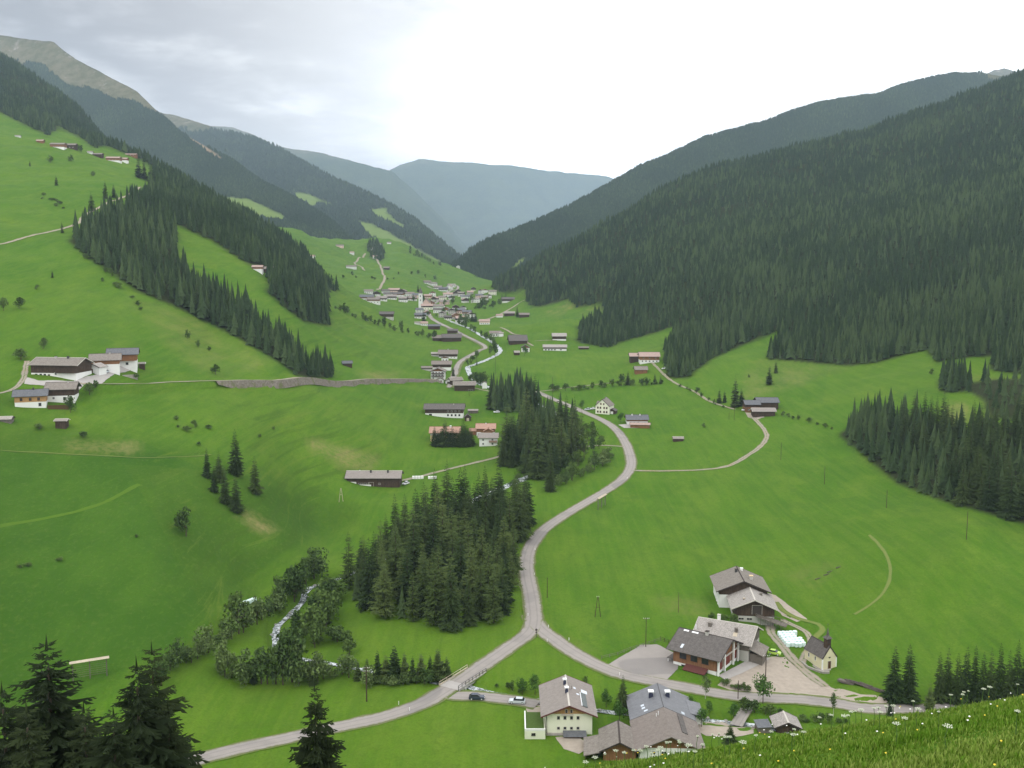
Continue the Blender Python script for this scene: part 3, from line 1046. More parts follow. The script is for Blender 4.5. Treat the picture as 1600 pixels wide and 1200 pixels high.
simple('concrete', (0.36, 0.34, 0.32), 0.18, 0.6, obj=False)
simple('yard_gravel', (0.33, 0.285, 0.235), 0.28, 0.7, obj=False)
yard('yard', [(945, 1042), (975, 1024), (1000, 1008), (1026, 1007), (1042, 1015), (1064, 1026), (1060, 1046), (1046, 1058), (1040, 1066), (1000, 1062), (965, 1052)], 'asphalt', 0.115)
yard('gravel_yard', [(1122, 1070), (1150, 1052), (1180, 1036), (1205, 1026), (1240, 1026), (1256, 1038), (1275, 1060), (1300, 1075), (1345, 1085), (1400, 1097), (1380, 1100), (1300, 1096),
                     (1240, 1092), (1180, 1086), (1140, 1078)], 'yard_gravel', 0.05)
yard('concrete_apron', [(1122, 1056), (1142, 1046), (1168, 1032), (1190, 1024), (1203, 1030), (1184, 1040), (1160, 1052), (1134, 1063)], 'concrete', 0.125, wob=0.1)
yard('yard', [(40, 589), (60, 595), (115, 596), (150, 586), (185, 572), (212, 568), (214, 577), (180, 584), (150, 600), (120, 612), (100, 606), (60, 602), (38, 600)], 'concrete', 0.14)
yard('yard', [(820, 1098), (848, 1096), (848, 1120), (824, 1120)], 'yard_gravel', 0.06)
yard('yard', [(868, 1152), (905, 1152), (925, 1165), (905, 1178), (880, 1170)], 'yard_gravel', 0.06)
yard('gravel_yard', [(1088, 1128), (1110, 1124), (1145, 1128), (1180, 1136), (1178, 1146), (1150, 1152), (1105, 1150), (1085, 1140)], 'yard_gravel', 0.06)
yard('yard', [(966, 664), (985, 662), (1010, 664), (1000, 669), (975, 669)], 'concrete', 0.14)
yard('yard', [(1165, 645), (1185, 646), (1195, 652), (1180, 656), (1168, 652)], 'yard_gravel', 0.14)
yard('dirt_patch', [(1198, 926), (1212, 930), (1238, 950), (1262, 968), (1245, 972), (1222, 962), (1208, 948)], 'yard_gravel', 0.05)

# dry stone retaining wall below the hillside road
k = NB('dry_stone', 0.95, 0.05)
pos = k.pos()
vor = k.n.new('ShaderNodeTexVoronoi')
vor.inputs['Scale'].default_value = 1.3
k.l.new(pos, vor.inputs['Vector'])
hsv = k.mix(vor.outputs['Color'], (0.13, 0.115, 0.095), (0.24, 0.21, 0.18))
k.col(k.mix(k.ramp(k.noise(0.15, 4, 0.6, vec=pos), 0.5, 0.7), hsv, (0.12, 0.13, 0.06)))
vd = k.n.new('ShaderNodeTexVoronoi')
vd.inputs['Scale'].default_value = 1.3
k.l.new(pos, vd.inputs['Vector'])
k.bump(vd.outputs['Distance'], 0.8, 0.3)


def side_wall(name, label, key, x0, x1, side, off, top, depth, mat, batter=0.35):
    r = ROADS[key]
    c, z = r['c'], r['z']
    d = np.gradient(c, axis=0)
    d /= np.linalg.norm(d, axis=1, keepdims=True)
    nrm = np.stack([d[:, 1], -d[:, 0]], -1) * side
    PXc, _ = pix(c[:, 0], c[:, 1], z)
    sel = np.nonzero((PXc > x0) & (PXc < x1))[0]
    mb = MB()
    prof = []
    for q, i in enumerate(sel):
        e = min(1.0, min(q, len(sel) - 1 - q) / 6.0)
        o = off + 0.15 * fbm(q / 3.0, 0.5, 4, 2)
        zt = z[i] + top + 0.12 * float(fbm(q / 2.0, 7.5, 5, 2))
        p = c[i] + nrm[i] * (off - 1.6)
        p2 = c[i] + nrm[i] * o
        p3 = c[i] + nrm[i] * (o + batter * depth)
        prof.append([(p[0], p[1], zt - 0.05), (p2[0], p2[1], zt), (p3[0], p3[1], zt - depth * (0.4 + 0.6 * e))])
    vs = [v for row in prof for v in row]
    fs = []
    for i in range(len(prof) - 1):
        for j in range(2):
            a = i * 3 + j
            fs.append((a, a + 1, a + 4, a + 3))
    o = mesh_obj(name, vs, fs, MATS[mat])
    return tag(o, label, 'wall')


side_wall('retaining_wall', 'long grey dry stone retaining wall holding up the hillside road', 'contour', 325, 690, 1, 3.7, 0.12, 4.4, 'dry_stone')
# ------------------------------------------------------------------ plants: materials
def leaf_mat(name, dark, light, src, spec=0.05, third=None):
    """src: 'obj' varies per object, 'attr' per tree of a joined mass"""
    k = NB(name, 0.75, spec)
    r = k.orand() if src == 'obj' else k.attr('rnd')
    base = k.mix(k.ramp(r, 0.0, 1.0), dark, light)
    if third:
        base = k.mix(k.ramp(r, 0.72, 0.95), base, third)
    n = k.noise(0.9, 3, 0.7, vec=k.pos())
    c = k.mix(k.ramp(n, 0.3, 0.75, 0, 0.6), base, k.mix(0.5, base, tuple(min(1, x * 1.9) for x in light)))
    k.col(c)
    return k.m


leaf_mat('spruce_needles', (0.015, 0.030, 0.010), (0.042, 0.064, 0.019), 'obj')
leaf_mat('larch_needles', (0.038, 0.062, 0.017), (0.070, 0.098, 0.028), 'obj')
leaf_mat('dark_needles', (0.010, 0.017, 0.007), (0.022, 0.032, 0.012), 'obj')
leaf_mat('mass_needles', (0.013, 0.028, 0.012), (0.036, 0.059, 0.023), 'attr', third=(0.052, 0.080, 0.031))
leaf_mat('shrub_leaves', (0.030, 0.058, 0.017), (0.084, 0.132, 0.034), 'obj')
leaf_mat('willow_leaves', (0.046, 0.080, 0.026), (0.112, 0.158, 0.052), 'obj')
leaf_mat('garden_leaves', (0.036, 0.082, 0.018), (0.07, 0.14, 0.03), 'obj')
simple('bark', (0.085, 0.066, 0.050), 0.4, 4)
simple('pale_bark', (0.42, 0.40, 0.36), 0.4, 3)


# ------------------------------------------------------------------ plants: shapes (unit height)
def spruce(seed, R=0.17, levels=16, per=8, z0=0.06, detail=0, power=0.9, ragged=0.25, droop=0.42):
    rg = np.random.default_rng(seed)
    V, Fq = [], []

    def kite(p, d, side, L, w, dz, tip=0.0):
        """a drooping spray: base, two sides, tip, ridge"""
        b = len(V)
        m = (p[0] + d[0] * L * .5, p[1] + d[1] * L * .5)
        V.append(p)
        V.append((m[0] + side[0] * w, m[1] + side[1] * w, p[2] - dz * .62 - w * .35))
        V.append((p[0] + d[0] * L, p[1] + d[1] * L, p[2] - dz + tip))
        V.append((m[0] - side[0] * w, m[1] - side[1] * w, p[2] - dz * .62 - w * .35))
        V.append((m[0], m[1], p[2] - dz * .38))
        Fq.extend([(b, b + 1, b + 4), (b + 1, b + 2, b + 4), (b + 2, b + 3, b + 4), (b + 3, b, b + 4)])

    lop = rg.uniform(0, 6.28)
    for i in range(levels):
        t = (i + rg.uniform(-.3, .3)) / levels
        z = z0 + (0.985 - z0) * max(0, t)
        r = R * (1 - max(0, t)) ** power * rg.uniform(1 - ragged, 1 + ragged * .4) + 0.012
        if t < 0.12:
            r *= 0.72 + 2.3 * max(t, 0)
        n = max(5, int(per * (0.6 + 0.4 * (1 - t))))
        a0 = rg.uniform(0, 6.28)
        for j in range(n):
            a = a0 + 2 * math.pi * j / n + rg.uniform(-.3, .3)
            rr = r * rg.uniform(0.72, 1.15) * (1 + 0.10 * math.cos(a - lop))
            zz_ = z + rg.uniform(-.35, .35) / levels
            dr = droop * (0.35 + 0.65 * (1 - t)) * rr
            d = (math.cos(a), math.sin(a))
            s = (-d[1], d[0])
            if detail == 0:
                kite((d[0] * .004, d[1] * .004, zz_), d, s, rr, rr * rg.uniform(.38, .56), dr, rr * 0.12)
            else:
                # a limb with twigs along both sides
                nt = 4 + detail * 2
                kite((d[0] * .004, d[1] * .004, zz_), d, s, rr, rr * .12, dr, rr * .14)
                for q in range(nt):
                    f = 0.18 + 0.80 * (q + rg.uniform(-.3, .3)) / nt
                    p = (d[0] * rr * f, d[1] * rr * f, zz_ - dr * f + rr * .14 * f * f)
                    sg = 1 if q % 2 else -1
                    ang = a + sg * rg.uniform(.5, 1.1) * (1 - .3 * f)
                    dd = (math.cos(ang), math.sin(ang))
                    tl = rr * (0.50 - 0.30 * f) * rg.uniform(.7, 1.25)
                    kite(p, dd, (-dd[1], dd[0]), tl, tl * rg.uniform(.16, .26), tl * rg.uniform(.25, .75), tl * .1)
    # leader
    b = len(V)
    V.extend([(0.004, 0, .95), (-.003, .004, .95), (-.003, -.004, .95), (0, 0, 1.0)])
    Fq.extend([(b, b + 1, b + 3), (b + 1, b + 2, b + 3), (b + 2, b, b + 3)])
    return np.array(V, float), np.array(Fq, np.int32)


def cone_tree(seed, R=0.15, tiers=3, n=6):
    """a far conifer: ragged tiers"""
    rg = np.random.default_rng(seed)
    V, Fq = [], []
    for i in range(tiers):
        zb = 0.05 + 0.78 * i / tiers
        zt = min(1.0, zb + 1.25 / tiers + 0.12)
        zj = .10 / tiers
        r = R * (1 - i / tiers * .9) * rg.uniform(.85, 1.1)
        b = len(V)
        a0 = rg.uniform(0, 6)
        for j in range(n):
            a = a0 + 6.283 * j / n
            q = r * (rg.uniform(.95, 1.2) if j % 2 else rg.uniform(.55, .8))
            V.append((math.cos(a) * q, math.sin(a) * q, zb + (-zj * rg.uniform(0, 2) if j % 2 else zj * 2.4)))
        V.append((0, 0, zt if i < tiers - 1 else 1.0))
        for j in range(n):
            Fq.append((b + j, b + (j + 1) % n, b + n))
    return np.array(V, float), np.array(Fq, np.int32)


def leafy(seed, lobes=7, leaves=420, size=0.055, flat=0.9, base=0.12, spread=0.36, rad=(0.17, 0.28), top=True):
    """a broad crown about 1 high and 1 wide made of leaf clumps spread over several lobes"""
    rg = np.random.default_rng(seed)
    cs = []
    for i in range(lobes):
        a = rg.uniform(0, 6.283)
        q = spread * math.sqrt(rg.uniform(0, 1))
        r = rg.uniform(*rad)
        z = rg.uniform(base + r * .8, 1 - r)
        q *= 1 - 0.55 * max(0, (z - .5) * 2) ** 2 if top else 1
        cs.append((q * math.cos(a), q * math.sin(a), z, r))
    cs.append((0, 0, 0.5, rad[1]))
    cs.append((0.03, -.02, 1 - rad[0], rad[0]))
    V, Fq = [], []
    per = leaves // len(cs)
    for (x, y, z, r) in cs:
        for _ in range(per):
            d = rg.normal(size=3)
            d /= np.linalg.norm(d)
            q = r * rg.uniform(.55, 1.12)
            p = np.array((x, y, z)) + d * q * np.array((1, 1, flat))
            if p[2] < 0.02:
                continue
            n = d + rg.normal(size=3) * .7
            n /= np.linalg.norm(n)
            t = np.cross(n, rg.normal(size=3))
            t /= np.linalg.norm(t) + 1e-9
            s = np.cross(n, t)
            l = size * rg.uniform(.6, 1.4)
            b = len(V)
            V.extend([p - t * l, p + s * l * .62 + n * l * .2, p + t * l, p - s * l * .62 + n * l * .2])
            Fq.append((b, b + 1, b + 2))
            Fq.append((b, b + 2, b + 3))
    return np.array(V, float), np.array(Fq, np.int32)


def trunk_mesh(name, h, r, mat, limbs=0, seed=0, lean=0.0):
    rg = np.random.default_rng(seed)
    mb = MB()
    mb.bar((0, 0, -0.03 * 1), (lean * .4, 0, h * .5), r, 7, r * .72)
    mb.bar((lean * .4, 0, h * .5), (lean, 0, h), r * .72, 7, r * .25)
    for i in range(limbs):
        a = rg.uniform(0, 6.28)
        z = h * rg.uniform(.45, .85)
        mb.bar((lean * z / h * .9, 0, z), (math.cos(a) * .26, math.sin(a) * .26, z + rg.uniform(.12, .25)), r * .45, 5, r * .12)
    return mb.mesh(name, mat)


M = MATS
SPR = [np_mesh('crown', *spruce(100 + i, R=[.19, .21, .175, .20, .225, .185][i], levels=[21, 20, 22, 19, 20, 21][i], per=9, z0=[.04, .03, .05, .04, .03, .08][i], ragged=.32, power=.78), M['spruce_needles']) for i in range(6)]
LAR = [np_mesh('crown', *spruce(200 + i, R=.19 + .02 * i, levels=18, per=8, z0=.08, power=.66, ragged=.4, droop=.25), M['larch_needles']) for i in range(3)]
SPD = [np_mesh('crown', *spruce(300 + i, R=[.19, .215, .175, .20, .225][i], levels=[30, 28, 32, 29, 27][i], per=10, z0=[.02, .03, .06, .02, .04][i], detail=1, ragged=.36, power=.80, droop=.62), M['spruce_needles']) for i in range(5)]
LRD = [np_mesh('crown', *spruce(340 + i, R=.195 + .02 * i, levels=27, per=8, z0=.09, detail=1, power=.68, ragged=.45, droop=.22), M['larch_needles']) for i in range(3)]
SPB = [np_mesh('crown', *spruce(400 + i, R=[.29, .31, .27][i], levels=[40, 40, 36][i], per=13, z0=.02, detail=3, ragged=.36, power=.80), M['dark_needles']) for i in range(3)]
TRK = trunk_mesh('trunk', 0.8, 0.010, M['bark'])
TRKB = trunk_mesh('trunk', 0.9, 0.010, M['bark'])
BUSH = [np_mesh('foliage', *leafy(500 + i, lobes=[7, 9, 8, 6][i], leaves=[430, 520, 480, 380][i]), M['shrub_leaves']) for i in range(4)]
WILL = [np_mesh('foliage', *leafy(520 + i, lobes=9, leaves=560, size=.05), M['willow_leaves']) for i in range(3)]
GARD = [np_mesh('crown', *leafy(540 + i, lobes=[9, 7][i], leaves=700, size=.042, base=.22, spread=.27), M['garden_leaves']) for i in range(2)]
BIRC = [np_mesh('crown', *leafy(560 + i, lobes=10, leaves=520, size=.036, base=.30, spread=.20, rad=(.12, .19)), M['willow_leaves']) for i in range(2)]
HEDG = [np_mesh('foliage', *leafy(580 + i, lobes=6, leaves=170, size=.085), M['shrub_leaves']) for i in range(3)]
STEM = trunk_mesh('stem', 0.6, 0.028, M['bark'], 4, 3)
TSTEM = trunk_mesh('trunk', 0.75, 0.022, M['bark'], 5, 4)
BSTEM = trunk_mesh('trunk', 0.85, 0.017, M['pale_bark'], 4, 5)


def conifer(p, h, label, group=None, kind='spruce', wid=1.0, cat='conifer', name=None):
    r = random.random()
    if kind == 'big':
        cm, tm = random.choice(SPB), TRKB
    elif kind == 'detail':
        cm, tm = random.choice(SPD), TRK
    elif kind == 'larch_detail':
        cm, tm = random.choice(LRD), TRK
    elif kind == 'larch':
        cm, tm = random.choice(LAR), TRK
    else:
        cm, tm = random.choice(SPR), TRK
    nm = name or ('larch_tree' if 'larch' in kind else 'spruce_tree')
    t = thing(nm, label, cat, p, random.uniform(0, 6.28), group)
    s = h * wid * random.uniform(.9, 1.12)
    t.scale = (s, s, h)
    link('crown', cm, t)
    link('trunk', tm, t)
    return t


def bush(p, w, h, label, group=None, pool=None, name='shrub', cat='shrub', stem=True, part='foliage'):
    t = thing(name, label, cat, (p[0], p[1], p[2] - 0.06 * h), random.uniform(0, 6.28), group)
    t.scale = (w, w * random.uniform(.85, 1.15), h)
    link(part, random.choice(pool or BUSH), t)
    if stem:
        link('stem', STEM, t)
    return t


def broadleaf(p, w, h, label, group=None, pool=None, stem=None, name='broadleaf_tree', cat='tree'):
    t = thing(name, label, cat, p, random.uniform(0, 6.28), group)
    t.scale = (w, w, h)
    link('crown', random.choice(pool or GARD), t)
    link('trunk', stem or TSTEM, t)
    return t


# ------------------------------------------------------------------ forests
def candidates(poly, spacing, y0, y1, tol=0.02, seed=0, grow=0.0):
    """ground points inside a photo outline, on a jittered grid with distance-dependent spacing"""
    rg = np.random.default_rng(1000 + seed)
    pts = [us(max(min(p[0], 1900), -330), p[1]) for p in poly]
    um = min(float(a[0]) for a in pts) - .01, max(float(a[0]) for a in pts) + .01
    out = []
    y = y0
    rows = 0
    while y < y1:
        s = spacing(y)
        xs = np.arange(um[0] * y, um[1] * y, s)
        if len(xs):
            X = xs + rg.uniform(-.42, .42, len(xs)) * s
            Y = y + rg.uniform(-.42, .42, len(xs)) * s
            Z = ground_z(X, Y)
            px, py = pix(X, Y, Z)
            wob = 5 * fbm(X / 25, Y / 25, 33, 2)
            ok = inpoly(px + wob, py + wob * .4, poly)
            if ok.any():
                X, Y, Z, px, py = X[ok], Y[ok], Z[ok], px[ok], py[ok]
                u = X / Y
                i = np.clip(((u - UU[0]) / (UU[1] - UU[0])).astype(int), 0, NU - 2)
                j = np.clip(np.searchsorted(VV, np.log(Y)) - 2, 0, NV - 1)
                vis = (Z / Y) > _rmax[i, j] - tol * 18.0 / np.maximum(Y * .02, 10)
                for q in np.nonzero(vis)[0]:
                    out.append((X[q], Y[q], Z[q], px[q], py[q]))
        y += s
    return out


def clear_of_roads(c, m=4.5):
    keep = []
    allp = np.concatenate([r['c'] for r in ROADS.values() if r['c'][:, 1].max() < 1500])
    wat = np.concatenate([w[0] for w in WC.values()])
    for q in c:
        if np.min(np.hypot(allp[:, 0] - q[0], allp[:, 1] - q[1])) > m and np.min(np.hypot(wat[:, 0] - q[0], wat[:, 1] - q[1])) > 2.2:
            keep.append(q)
    return keep


FOR = [
    # key, outline, spacing, ymin, ymax, height range, larch share, label, group
    ('grove', [(522, 922), (548, 912), (600, 868), (640, 838), (700, 815), (780, 810), (832, 818), (812, 850), (808, 910), (812, 950), (800, 972), (760, 988), (700, 984), (650, 978), (602, 968), (560, 948)],
     lambda y: 6.6, 290, 480, (17, 25), .30, ('dark spruce of the dense grove inside the road bend', 'pale larch of the dense grove inside the road bend'), 'trees of the grove in the road bend'),
    ('grove_up', [(783, 722), (812, 735), (850, 757), (868, 760), (866, 742), (895, 722), (912, 705), (906, 682), (892, 664), (856, 655), (822, 660), (806, 688), (788, 712)],
     lambda y: 6.4, 480, 640, (19, 27), .18, ('tall dark spruce in the middle grove beside the stream', 'pale tall larch in the middle grove beside the stream'), 'trees of the middle grove by the stream'),
    ('grove_far', [(758, 640), (790, 646), (838, 646), (846, 628), (800, 622), (762, 624)],
     lambda y: 5.6, 620, 760, (19, 26), 0, ('dark slim spruce in the compact far stand above the middle grove', ''), 'trees of the compact far stand'),
    ('rwood', F_RWOOD, lambda y: 5.6, 290, 640, (13, 19), .06, ('dark spruce in the wood on the steep bank at the right edge', 'pale larch in the wood on the steep bank at the right edge'), 'trees of the bank wood at the right'),
    ('rwood2', F_RWOOD2, lambda y: 5.0, 480, 760, (15, 21), 0, ('dark spruce in the small clump between the bank wood and the forest slope', ''), 'spruces of the small clump above the bank wood'),
    ('rlink', F_RLINK, lambda y: 9.5, 350, 800, (9, 16), .2, ('loose spruce in the scrub between the bank wood and the forest slope', 'pale larch in the scrub between the bank wood and the forest slope'), 'trees linking the bank wood to the slope'),
    ('left', F_LEFT, lambda y: 5.4 + .001 * y, 380, 1500, (14, 22), .10, ('dark spruce in the long forest strip running down the left hillside', 'pale larch in the long forest strip running down the left hillside'), 'trees of the left hillside strip'),
    ('left2', F_LEFT2, lambda y: 6.0, 650, 1750, (11, 18), .1, ('dark spruce in the upper forest on the left hillside', ''), 'x'),
    ('left3', F_LEFT3, lambda y: 6.2, 550, 1400, (14, 21), .05, ('dark spruce in the forest patch under the hillside farm', 'pale larch in the forest patch under the hillside farm'), 'trees of the patch under the hillside farm'),
    ('leftup', F_LEFTUP, lambda y: 6.5 + .002 * (y - 1300), 1050, 2950, (10, 17), .1, ('', ''), 'x'),
    ('far', F_FAR, lambda y: 9.0, 1750, 2900, (13, 20), 0, ('', ''), 'x'),
    ('right', F_RIGHT, lambda y: max(4.6, 4.6 + .0026 * (y - 620)), 520, 2400, (10, 18), .22, ('dark spruce at the foot of the forest slope on the right', 'pale larch at the foot of the forest slope on the right'), 'trees at the foot of the right forest slope'),
]
CAND = []
for n_, (key, poly, sp, y0, y1, hr, ls, lab, grp) in enumerate(FOR):
    c = candidates(poly, sp, y0, y1, seed=n_, tol=0.03)
    if y0 < 700:
        c = clear_of_roads(c) if key in ('grove', 'grove_up', 'grove_far', 'left') else c
    rg = np.random.default_rng(50 + n_)
    for (x, y, z, px, py) in c:
        h = rg.uniform(*hr) * (0.72 + 0.5 * (vnoise(x / 30, y / 30, 8) + .5)) * (1.0 if rg.uniform() > .25 else rg.uniform(.45, .85))
        if key == 'rwood':
            h *= 0.75 + .35 * min(1, max(0, (y - 300) / 250)) if px < 1480 else 1.12
        CAND.append((h / y, key, x, y, z, h, rg.uniform() < ls * (1.6 if vnoise(x / 40, y / 40, 77) > 0 else .4), px, py, lab, grp))
CAND.sort(key=lambda q: -q[0])
SINGLE, MASS = [], []
lim = 268
for q in CAND:
    onframe = -60 < q[7] < 1660 and q[8] < 1300
    if len(SINGLE) < lim and onframe and q[10] != 'x':
        SINGLE.append(q)
    else:
        MASS.append(q)


def ZONE(key, px, py):
    if key == 'grove':
        return ', left tip' if px < 580 else ', road side' if px > 775 else ', front edge' if py > 935 else ', far end' if py < 850 else ', interior'
    if key == 'rwood':
        return ', meadow edge' if py > 700 + (px - 1330) * .42 else ', upper part' if py < 690 else ', interior'
    if key == 'grove_up':
        return ', right half' if px > 850 else ', left half'
    return ''


for (s, key, x, y, z, h, la, px, py, lab, grp) in SINGLE:
    la = la and lab[1] != ''
    zone = ZONE(key, px, py)
    fine_ = h / y > .034
    conifer((x, y, z - .1), h, (lab[1] if la else lab[0]) + zone, grp + zone + (' (larch)' if la else ''), ('larch_detail' if fine_ else 'larch') if la else ('detail' if fine_ else 'spruce'), 1.0)

TPL_NEAR = [cone_tree(600 + i, R=[.155, .17, .14, .16, .20][i], tiers=[8, 9, 8, 7, 6][i], n=9) for i in range(5)]
TPL_MID = [cone_tree(650 + i, R=[.16, .18, .145, .20][i], tiers=[5, 6, 5, 4][i], n=8) for i in range(4)]
TPL_FAR = [cone_tree(700 + i, R=[.19, .21, .17, .24][i], tiers=[3, 3, 4, 2][i], n=6) for i in range(4)]
TPL_TINY = [cone_tree(720 + i, R=.24, tiers=1, n=5) for i in range(3)]


def mass(name, pts, tpls, mat='mass_needles', seed=0, obj_name='distant_forest'):
    """pts: x, y, z, height, width factor, tone -> one object"""
    if not len(pts):
        return None
    rg = np.random.default_rng(seed)
    pts = np.array(pts, float)
    pick = rg.integers(0, len(tpls), len(pts))
    Vs, Fs, Rs, off = [], [], [], 0
    for k_, (tv, tf) in enumerate(tpls):
        q = pts[pick == k_]
        if not len(q):
            continue
        a = rg.uniform(0, 6.283, len(q))
        ca, sa = np.cos(a)[:, None], np.sin(a)[:, None]
        w = (q[:, 3] * q[:, 4])[:, None]
        X = (tv[None, :, 0] * ca - tv[None, :, 1] * sa) * w + q[:, 0:1]
        Y = (tv[None, :, 0] * sa + tv[None, :, 1] * ca) * w + q[:, 1:2]
        Z = tv[None, :, 2] * q[:, 3:4] + q[:, 2:3]
        Vs.append(np.stack([X, Y, Z], -1).reshape(-1, 3))
        Fs.append((tf[None] + (np.arange(len(q)) * len(tv))[:, None, None] + off).reshape(-1, 3))
        Rs.append(np.repeat(q[:, 5], len(tv)))
        off += len(q) * len(tv)
    me = np_mesh(name, np.concatenate(Vs), np.concatenate(Fs), MATS[mat], False, {'rnd': np.concatenate(Rs)})
    return tag(link(obj_name, me), kind='stuff')


mrg = np.random.default_rng(5)
buck = {'near': [], 'mid': [], 'far': []}
for (s, key, x, y, z, h, la, px, py, lab, grp) in MASS:
    tone = np.clip(mrg.normal(.34, .24) + (.5 if la else 0) + .55 * float(vnoise(x / 70, y / 70, 12)) + .5 * float(vnoise(x / 190, y / 190, 19)), 0, 1)
    tone = min(1, max(0, tone + (.24 if y < 1000 else .24 - .30 * min(1, (y - 1000) / 500))))
    y_ = y + mrg.uniform(-130, 130)
    b_ = 'near' if y < 760 else 'mid' if y_ < 1080 else 'far'
    buck[b_].append((x, y, z - .2, h, mrg.uniform(.9, 1.2) * (1.15 if la else 1) * (1.1 if b_ == 'far' else 1), tone))
print('TREES single', len(SINGLE), {k_: len(v) for k_, v in buck.items()})
for k_, tp in (('near', TPL_NEAR), ('mid', TPL_MID), ('far', TPL_FAR)):
    mass('forest_' + k_, buck[k_], tp, seed=3, obj_name='forest')


def mount_trees(key, n, hmin, hmax, seed, wid=1.3, band=None):
    m = MOUNT[key]
    rg = np.random.default_rng(seed)
    X, Y, Z, B = m['X'], m['Y'], m['Z'], m['bare']
    dA = np.abs(np.gradient(X, axis=0)) * np.hypot(np.gradient(Y, axis=1), np.gradient(Z, axis=1))
    PXm, PYm = pix(X, Y, Z)
    vis = (PXm > -120) & (PXm < 1720)
    S_ = Z / Y
    iu = np.clip((X / Y - UU[0]) / (UU[1] - UU[0]), 0, NU - 1).astype(int)
    vis &= S_ > (_rmax[iu, np.clip(np.searchsorted(VV, np.log(Y)) - 2, 0, NV - 1)] - 0.008)
    own = np.maximum.accumulate(S_, axis=1)
    vis &= S_ > own - 0.004
    pr = (dA * (B < .45) * vis * np.clip(1 - B, 0, 1) ** 2).ravel()
    if pr.sum() == 0:
        return
    pick = rg.choice(len(pr), n, p=pr / pr.sum())
    i, j = np.unravel_index(pick, X.shape)
    i2, j2 = np.clip(i + 1, 0, X.shape[0] - 1), np.clip(j + 1, 0, X.shape[1] - 1)
    a, b = rg.uniform(size=n), rg.uniform(size=n)

    def lerp(A):
        return (A[i, j] * (1 - a) + A[i2, j] * a) * (1 - b) + (A[i, j2] * (1 - a) + A[i2, j2] * a) * b
    x, y, z = lerp(X), lerp(Y), lerp(Z)
    h = rg.uniform(hmin, hmax, n)
    tone = np.clip(rg.normal(.35, .25, n) + .6 * vnoise(x / 140, y / 140, seed), 0, 1)
    mass('forest_' + key, np.stack([x, y, z - 1, h, rg.uniform(.9, 1.3, n) * wid, tone], -1), TPL_TINY if n > 9000 else TPL_FAR, seed=seed, obj_name='mountain_forest')


mount_trees('left_peak', 28000, 10, 18, 1)
mount_trees('right_second', 30000, 12, 19, 2)
mount_trees('left_second', 14000, 18, 28, 3, 1.5)

# ------------------------------------------------------------------ single trees
def G3(px, py, ymin=140):
    return G(px, py, ymin)


def con(px, base, top, label, kind='spruce', wid=1.0, group=None, name=None):
    p = G(px, base)
    h = (base - top) * p.y / FPX * 1.04
    return conifer((p.x, p.y, p.z - .1), h, label, group, kind, wid, name=name)


# big spruces just below the viewpoint
for (px, top, Y, h, wid, lab) in [(72, 989, 62, 24, 1.12, 'very large dark spruce, the tallest near tree in the lower left corner'),
                                  (212, 1022, 60, 22, 1.0, 'large dark spruce standing right of the tallest near tree at lower left'),
                                  (236, 998, 66, 23, .95, 'large dark spruce with a slim tip, rightmost of the lower left cluster'),
                                  (2, 1062, 58, 19, 1.15, 'dark near spruce cut off by the left edge of the picture'),
                                  (130, 1092, 54, 17, 1.15, 'low dark spruce filling the gap between the two tall near spruces'), (40, 1092, 50, 16, 1.2, 'low broad dark spruce left in front of the tallest near tree'), (176, 1100, 52, 15, 1.15, 'low dark spruce in front of the two right-hand near spruces'), (262, 1092, 61, 17, .95, 'low dark spruce at the right foot of the lower left cluster'),
                                  (491, 1063, 72, 18, .92, 'lone dark near spruce standing against the road at the bottom')]:
    tp = P(px, top, Y)
    conifer((tp.x, Y, tp.z - h), h, lab, None, 'big', wid)

for (px, b, t, lab, wid) in [(1396, 1094, 1003, 'broad dark spruce, left half of the pair beside the log pile', 1.15), (1418, 1096, 1000, 'broad dark spruce, right half of the pair beside the log pile', 1.1)]:
    con(px, b, t, lab, 'detail', wid)
for i, (px, t) in enumerate([(1452, 1060), (1466, 1012), (1479, 1006), (1494, 1014), (1508, 1004), (1521, 1002), (1534, 1012), (1546, 1006), (1560, 998), (1574, 1010), (1587, 992), (1600, 1000), (1616, 1004), (1640, 998)]):
    if i == 0:
        con(px, 1110, t + 2, 'small light green spruce in front of the dark row by the road', 'larch', .95)
    else:
        con(px, 1100 - (i % 3) * 3, t, 'dark spruce in the row along the road at the lower right', 'detail', .82, 'row of spruces at the lower right')
for (px, b, t, lab) in [(369, 742, 669, 'tallest spruce of the hillside clump, with a regular cone crown'), (399, 771, 711, 'slim spruce standing alone right of the hillside clump'),
                        (324, 745, 699, 'short spruce at the upper left of the hillside clump'), (343, 752, 704, 'short spruce second from the left in the hillside clump'),
                        (352, 786, 728, 'broad spruce in the middle of the hillside clump'), (369, 799, 741, 'lowest spruce at the foot of the hillside clump'),
                        (335, 768, 728, 'low dark spruce at the left flank of the hillside clump')]:
    con(px, b, t, lab, 'detail', 1.15)
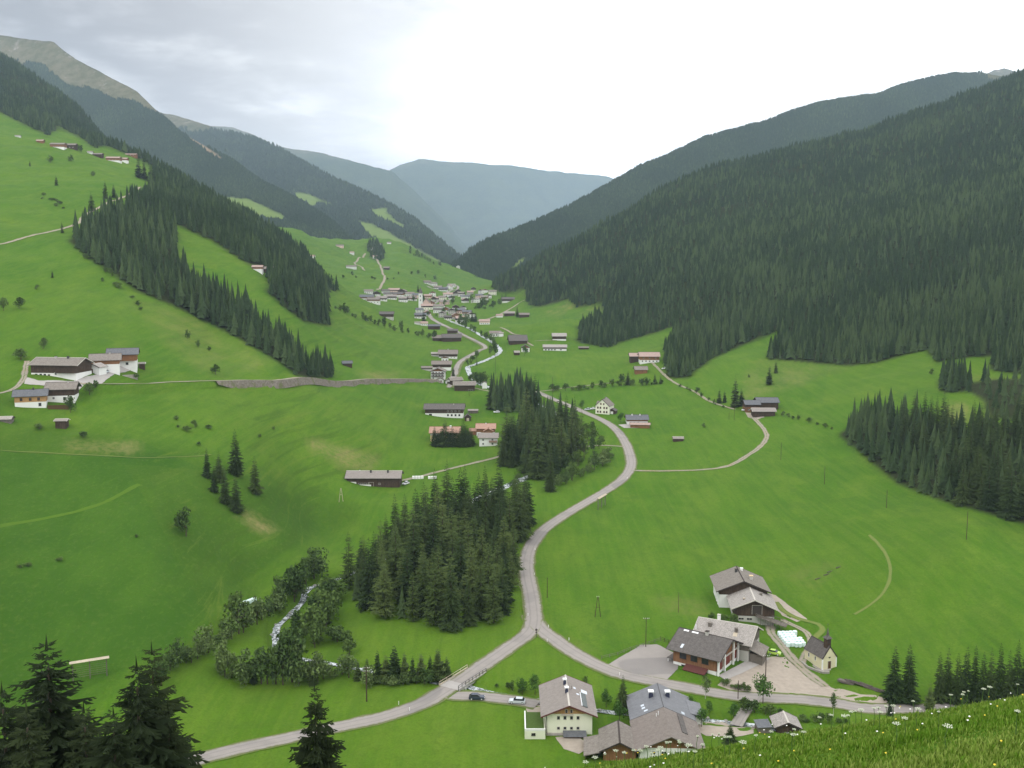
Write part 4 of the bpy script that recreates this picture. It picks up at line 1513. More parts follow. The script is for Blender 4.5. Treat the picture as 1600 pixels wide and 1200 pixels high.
for (px, b, t, lab) in [(1148, 636, 586, 'tall lone spruce left of the right-hand farm'), (1158, 634, 606, 'shorter spruce leaning on the tall spruce by the right-hand farm'), (1124, 630, 606, 'small spruce left of the tall farm spruce'), (1132, 629, 609, 'small round spruce nearest the tall farm spruce'),
                        (1202, 601, 569, 'lone pale spruce on the right meadow below the forest edge'), (1212, 583, 562, 'dark spruce above the lone one on the right meadow'),
                        (981, 601, 578, 'tallest tree of the hedge across the valley floor'), (1023, 600, 583, 'dark spruce in the hedge near the brown-roofed farm'), (1032, 600, 586, 'lower spruce beside another in the hedge near the brown-roofed farm'),
                        (745, 571, 560, 'small dark spruce between the stream and the valley road'), (662, 502, 484, 'dark spruce on the roadside before the village church'),
                        (738, 503, 484, 'left of the two dark spruces on the flat below the village'), (743, 503, 486, 'right of the two dark spruces on the flat below the village'), (808, 496, 478, 'slim dark spruce between two barns on the right village slope'),
                        (653, 456, 443, 'lone dark spruce on the meadow above the church'), (784, 471, 457, 'dark spruce clump left of the pale track at the right village edge'), (790, 472, 456, 'dark spruce beside the farmhouse at the right village edge'),
                        (143, 330, 300, 'dark spruce above the bend of the upper hillside road'), (165, 311, 282, 'left dark spruce of the pair above the upper hillside road'), (178, 309, 288, 'right dark spruce of the pair above the upper hillside road'),
                        (217, 278, 246, 'dark spruce right of the upper hillside farm, left of its clump'), (226, 280, 250, 'dark spruce in the middle of the clump by the upper hillside farm'), (236, 286, 256, 'dark spruce at the right of the clump by the upper hillside farm'),
                        (47, 260, 251, 'tiny dark spruce high on the left meadow'), (88, 290, 274, 'small slim dark spruce on the upper left meadow'), (82, 434, 421, 'small dark spruce on the middle of the left meadow'), (97, 364, 346, 'roundish dark spruce beside the upper hillside road'),
                        (708, 588, 571, 'small dark spruce left of the road beside the white farmhouse')]:
    con(px, b, t, lab, 'spruce', 1.2 if b - t < 40 else 1.0)
for (px, b, t, lab) in [(860, 768, 692, 'tall dark spruce standing forward of the middle grove'), (786, 728, 668, 'spruce at the left corner of the middle grove by the track'), (800, 730, 672, 'spruce with bare trunk beside the track into the middle grove')]:
    con(px, b, t, lab, 'detail', 1.0)
# hedge of conifers in front of the peach-roofed house
for i in range(11):
    px = 679 + i * 5.6
    con(px, 697, 697 - random.uniform(24, 34) - (8 if i in (3, 8) else 0), 'dark clipped conifer in the row hiding the peach-roofed house', 'detail', 1.75, 'conifer row before the peach-roofed house')
# bridge thicket: young trees left of the bridge
for i, (px, b, t) in enumerate([(560, 1062, 1030), (574, 1063, 1026), (590, 1064, 1012), (603, 1065, 1020), (617, 1064, 1004), (632, 1066, 1016), (645, 1065, 1022), (658, 1066, 1018), (672, 1066, 1020), (684, 1065, 1010), (698, 1064, 1022)]):
    con(px, b, t, 'young green conifer in the thicket left of the road bridge', 'larch' if i % 2 else 'spruce', 1.35, 'young conifers left of the road bridge')

# ------------------------------------------------------------------ broadleaved trees and shrubs
def shr(px, base, wpx, hpx, label, group=None, pool=None, name='shrub', cat='shrub', **kw):
    p = G(px, base)
    m = p.y / FPX
    return bush(p, wpx * m, hpx * m, label, group, pool, name, cat, **kw)


def tre(px, base, wpx, hpx, label, group=None, pool=None, stem=None):
    p = G(px, base)
    m = p.y / FPX
    return broadleaf(p, wpx * m, hpx * m, label, group, pool, stem)


def along(pts, n, jit, wr, hr, label, group, pool, seed):
    rg = random.Random(seed)
    L = [0]
    for a, b in zip(pts[:-1], pts[1:]):
        L.append(L[-1] + math.hypot(b[0] - a[0], b[1] - a[1]))
    for i in range(n):
        s = L[-1] * (i + rg.uniform(.1, .9)) / n
        q = max(j for j in range(len(L) - 1) if L[j] <= s)
        f = (s - L[q]) / (L[q + 1] - L[q])
        px = pts[q][0] + (pts[q + 1][0] - pts[q][0]) * f + rg.uniform(-jit, jit)
        py = pts[q][1] + (pts[q + 1][1] - pts[q][1]) * f + rg.uniform(-jit, jit) * .5
        w = rg.uniform(*wr) * rg.choice((.62, .85, 1, 1, 1.15))
        shr(px, py, w, w * rg.uniform(*hr) * rg.choice((.8, 1, 1, 1.2, 1.45)), label, group, rg.choice([pool, pool, BUSH]))


along([(246, 1072), (268, 1042), (300, 1030), (340, 1012), (380, 985), (420, 962), (455, 938), (474, 912), (500, 890)], 27, 7, (30, 48), (.8, 1.1), 'rounded willow shrub in the belt on the far bank of the stream', 'shrubs on the far stream bank', WILL, 1)
along([(330, 1052), (380, 1066), (430, 1068), (480, 1066), (520, 1056), (552, 1058)], 17, 6, (40, 60), (.9, 1.2), 'rounded willow shrub in the belt along the near bank of the stream', 'shrubs on the near stream bank', WILL, 2)
along([(452, 1030), (468, 1000), (486, 975), (505, 945), (525, 928), (500, 1000), (480, 1020)], 18, 9, (32, 52), (.8, 1.1), 'dark shrub between the stream and the grove', 'shrubs between stream and grove', BUSH, 3)
along([(500, 1010), (520, 1000), (545, 1010), (540, 1025)], 6, 6, (26, 40), (.7, 1.0), 'low shrub on the meadow tongue below the grove', 'shrubs below the grove', BUSH, 4)
along([(570, 1068), (620, 1070), (665, 1068), (705, 1063)], 14, 4, (22, 36), (.7, 1.0), 'low shrub under the young conifers left of the bridge', 'low shrubs left of the bridge', WILL, 5)
along([(762, 1073), (800, 1078), (826, 1086)], 4, 3, (12, 18), (.6, .9), 'low shrub on the stream bank right of the bridge', 'low shrubs right of the bridge', BUSH, 6)
along([(862, 765), (880, 758), (905, 748), (930, 735), (948, 722), (955, 712)], 15, 4, (17, 28), (.85, 1.2), 'green broadleaved shrub on the road side of the middle grove', 'shrubs beside the middle grove', WILL, 7)
along([(880, 740), (905, 725), (925, 712), (935, 700)], 7, 4, (16, 24), (.9, 1.2), 'dark shrub behind the pale shrubs of the middle grove', 'dark shrubs of the middle grove', BUSH, 8)
along([(906, 685), (918, 688), (930, 690), (922, 678), (905, 665)], 6, 4, (14, 22), (1., 1.4), 'young tree beside the bright bend of the stream behind the grove', 'young trees by the stream bend', BUSH, 9)
along([(835, 735), (815, 742), (800, 760), (780, 778)], 6, 5, (14, 22), (.6, .9), 'low pale shrub on the ground below the middle grove', 'low shrubs below the middle grove', WILL, 10)
along([(716, 505), (730, 513), (745, 521), (760, 530), (772, 538), (776, 550), (765, 556)], 18, 2, (9, 14), (.9, 1.3), 'small tree in the row along the stream below the village', 'trees along the stream below the village', HEDG, 11)
along([(728, 572), (738, 566), (746, 560)], 4, 2, (10, 14), (1., 1.4), 'small tree between road and stream by the white farmhouse', 'trees between road and stream', HEDG, 12)
along([(735, 600), (746, 598), (752, 604), (757, 592)], 6, 3, (14, 20), (.9, 1.2), 'dark tree beside the small barn left of the far stand', 'trees beside the small barn', HEDG, 13)
along([(862, 612), (875, 611), (900, 610), (930, 607), (955, 605), (985, 602), (1010, 602), (1040, 599)], 20, 1.5, (9, 15), (.7, 1.05), 'dark bush in the hedge crossing the valley floor', 'bushes of the hedge across the valley floor', HEDG, 14)
along([(520, 480), (545, 493), (570, 502), (600, 513), (630, 520), (660, 527), (680, 532)], 22, 2, (8, 13), (.8, 1.4), 'small tree in the hedgerow slanting down to the valley road', 'trees of the slanting hedgerow', HEDG, 15)
along([(640, 470), (690, 478), (720, 472), (760, 474), (770, 480), (690, 495), (655, 492)], 16, 3, (7, 11), (.9, 1.3), 'small green tree among the village houses', 'trees among the village houses', HEDG, 16)
along([(745, 482), (765, 480), (780, 476)], 7, 2, (10, 15), (.8, 1.1), 'tree in the clump at the right edge of the village', 'trees at the right edge of the village', HEDG, 17)
along([(1060, 604), (1080, 612), (1100, 622), (1115, 632), (1135, 640)], 9, 2, (6, 11), (.6, .9), 'small shrub along the ditch up to the right-hand farm', 'shrubs along the ditch', HEDG, 18)
along([(1215, 648), (1240, 655), (1265, 660), (1285, 668), (1300, 672)], 8, 2, (7, 13), (.5, .8), 'low shrub on the path between farm and bank wood', 'shrubs by the farm path', HEDG, 19)
along([(1150, 1108), (1192, 1116), (1212, 1120)], 5, 3, (20, 30), (.9, 1.2), 'dark shrub on the stream bank beside the narrow lane', 'shrubs beside the narrow lane', BUSH, 20)
along([(1215, 1118), (1250, 1127), (1290, 1130), (1330, 1128)], 9, 3, (14, 22), (.5, .8), 'low shrub on the stream bank right of the small hut', 'low shrubs right of the small hut', BUSH, 21)
along([(1125, 1068), (1140, 1074), (1160, 1080), (1172, 1082)], 7, 2, (10, 16), (.55, .8), 'small shrub in the strip between yard and road', 'shrubs between yard and road', BUSH, 22)
along([(118, 398), (150, 412), (175, 436), (205, 468), (230, 490)], 10, 4, (9, 16), (.6, .9), 'small dark shrub on the left hillside below the forest strip', 'shrubs under the forest strip', HEDG, 23)
along([(60, 305), (80, 315), (95, 322), (105, 328)], 8, 6, (7, 12), (.5, .8), 'small bush in the scattered patch on the upper left meadow', 'bushes of the upper left meadow', HEDG, 24)

along([(642, 397), (655, 402), (672, 410), (688, 417)], 14, 2, (5, 9), (.9, 1.5), 'tiny dark tree at the upper edge of the far hillside meadow', 'trees at the upper edge of the far hillside', HEDG, 31)
along([(520, 440), (560, 432), (590, 440), (620, 432), (650, 430), (684, 436)], 13, 5, (4, 8), (.8, 1.4), 'tiny dark tree scattered on the far hillside meadow above the village', 'trees scattered on the far hillside', HEDG, 32)
for (px, b, w, h, lab) in [(291, 838, 38, 52, 'large dark leafy bush alone on the left slope'), (337, 585, 16, 18, 'round bush right of the hillside farm'), (293, 529, 14, 16, 'round bush upper left of a slanting line of bushes'), (310, 543, 10, 14, 'narrow bush below the round one on the slanting line'),
                           (327, 548, 9, 8, 'small bush at the lower end of the slanting line'), (62, 671, 18, 11, 'dark bush left of the small hay hut'), (130, 684, 18, 11, 'dark low bush below and right of the small hay hut'), (276, 656, 11, 8, 'small dark bush above a group on the left slope'),
                           (292, 674, 20, 10, 'dark spread bush in the middle of the left slope'), (305, 668, 14, 14, 'ragged bush right of the spread one on the left slope'), (325, 670, 18, 7, 'low bush at the right of a group on the left slope'), (311, 696, 10, 7, 'small bush above the hillside clump'), (213, 840, 9, 7, 'tiny bush alone on the dark left slope'),
                           (32, 887, 12, 6, 'low bush left end of the lowest bush line on the left slope'), (44, 885, 16, 7, 'low bush in the lowest bush line on the left slope'), (95, 875, 18, 6, 'low stretched bush right end of the lowest bush line'),
                           (278, 668, 8, 5, 'very small bush under the small dark bush'), (405, 684, 9, 7, 'small bush right of the hillside clump top'), (428, 672, 7, 7, 'sparse little bush on the slope right of the clump'),
                           (6, 486, 16, 24, 'dark bush at the left picture edge on the hillside'), (30, 482, 20, 20, 'round dark bush near the left picture edge on the hillside'), (68, 545, 16, 20, 'leafy bush above the hillside farm'), (33, 562, 26, 20, 'dark leafy bush beside the track at the hillside farm'),
                           (140, 617, 20, 22, 'green bush right of the hillside farm yard'), (149, 607, 13, 15, 'dark bush behind the green one at the farm yard'), (110, 645, 18, 30, 'tall dark bush in front of the white-based farm building'), (213, 592, 22, 10, 'light yellow green bush below the farm terrace'),
                           (79, 254, 12, 12, 'round dark bush on the meadow below the upper hillside farm'), (111, 252, 12, 11, 'round dark bush right of another below the upper hillside farm'), (127, 238, 12, 12, 'dark bush at the right end of the upper wooden farm'),
                           (90, 318, 8, 8, 'dark bush at the end of the scattered patch on the upper meadow'), (146, 275, 11, 8, 'low bush under the upper farm road bank'), (1146, 980, 24, 24, 'dark bush left under the wooden barn gable'), (1130, 974, 20, 18, 'dark bush behind the shingled roof'), (1112, 968, 16, 14, 'low bush left behind the shingled roof'),
                           (1100, 668, 10, 8, 'small bush on the meadow left of the right-hand farm'), (440, 918, 11, 14, 'round dark bush at the meadow corner above the stream'), (915, 1068, 14, 14, 'dark bush behind the cream house'),
                           (1170, 590, 6, 6, 'tiny bush on the upper right meadow'), (1455, 585, 12, 10, 'bush under the right forest edge'), (160, 440, 7, 7, 'tiny bush on the left hillside ridge'), (57, 452, 10, 8, 'low bush on the left meadow near the picture edge')]:
    shr(px, b, w, h, lab, None, BUSH if w > 14 else HEDG)
for (px, b, w, h, lab, pool, stm) in [(1102, 1092, 30, 40, 'slender birch on the roadside before the brown hall', BIRC, BSTEM), (1192, 1099, 38, 50, 'dense round tree where the narrow lane meets the road', GARD, TSTEM), (1302, 1120, 20, 42, 'thin young birch on the roadside at the lower right', BIRC, BSTEM),
                                      (968, 1128, 28, 36, 'round garden tree between the cream house and the grey metal roof', GARD, TSTEM), (947, 1106, 22, 32, 'dark round tree right of the cream house', GARD, TSTEM), (1096, 1136, 26, 34, 'bright round tree beside the grey metal roof', GARD, TSTEM), (1108, 1118, 18, 26, 'round tree behind the bright garden tree', GARD, TSTEM),
                                      (1146, 1128, 24, 34, 'round tree left of the narrow lane', GARD, TSTEM), (1080, 1108, 20, 22, 'dark round tree behind the grey metal roof', GARD, TSTEM), (816, 1086, 24, 30, 'dark round tree left of the cream house roof', GARD, TSTEM), (836, 1085, 26, 34, 'dark round tree touching the cream house roof', GARD, TSTEM), (988, 1110, 18, 26, 'dark tree behind the garden spruce', GARD, TSTEM),
                                      (909, 641, 12, 17, 'dark round tree left of the tall white house', GARD, TSTEM), (970, 660, 14, 16, 'dark round tree at the house by the road', GARD, TSTEM), (820, 556, 12, 16, 'dark tree beside the big dark roof on the right', GARD, TSTEM), (694, 590, 10, 12, 'small tree beside the three-storey white house', GARD, TSTEM)]:
    tre(px, b, w, h, lab, None, pool, stm)
for (px, b, t, lab) in [(396, 1068, 1030, 'small dark spruce among the willow shrubs on the near stream bank, left of two'), (489, 1070, 1024, 'small dark spruce among the willow shrubs on the near stream bank, right of two'), (462, 905, 876, 'slim young spruce among the shrubs on the far stream bank'), (510, 975, 936, 'dark small spruce between the stream shrubs and the grove')]:
    con(px, b, t, lab, 'detail', 1.2)
con(973, 1112, 1050, 'dark garden spruce by the road behind the houses', 'detail', 1.45)
con(1141, 1160, 1128, 'small dark garden conifer before the gravel court', 'detail', 1.9)
con(1390, 1118, 1088, 'small dark spruce on the near side of the road at the lower right', 'detail', 1.3)
# ------------------------------------------------------------------ building materials
def roof_mat(name, a, b, bands=2.6, streak=0.5, spec=0.1, rough=0.85, lich=None):
    k = NB(name, rough, spec)
    o = k.pos(True)
    n = k.noise(1.1, 5, 0.7, vec=o)
    st = k.noise(1.0, 4, 0.7, vec=o, stretch=(5.0, 5.0, 0.5))
    c = k.mix(k.ramp(n, 0.3, 0.7), a, b)
    c = k.mix(k.ramp(st, 0.4, 0.7, 0, streak), c, tuple(x * 0.62 for x in a))
    pch = k.noise(4.5, 3, 0.6, vec=o, stretch=(1, 1, 2.2))
    c = k.mix(k.ramp(pch, 0.5, 0.62, 0, streak), c, tuple(min(1, x * 1.25) for x in b))
    if lich:
        c = k.mix(k.ramp(k.noise(0.4, 5, 0.7, vec=o), 0.5, 0.7, 0, .6), c, lich)
    k.col(c)
    w = k.n.new('ShaderNodeTexWave')
    w.wave_type = 'BANDS'
    w.bands_direction = 'Z'
    w.wave_profile = 'SAW'
    w.inputs['Scale'].default_value = bands
    w.inputs['Distortion'].default_value = 0.8
    w.inputs['Detail Scale'].default_value = 4
    k.l.new(o, w.inputs['Vector'])
    k.bump(k.math('ADD', w.outputs['Fac'], k.math('MULTIPLY', n, .6)), 0.5, 0.08)
    return k.m


roof_mat('roof_shingle_light', (0.255, 0.235, 0.215), (0.37, 0.34, 0.315), 3.2, .8)
roof_mat('roof_shingle', (0.165, 0.145, 0.125), (0.25, 0.225, 0.20), 3.2, .5)
roof_mat('roof_dark', (0.095, 0.086, 0.08), (0.145, 0.132, 0.125), 3.0, .4)
roof_mat('roof_brown', (0.17, 0.145, 0.128), (0.235, 0.205, 0.185), 3.0, .35)
roof_mat('roof_tile_grey', (0.225, 0.198, 0.18), (0.285, 0.255, 0.235), 3.4, .18)
roof_mat('roof_metal', (0.135, 0.138, 0.15), (0.185, 0.188, 0.20), 1.0, .15, 0.35, 0.5)
roof_mat('roof_slate', (0.10, 0.105, 0.115), (0.155, 0.16, 0.17), 3.0, .3)
roof_mat('roof_peach', (0.34, 0.205, 0.155), (0.43, 0.28, 0.22), 3.0, .2)
roof_mat('roof_rosy', (0.31, 0.225, 0.195), (0.40, 0.30, 0.26), 3.0, .3)


def wood_mat(name, a, b, vert=True, sc=4.0):
    k = NB(name, 0.85, 0.08)
    o = k.pos(True)
    st = k.noise(1.0, 5, 0.7, vec=o, stretch=(7, 7, 0.35) if vert else (0.35, 0.35, 7))
    n = k.noise(0.5, 4, 0.6, vec=o)
    c = k.mix(k.ramp(st, 0.3, 0.7), a, b)
    c = k.mix(k.ramp(n, 0.4, 0.75, 0, .5), c, tuple(x * .6 for x in a))
    k.col(c)
    k.bump(st, 0.5, 0.05)
    return k.m


wood_mat('wood_brown', (0.17, 0.085, 0.042), (0.29, 0.15, 0.075))
wood_mat('wood_red', (0.165, 0.082, 0.044), (0.27, 0.145, 0.080))
wood_mat('wood_dark', (0.045, 0.032, 0.024), (0.092, 0.066, 0.048))
wood_mat('wood_grey', (0.115, 0.10, 0.085), (0.20, 0.18, 0.155))
wood_mat('wood_new', (0.36, 0.20, 0.085), (0.50, 0.30, 0.14))
wood_mat('wood_pale', (0.40, 0.34, 0.25), (0.55, 0.48, 0.38))


def plaster(name, c, dirt=0.22):
    k = NB(name, 0.9, 0.05)
    o = k.pos(True)
    n = k.noise(0.35, 5, 0.65, vec=o)
    s = k.noise(1.0, 4, 0.7, vec=o, stretch=(1.6, 1.6, 0.3))
    q = k.mix(k.ramp(n, 0.35, 0.75, 0, dirt), c, tuple(x * .72 for x in c))
    k.col(k.mix(k.ramp(s, 0.5, 0.75, 0, dirt), q, (c[0] * .62, c[1] * .60, c[2] * .55)))
    k.bump(k.noise(8, 3, 0.6, vec=o), 0.15, 0.02)
    return k.m


plaster('plaster_white', (0.74, 0.74, 0.72))
plaster('plaster_cream', (0.73, 0.74, 0.60), .12)
plaster('plaster_yellow', (0.66, 0.61, 0.42))
plaster('plaster_pink', (0.68, 0.50, 0.44))
plaster('plaster_sand', (0.62, 0.47, 0.28))
plaster('plaster_grey', (0.44, 0.43, 0.40))
simple('rubble', (0.30, 0.28, 0.25), 0.45, 1.2)
simple('trim_dark', (0.06, 0.05, 0.045), 0.2, 3)
simple('trim_pale', (0.50, 0.47, 0.42), 0.15, 3)
simple('trim_white', (0.78, 0.78, 0.76), 0.06, 3)
simple('trim_red', (0.15, 0.042, 0.032), 0.2, 3)
simple('canopy_maroon', (0.115, 0.045, 0.038), 0.25, 3)
simple('metal_white', (0.78, 0.79, 0.80), 0.05, 3, 0.4, 0.4)
simple('metal_blue', (0.035, 0.04, 0.075), 0.2, 3, 0.5, 0.3)
simple('metal_dark', (0.05, 0.05, 0.052), 0.2, 3, 0.5, 0.4)
simple('glass_dark', (0.022, 0.026, 0.030), 0.3, 1, 0.12, 0.5)
simple('glass_sky', (0.55, 0.60, 0.66), 0.1, 1, 0.1, 0.6)
simple('solar', (0.030, 0.045, 0.040), 0.3, 3, 0.2, 0.6)
simple('door_wood', (0.10, 0.055, 0.03), 0.3, 4)
simple('grass_roof', (0.060, 0.10, 0.022), 0.35, 2)
simple('wrap', (0.66, 0.80, 0.78), 0.08, 2, 0.35, 0.4)
simple('log_end', (0.20, 0.17, 0.14), 0.5, 3)
simple('log_bark', (0.10, 0.085, 0.075), 0.4, 3)

_WC = {}


def win_mesh(w, h, frame):
    key = (round(w, 2), round(h, 2), frame)
    if key not in _WC:
        f = 0.09 if w > .7 else .07
        mb = MB()
        mb.box(-w / 2 - f, w / 2 + f, -.07, .04, h / 2, h / 2 + f).box(-w / 2 - f - .05, w / 2 + f + .05, -.13, .04, -h / 2 - f, -h / 2)
        mb.box(-w / 2 - f, -w / 2, -.07, .04, -h / 2, h / 2).box(w / 2, w / 2 + f, -.07, .04, -h / 2, h / 2)
        if w > .75:
            mb.box(-.03, .03, -.055, .03, -h / 2, h / 2)
        pane = MB().box(-w / 2, w / 2, -.025, .035, -h / 2, h / 2)
        _WC[key] = (mb.mesh('window', MATS[frame]), pane.mesh('pane', MATS['glass_dark']))
    return _WC[key]


def door_mesh(w, h, mat):
    key = ('d', round(w, 2), round(h, 2), mat)
    if key not in _WC:
        mb = MB().box(-w / 2 - .1, -w / 2, -.08, .04, -h / 2, h / 2 + .1).box(w / 2, w / 2 + .1, -.08, .04, -h / 2, h / 2 + .1).box(-w / 2, w / 2, -.08, .04, h / 2, h / 2 + .1)
        lf = MB().box(-w / 2, w / 2, -.03, .035, -h / 2, h / 2)
        _WC[key] = (mb.mesh('door', MATS['trim_pale']), lf.mesh('door_leaf', MATS[mat]))
    return _WC[key]


FACE_R = {'f': 0.0, 'b': math.pi, 'l': -math.pi / 2, 'r': math.pi / 2}


def face_pt(W, L, face, s, z, out=0.0):
    return {'f': (s, -L / 2 - out, z), 'b': (-s, L / 2 + out, z), 'l': (-W / 2 - out, -s, z), 'r': (W / 2 + out, s, z)}[face]


def put_window(root, W, L, face, s, z, w, h, frame='trim_white', out=0.0):
    a, b = win_mesh(w, h, frame)
    o = link('window', a, root, face_pt(W, L, face, s, z, out), FACE_R[face])
    link('pane', b, o)
    return o


def put_door(root, W, L, face, s, w, h, mat='door_wood', z0=0.0, out=0.0):
    a, b = door_mesh(w, h, mat)
    o = link('door', a, root, face_pt(W, L, face, s, z0 + h / 2, out), FACE_R[face])
    link('door_leaf', b, o)
    return o


def chimney(root, x, y, z0, h=1.3, w=0.65, mat='plaster_grey', cap='trim_dark', cowl=False):
    mb = MB().box(x - w / 2, x + w / 2, y - w / 2, y + w / 2, z0 - .8, z0 + h)
    o = mb.build('chimney', MATS[mat], root)
    c = MB()
    if cowl:      # white metal hood on short legs over a dark flue
        c.box(x - w * .7, x + w * .7, y - w * .7, y + w * .7, z0 + h + .28, z0 + h + .5)
        c.box(x - w * .6, x - w * .45, y - w * .6, y - w * .45, z0 + h, z0 + h + .28).box(x + w * .45, x + w * .6, y - w * .6, y - w * .45, z0 + h, z0 + h + .28)
        c.box(x - w * .6, x - w * .45, y + w * .45, y + w * .6, z0 + h, z0 + h + .28).box(x + w * .45, x + w * .6, y + w * .45, y + w * .6, z0 + h, z0 + h + .28)
    else:
        c.box(x - w * .62, x + w * .62, y - w * .62, y + w * .62, z0 + h, z0 + h + .14)
    c.build('chimney_cap', MATS[cap], o)
    return o


def balcony(root, W, L, face, s0, s1, z, d=1.2, mat='wood_brown'):
    mb = MB()
    mb.box(s0, s1, -d, .0, z - .12, z)
    mb.box(s0, s1, -d, -d + .07, z + .88, z + .96)
    n = max(4, int((s1 - s0) / .28))
    for i in range(n):
        x = s0 + (s1 - s0) * (i + .5) / n
        mb.box(x - .09, x + .09, -d + .01, -d + .05, z, z + .88)
    for x in (s0 + .05, s1 - .05):
        mb.box(x - .06, x + .06, -d, 0, z, z + .92)
    o = mb.build('balcony', MATS[mat], root)
    o.location = face_pt(W, L, face, 0, 0)
    o.rotation_euler = (0, 0, FACE_R[face])
    return o


def gable_roof(root, W, L, H, rise, oe, og, mat, trim='trim_dark', th=0.22, y0=None, y1=None, cap=True, left=True, right=True):
    """two roof planes with real thickness, barge boards and a ridge cap"""
    ya = -L / 2 - og if y0 is None else y0
    yb = L / 2 + og if y1 is None else y1
    sl = rise / (W / 2)
    ze = H - oe * sl
    zr = H + rise
    mb = MB()
    t = th
    if left:
        mb.slab([(-W / 2 - oe, ya, ze + t), (0, ya, zr + t), (0, yb, zr + t), (-W / 2 - oe, yb, ze + t)], t)
    if right:
        mb.slab([(W / 2 + oe, ya, ze + t), (0, ya, zr + t), (0, yb, zr + t), (W / 2 + oe, yb, ze + t)], t)
    r = mb.build('roof', MATS[mat], root)
    bb = MB()
    for y in (ya, yb):
        e = -.05 if y == ya else .05
        for s in (-1, 1):
            if (s < 0 and not left) or (s > 0 and not right):
                continue
            a, b = (s * (W / 2 + oe + .02), y + e, ze + t + .05), (0, y + e, zr + t + .05)
            bb.slab([a, b, (0, y - e, zr + t + .05), (s * (W / 2 + oe + .02), y - e, ze + t + .05)], .32)
    bb.build('barge_board', MATS[trim], r)
    if cap:
        rc = MB().slab([(-.22, ya, zr + t - .02), (0, ya, zr + t + .07), (0, yb, zr + t + .07), (-.22, yb, zr + t - .02)], .05)
        rc.slab([(.22, ya, zr + t - .02), (0, ya, zr + t + .07), (0, yb, zr + t + .07), (.22, yb, zr + t - .02)], .05)
        rc.build('ridge_cap', MATS['trim_pale' if 'light' in mat or 'grey' in mat else trim], r)
    return r


def body(root, W, L, H, rise, lower, upper, split, z0=-3.0, jut=.06):
    """masonry below, boards above, both gables closed"""
    if split > 0:
        MB().box(-W / 2, W / 2, -L / 2, L / 2, z0, min(split, H)).build('wall', MATS[lower], root)
    if split < H + rise:
        s = max(split, z0 if split <= 0 else split)
        zb = s if split > 0 else z0
        j = jut if split > 0 else 0
        w, l = W / 2 + j, L / 2 + j
        mb = MB()
        if zb >= H:          # only the gable triangles are boarded
            f = 1 - (zb - H) / rise
            prof = [(-w * f, zb), (w * f, zb), (0, H + rise - .05)]
        else:
            prof = [(-w, zb), (w, zb), (w, H), (0, H + rise - .05), (-w, H)]
        n = len(prof)
        mb.add([(x, -l, z) for x, z in prof] + [(x, l, z) for x, z in prof], [tuple(range(n))[::1], tuple(range(n, 2 * n))[::-1]] + [(i, i + n, (i + 1) % n + n, (i + 1) % n) for i in range(n)])
        mb.build('upper_wall', MATS[upper], root)


def house(name, label, cat, px, py, W, L, H, rise, rz=0.0, face='f', lower='plaster_white', upper='wood_brown', split=2.6, roof='roof_shingle', oe=.9, og=.9,
          wins=(), doors=(), chim=(), balc=(), trim='trim_dark', group=None, frame='trim_white', pos=None, cap=True, dz=0.0):
    r = math.radians(rz)
    off = {'f': (0, L / 2), 'l': (W / 2, 0), 'r': (-W / 2, 0), 'c': (0, 0)}[face]
    if pos is None:
        p = G(px, py)
        x = p.x + off[0] * math.cos(r) - off[1] * math.sin(r)
        y = p.y + off[0] * math.sin(r) + off[1] * math.cos(r)
        zc = p.z + dz
    else:
        x, y, zc = pos
    t = thing(name, label, cat, (x, y, zc), r, group)
    body(t, W, L, H, rise, lower, upper, split)
    gable_roof(t, W, L, H, rise, oe, og, roof, trim, cap=cap)
    for w in wins:
        out = .06 if (w[2] > split and split > 0) else 0
        put_window(t, W, L, *w[:5], frame=w[5] if len(w) > 5 else frame, out=out)
    for d in doors:
        put_door(t, W, L, *d)
    for c in chim:
        x_, y_ = c[0], c[1]
        z_ = H + rise * (1 - abs(x_) / (W / 2)) + .2
        chimney(t, x_, y_, z_, *c[2:])
    for b in balc:
        balcony(t, W, L, *b)
    return t


def row(face, xs, z, w=.9, h=1.1, *a):
    return [(face, x, z, w, h, *a) for x in xs]


def lin(a, b, n):
    return [a + (b - a) * i / (n - 1) for i in range(n)] if n > 1 else [(a + b) / 2]


# ------------------------------------------------------------------ the near hamlet
# cream guest house
t = house('guest_house', 'cream guest house with orange boarded gable and a solar panel on its grey roof', 'house', 889, 1147, 11.4, 16.5, 5.2, 2.35, 0, 'f', 'plaster_cream', 'wood_new', 5.25, 'roof_tile_grey', 1.3, 1.1,
          row('f', [-2.6, -1.0, .6, 2.2], 4.2, .62, .8, 'trim_pale') + row('f', [-2.6, -1.0, .6, 2.2], 1.55, .6, .62, 'trim_pale') + row('l', [-5, -1, 3, 6], 4.0, .8, 1.0) + row('r', [-5, -1, 3, 6], 4.0, .8, 1.0),
          chim=[(-.25, -1.3, 1.0, .75, 'metal_blue', 'metal_white', True), (-.45, 3.9, 1.0, .75, 'metal_blue', 'metal_white', True)], trim='canopy_maroon')
sl = 2.35 / 5.7
an = math.atan(sl)


def on_roof(root, name, x0, x1, y0, y1, mat, H, rise, W, lift=.28, th=.08):
    zf = lambda x: H + rise * (1 - abs(x) / (W / 2)) + lift
    return MB().slab([(x0, y0, zf(x0)), (x1, y0, zf(x1)), (x1, y1, zf(x1)), (x0, y1, zf(x0))], th).build(name, MATS[mat], root)


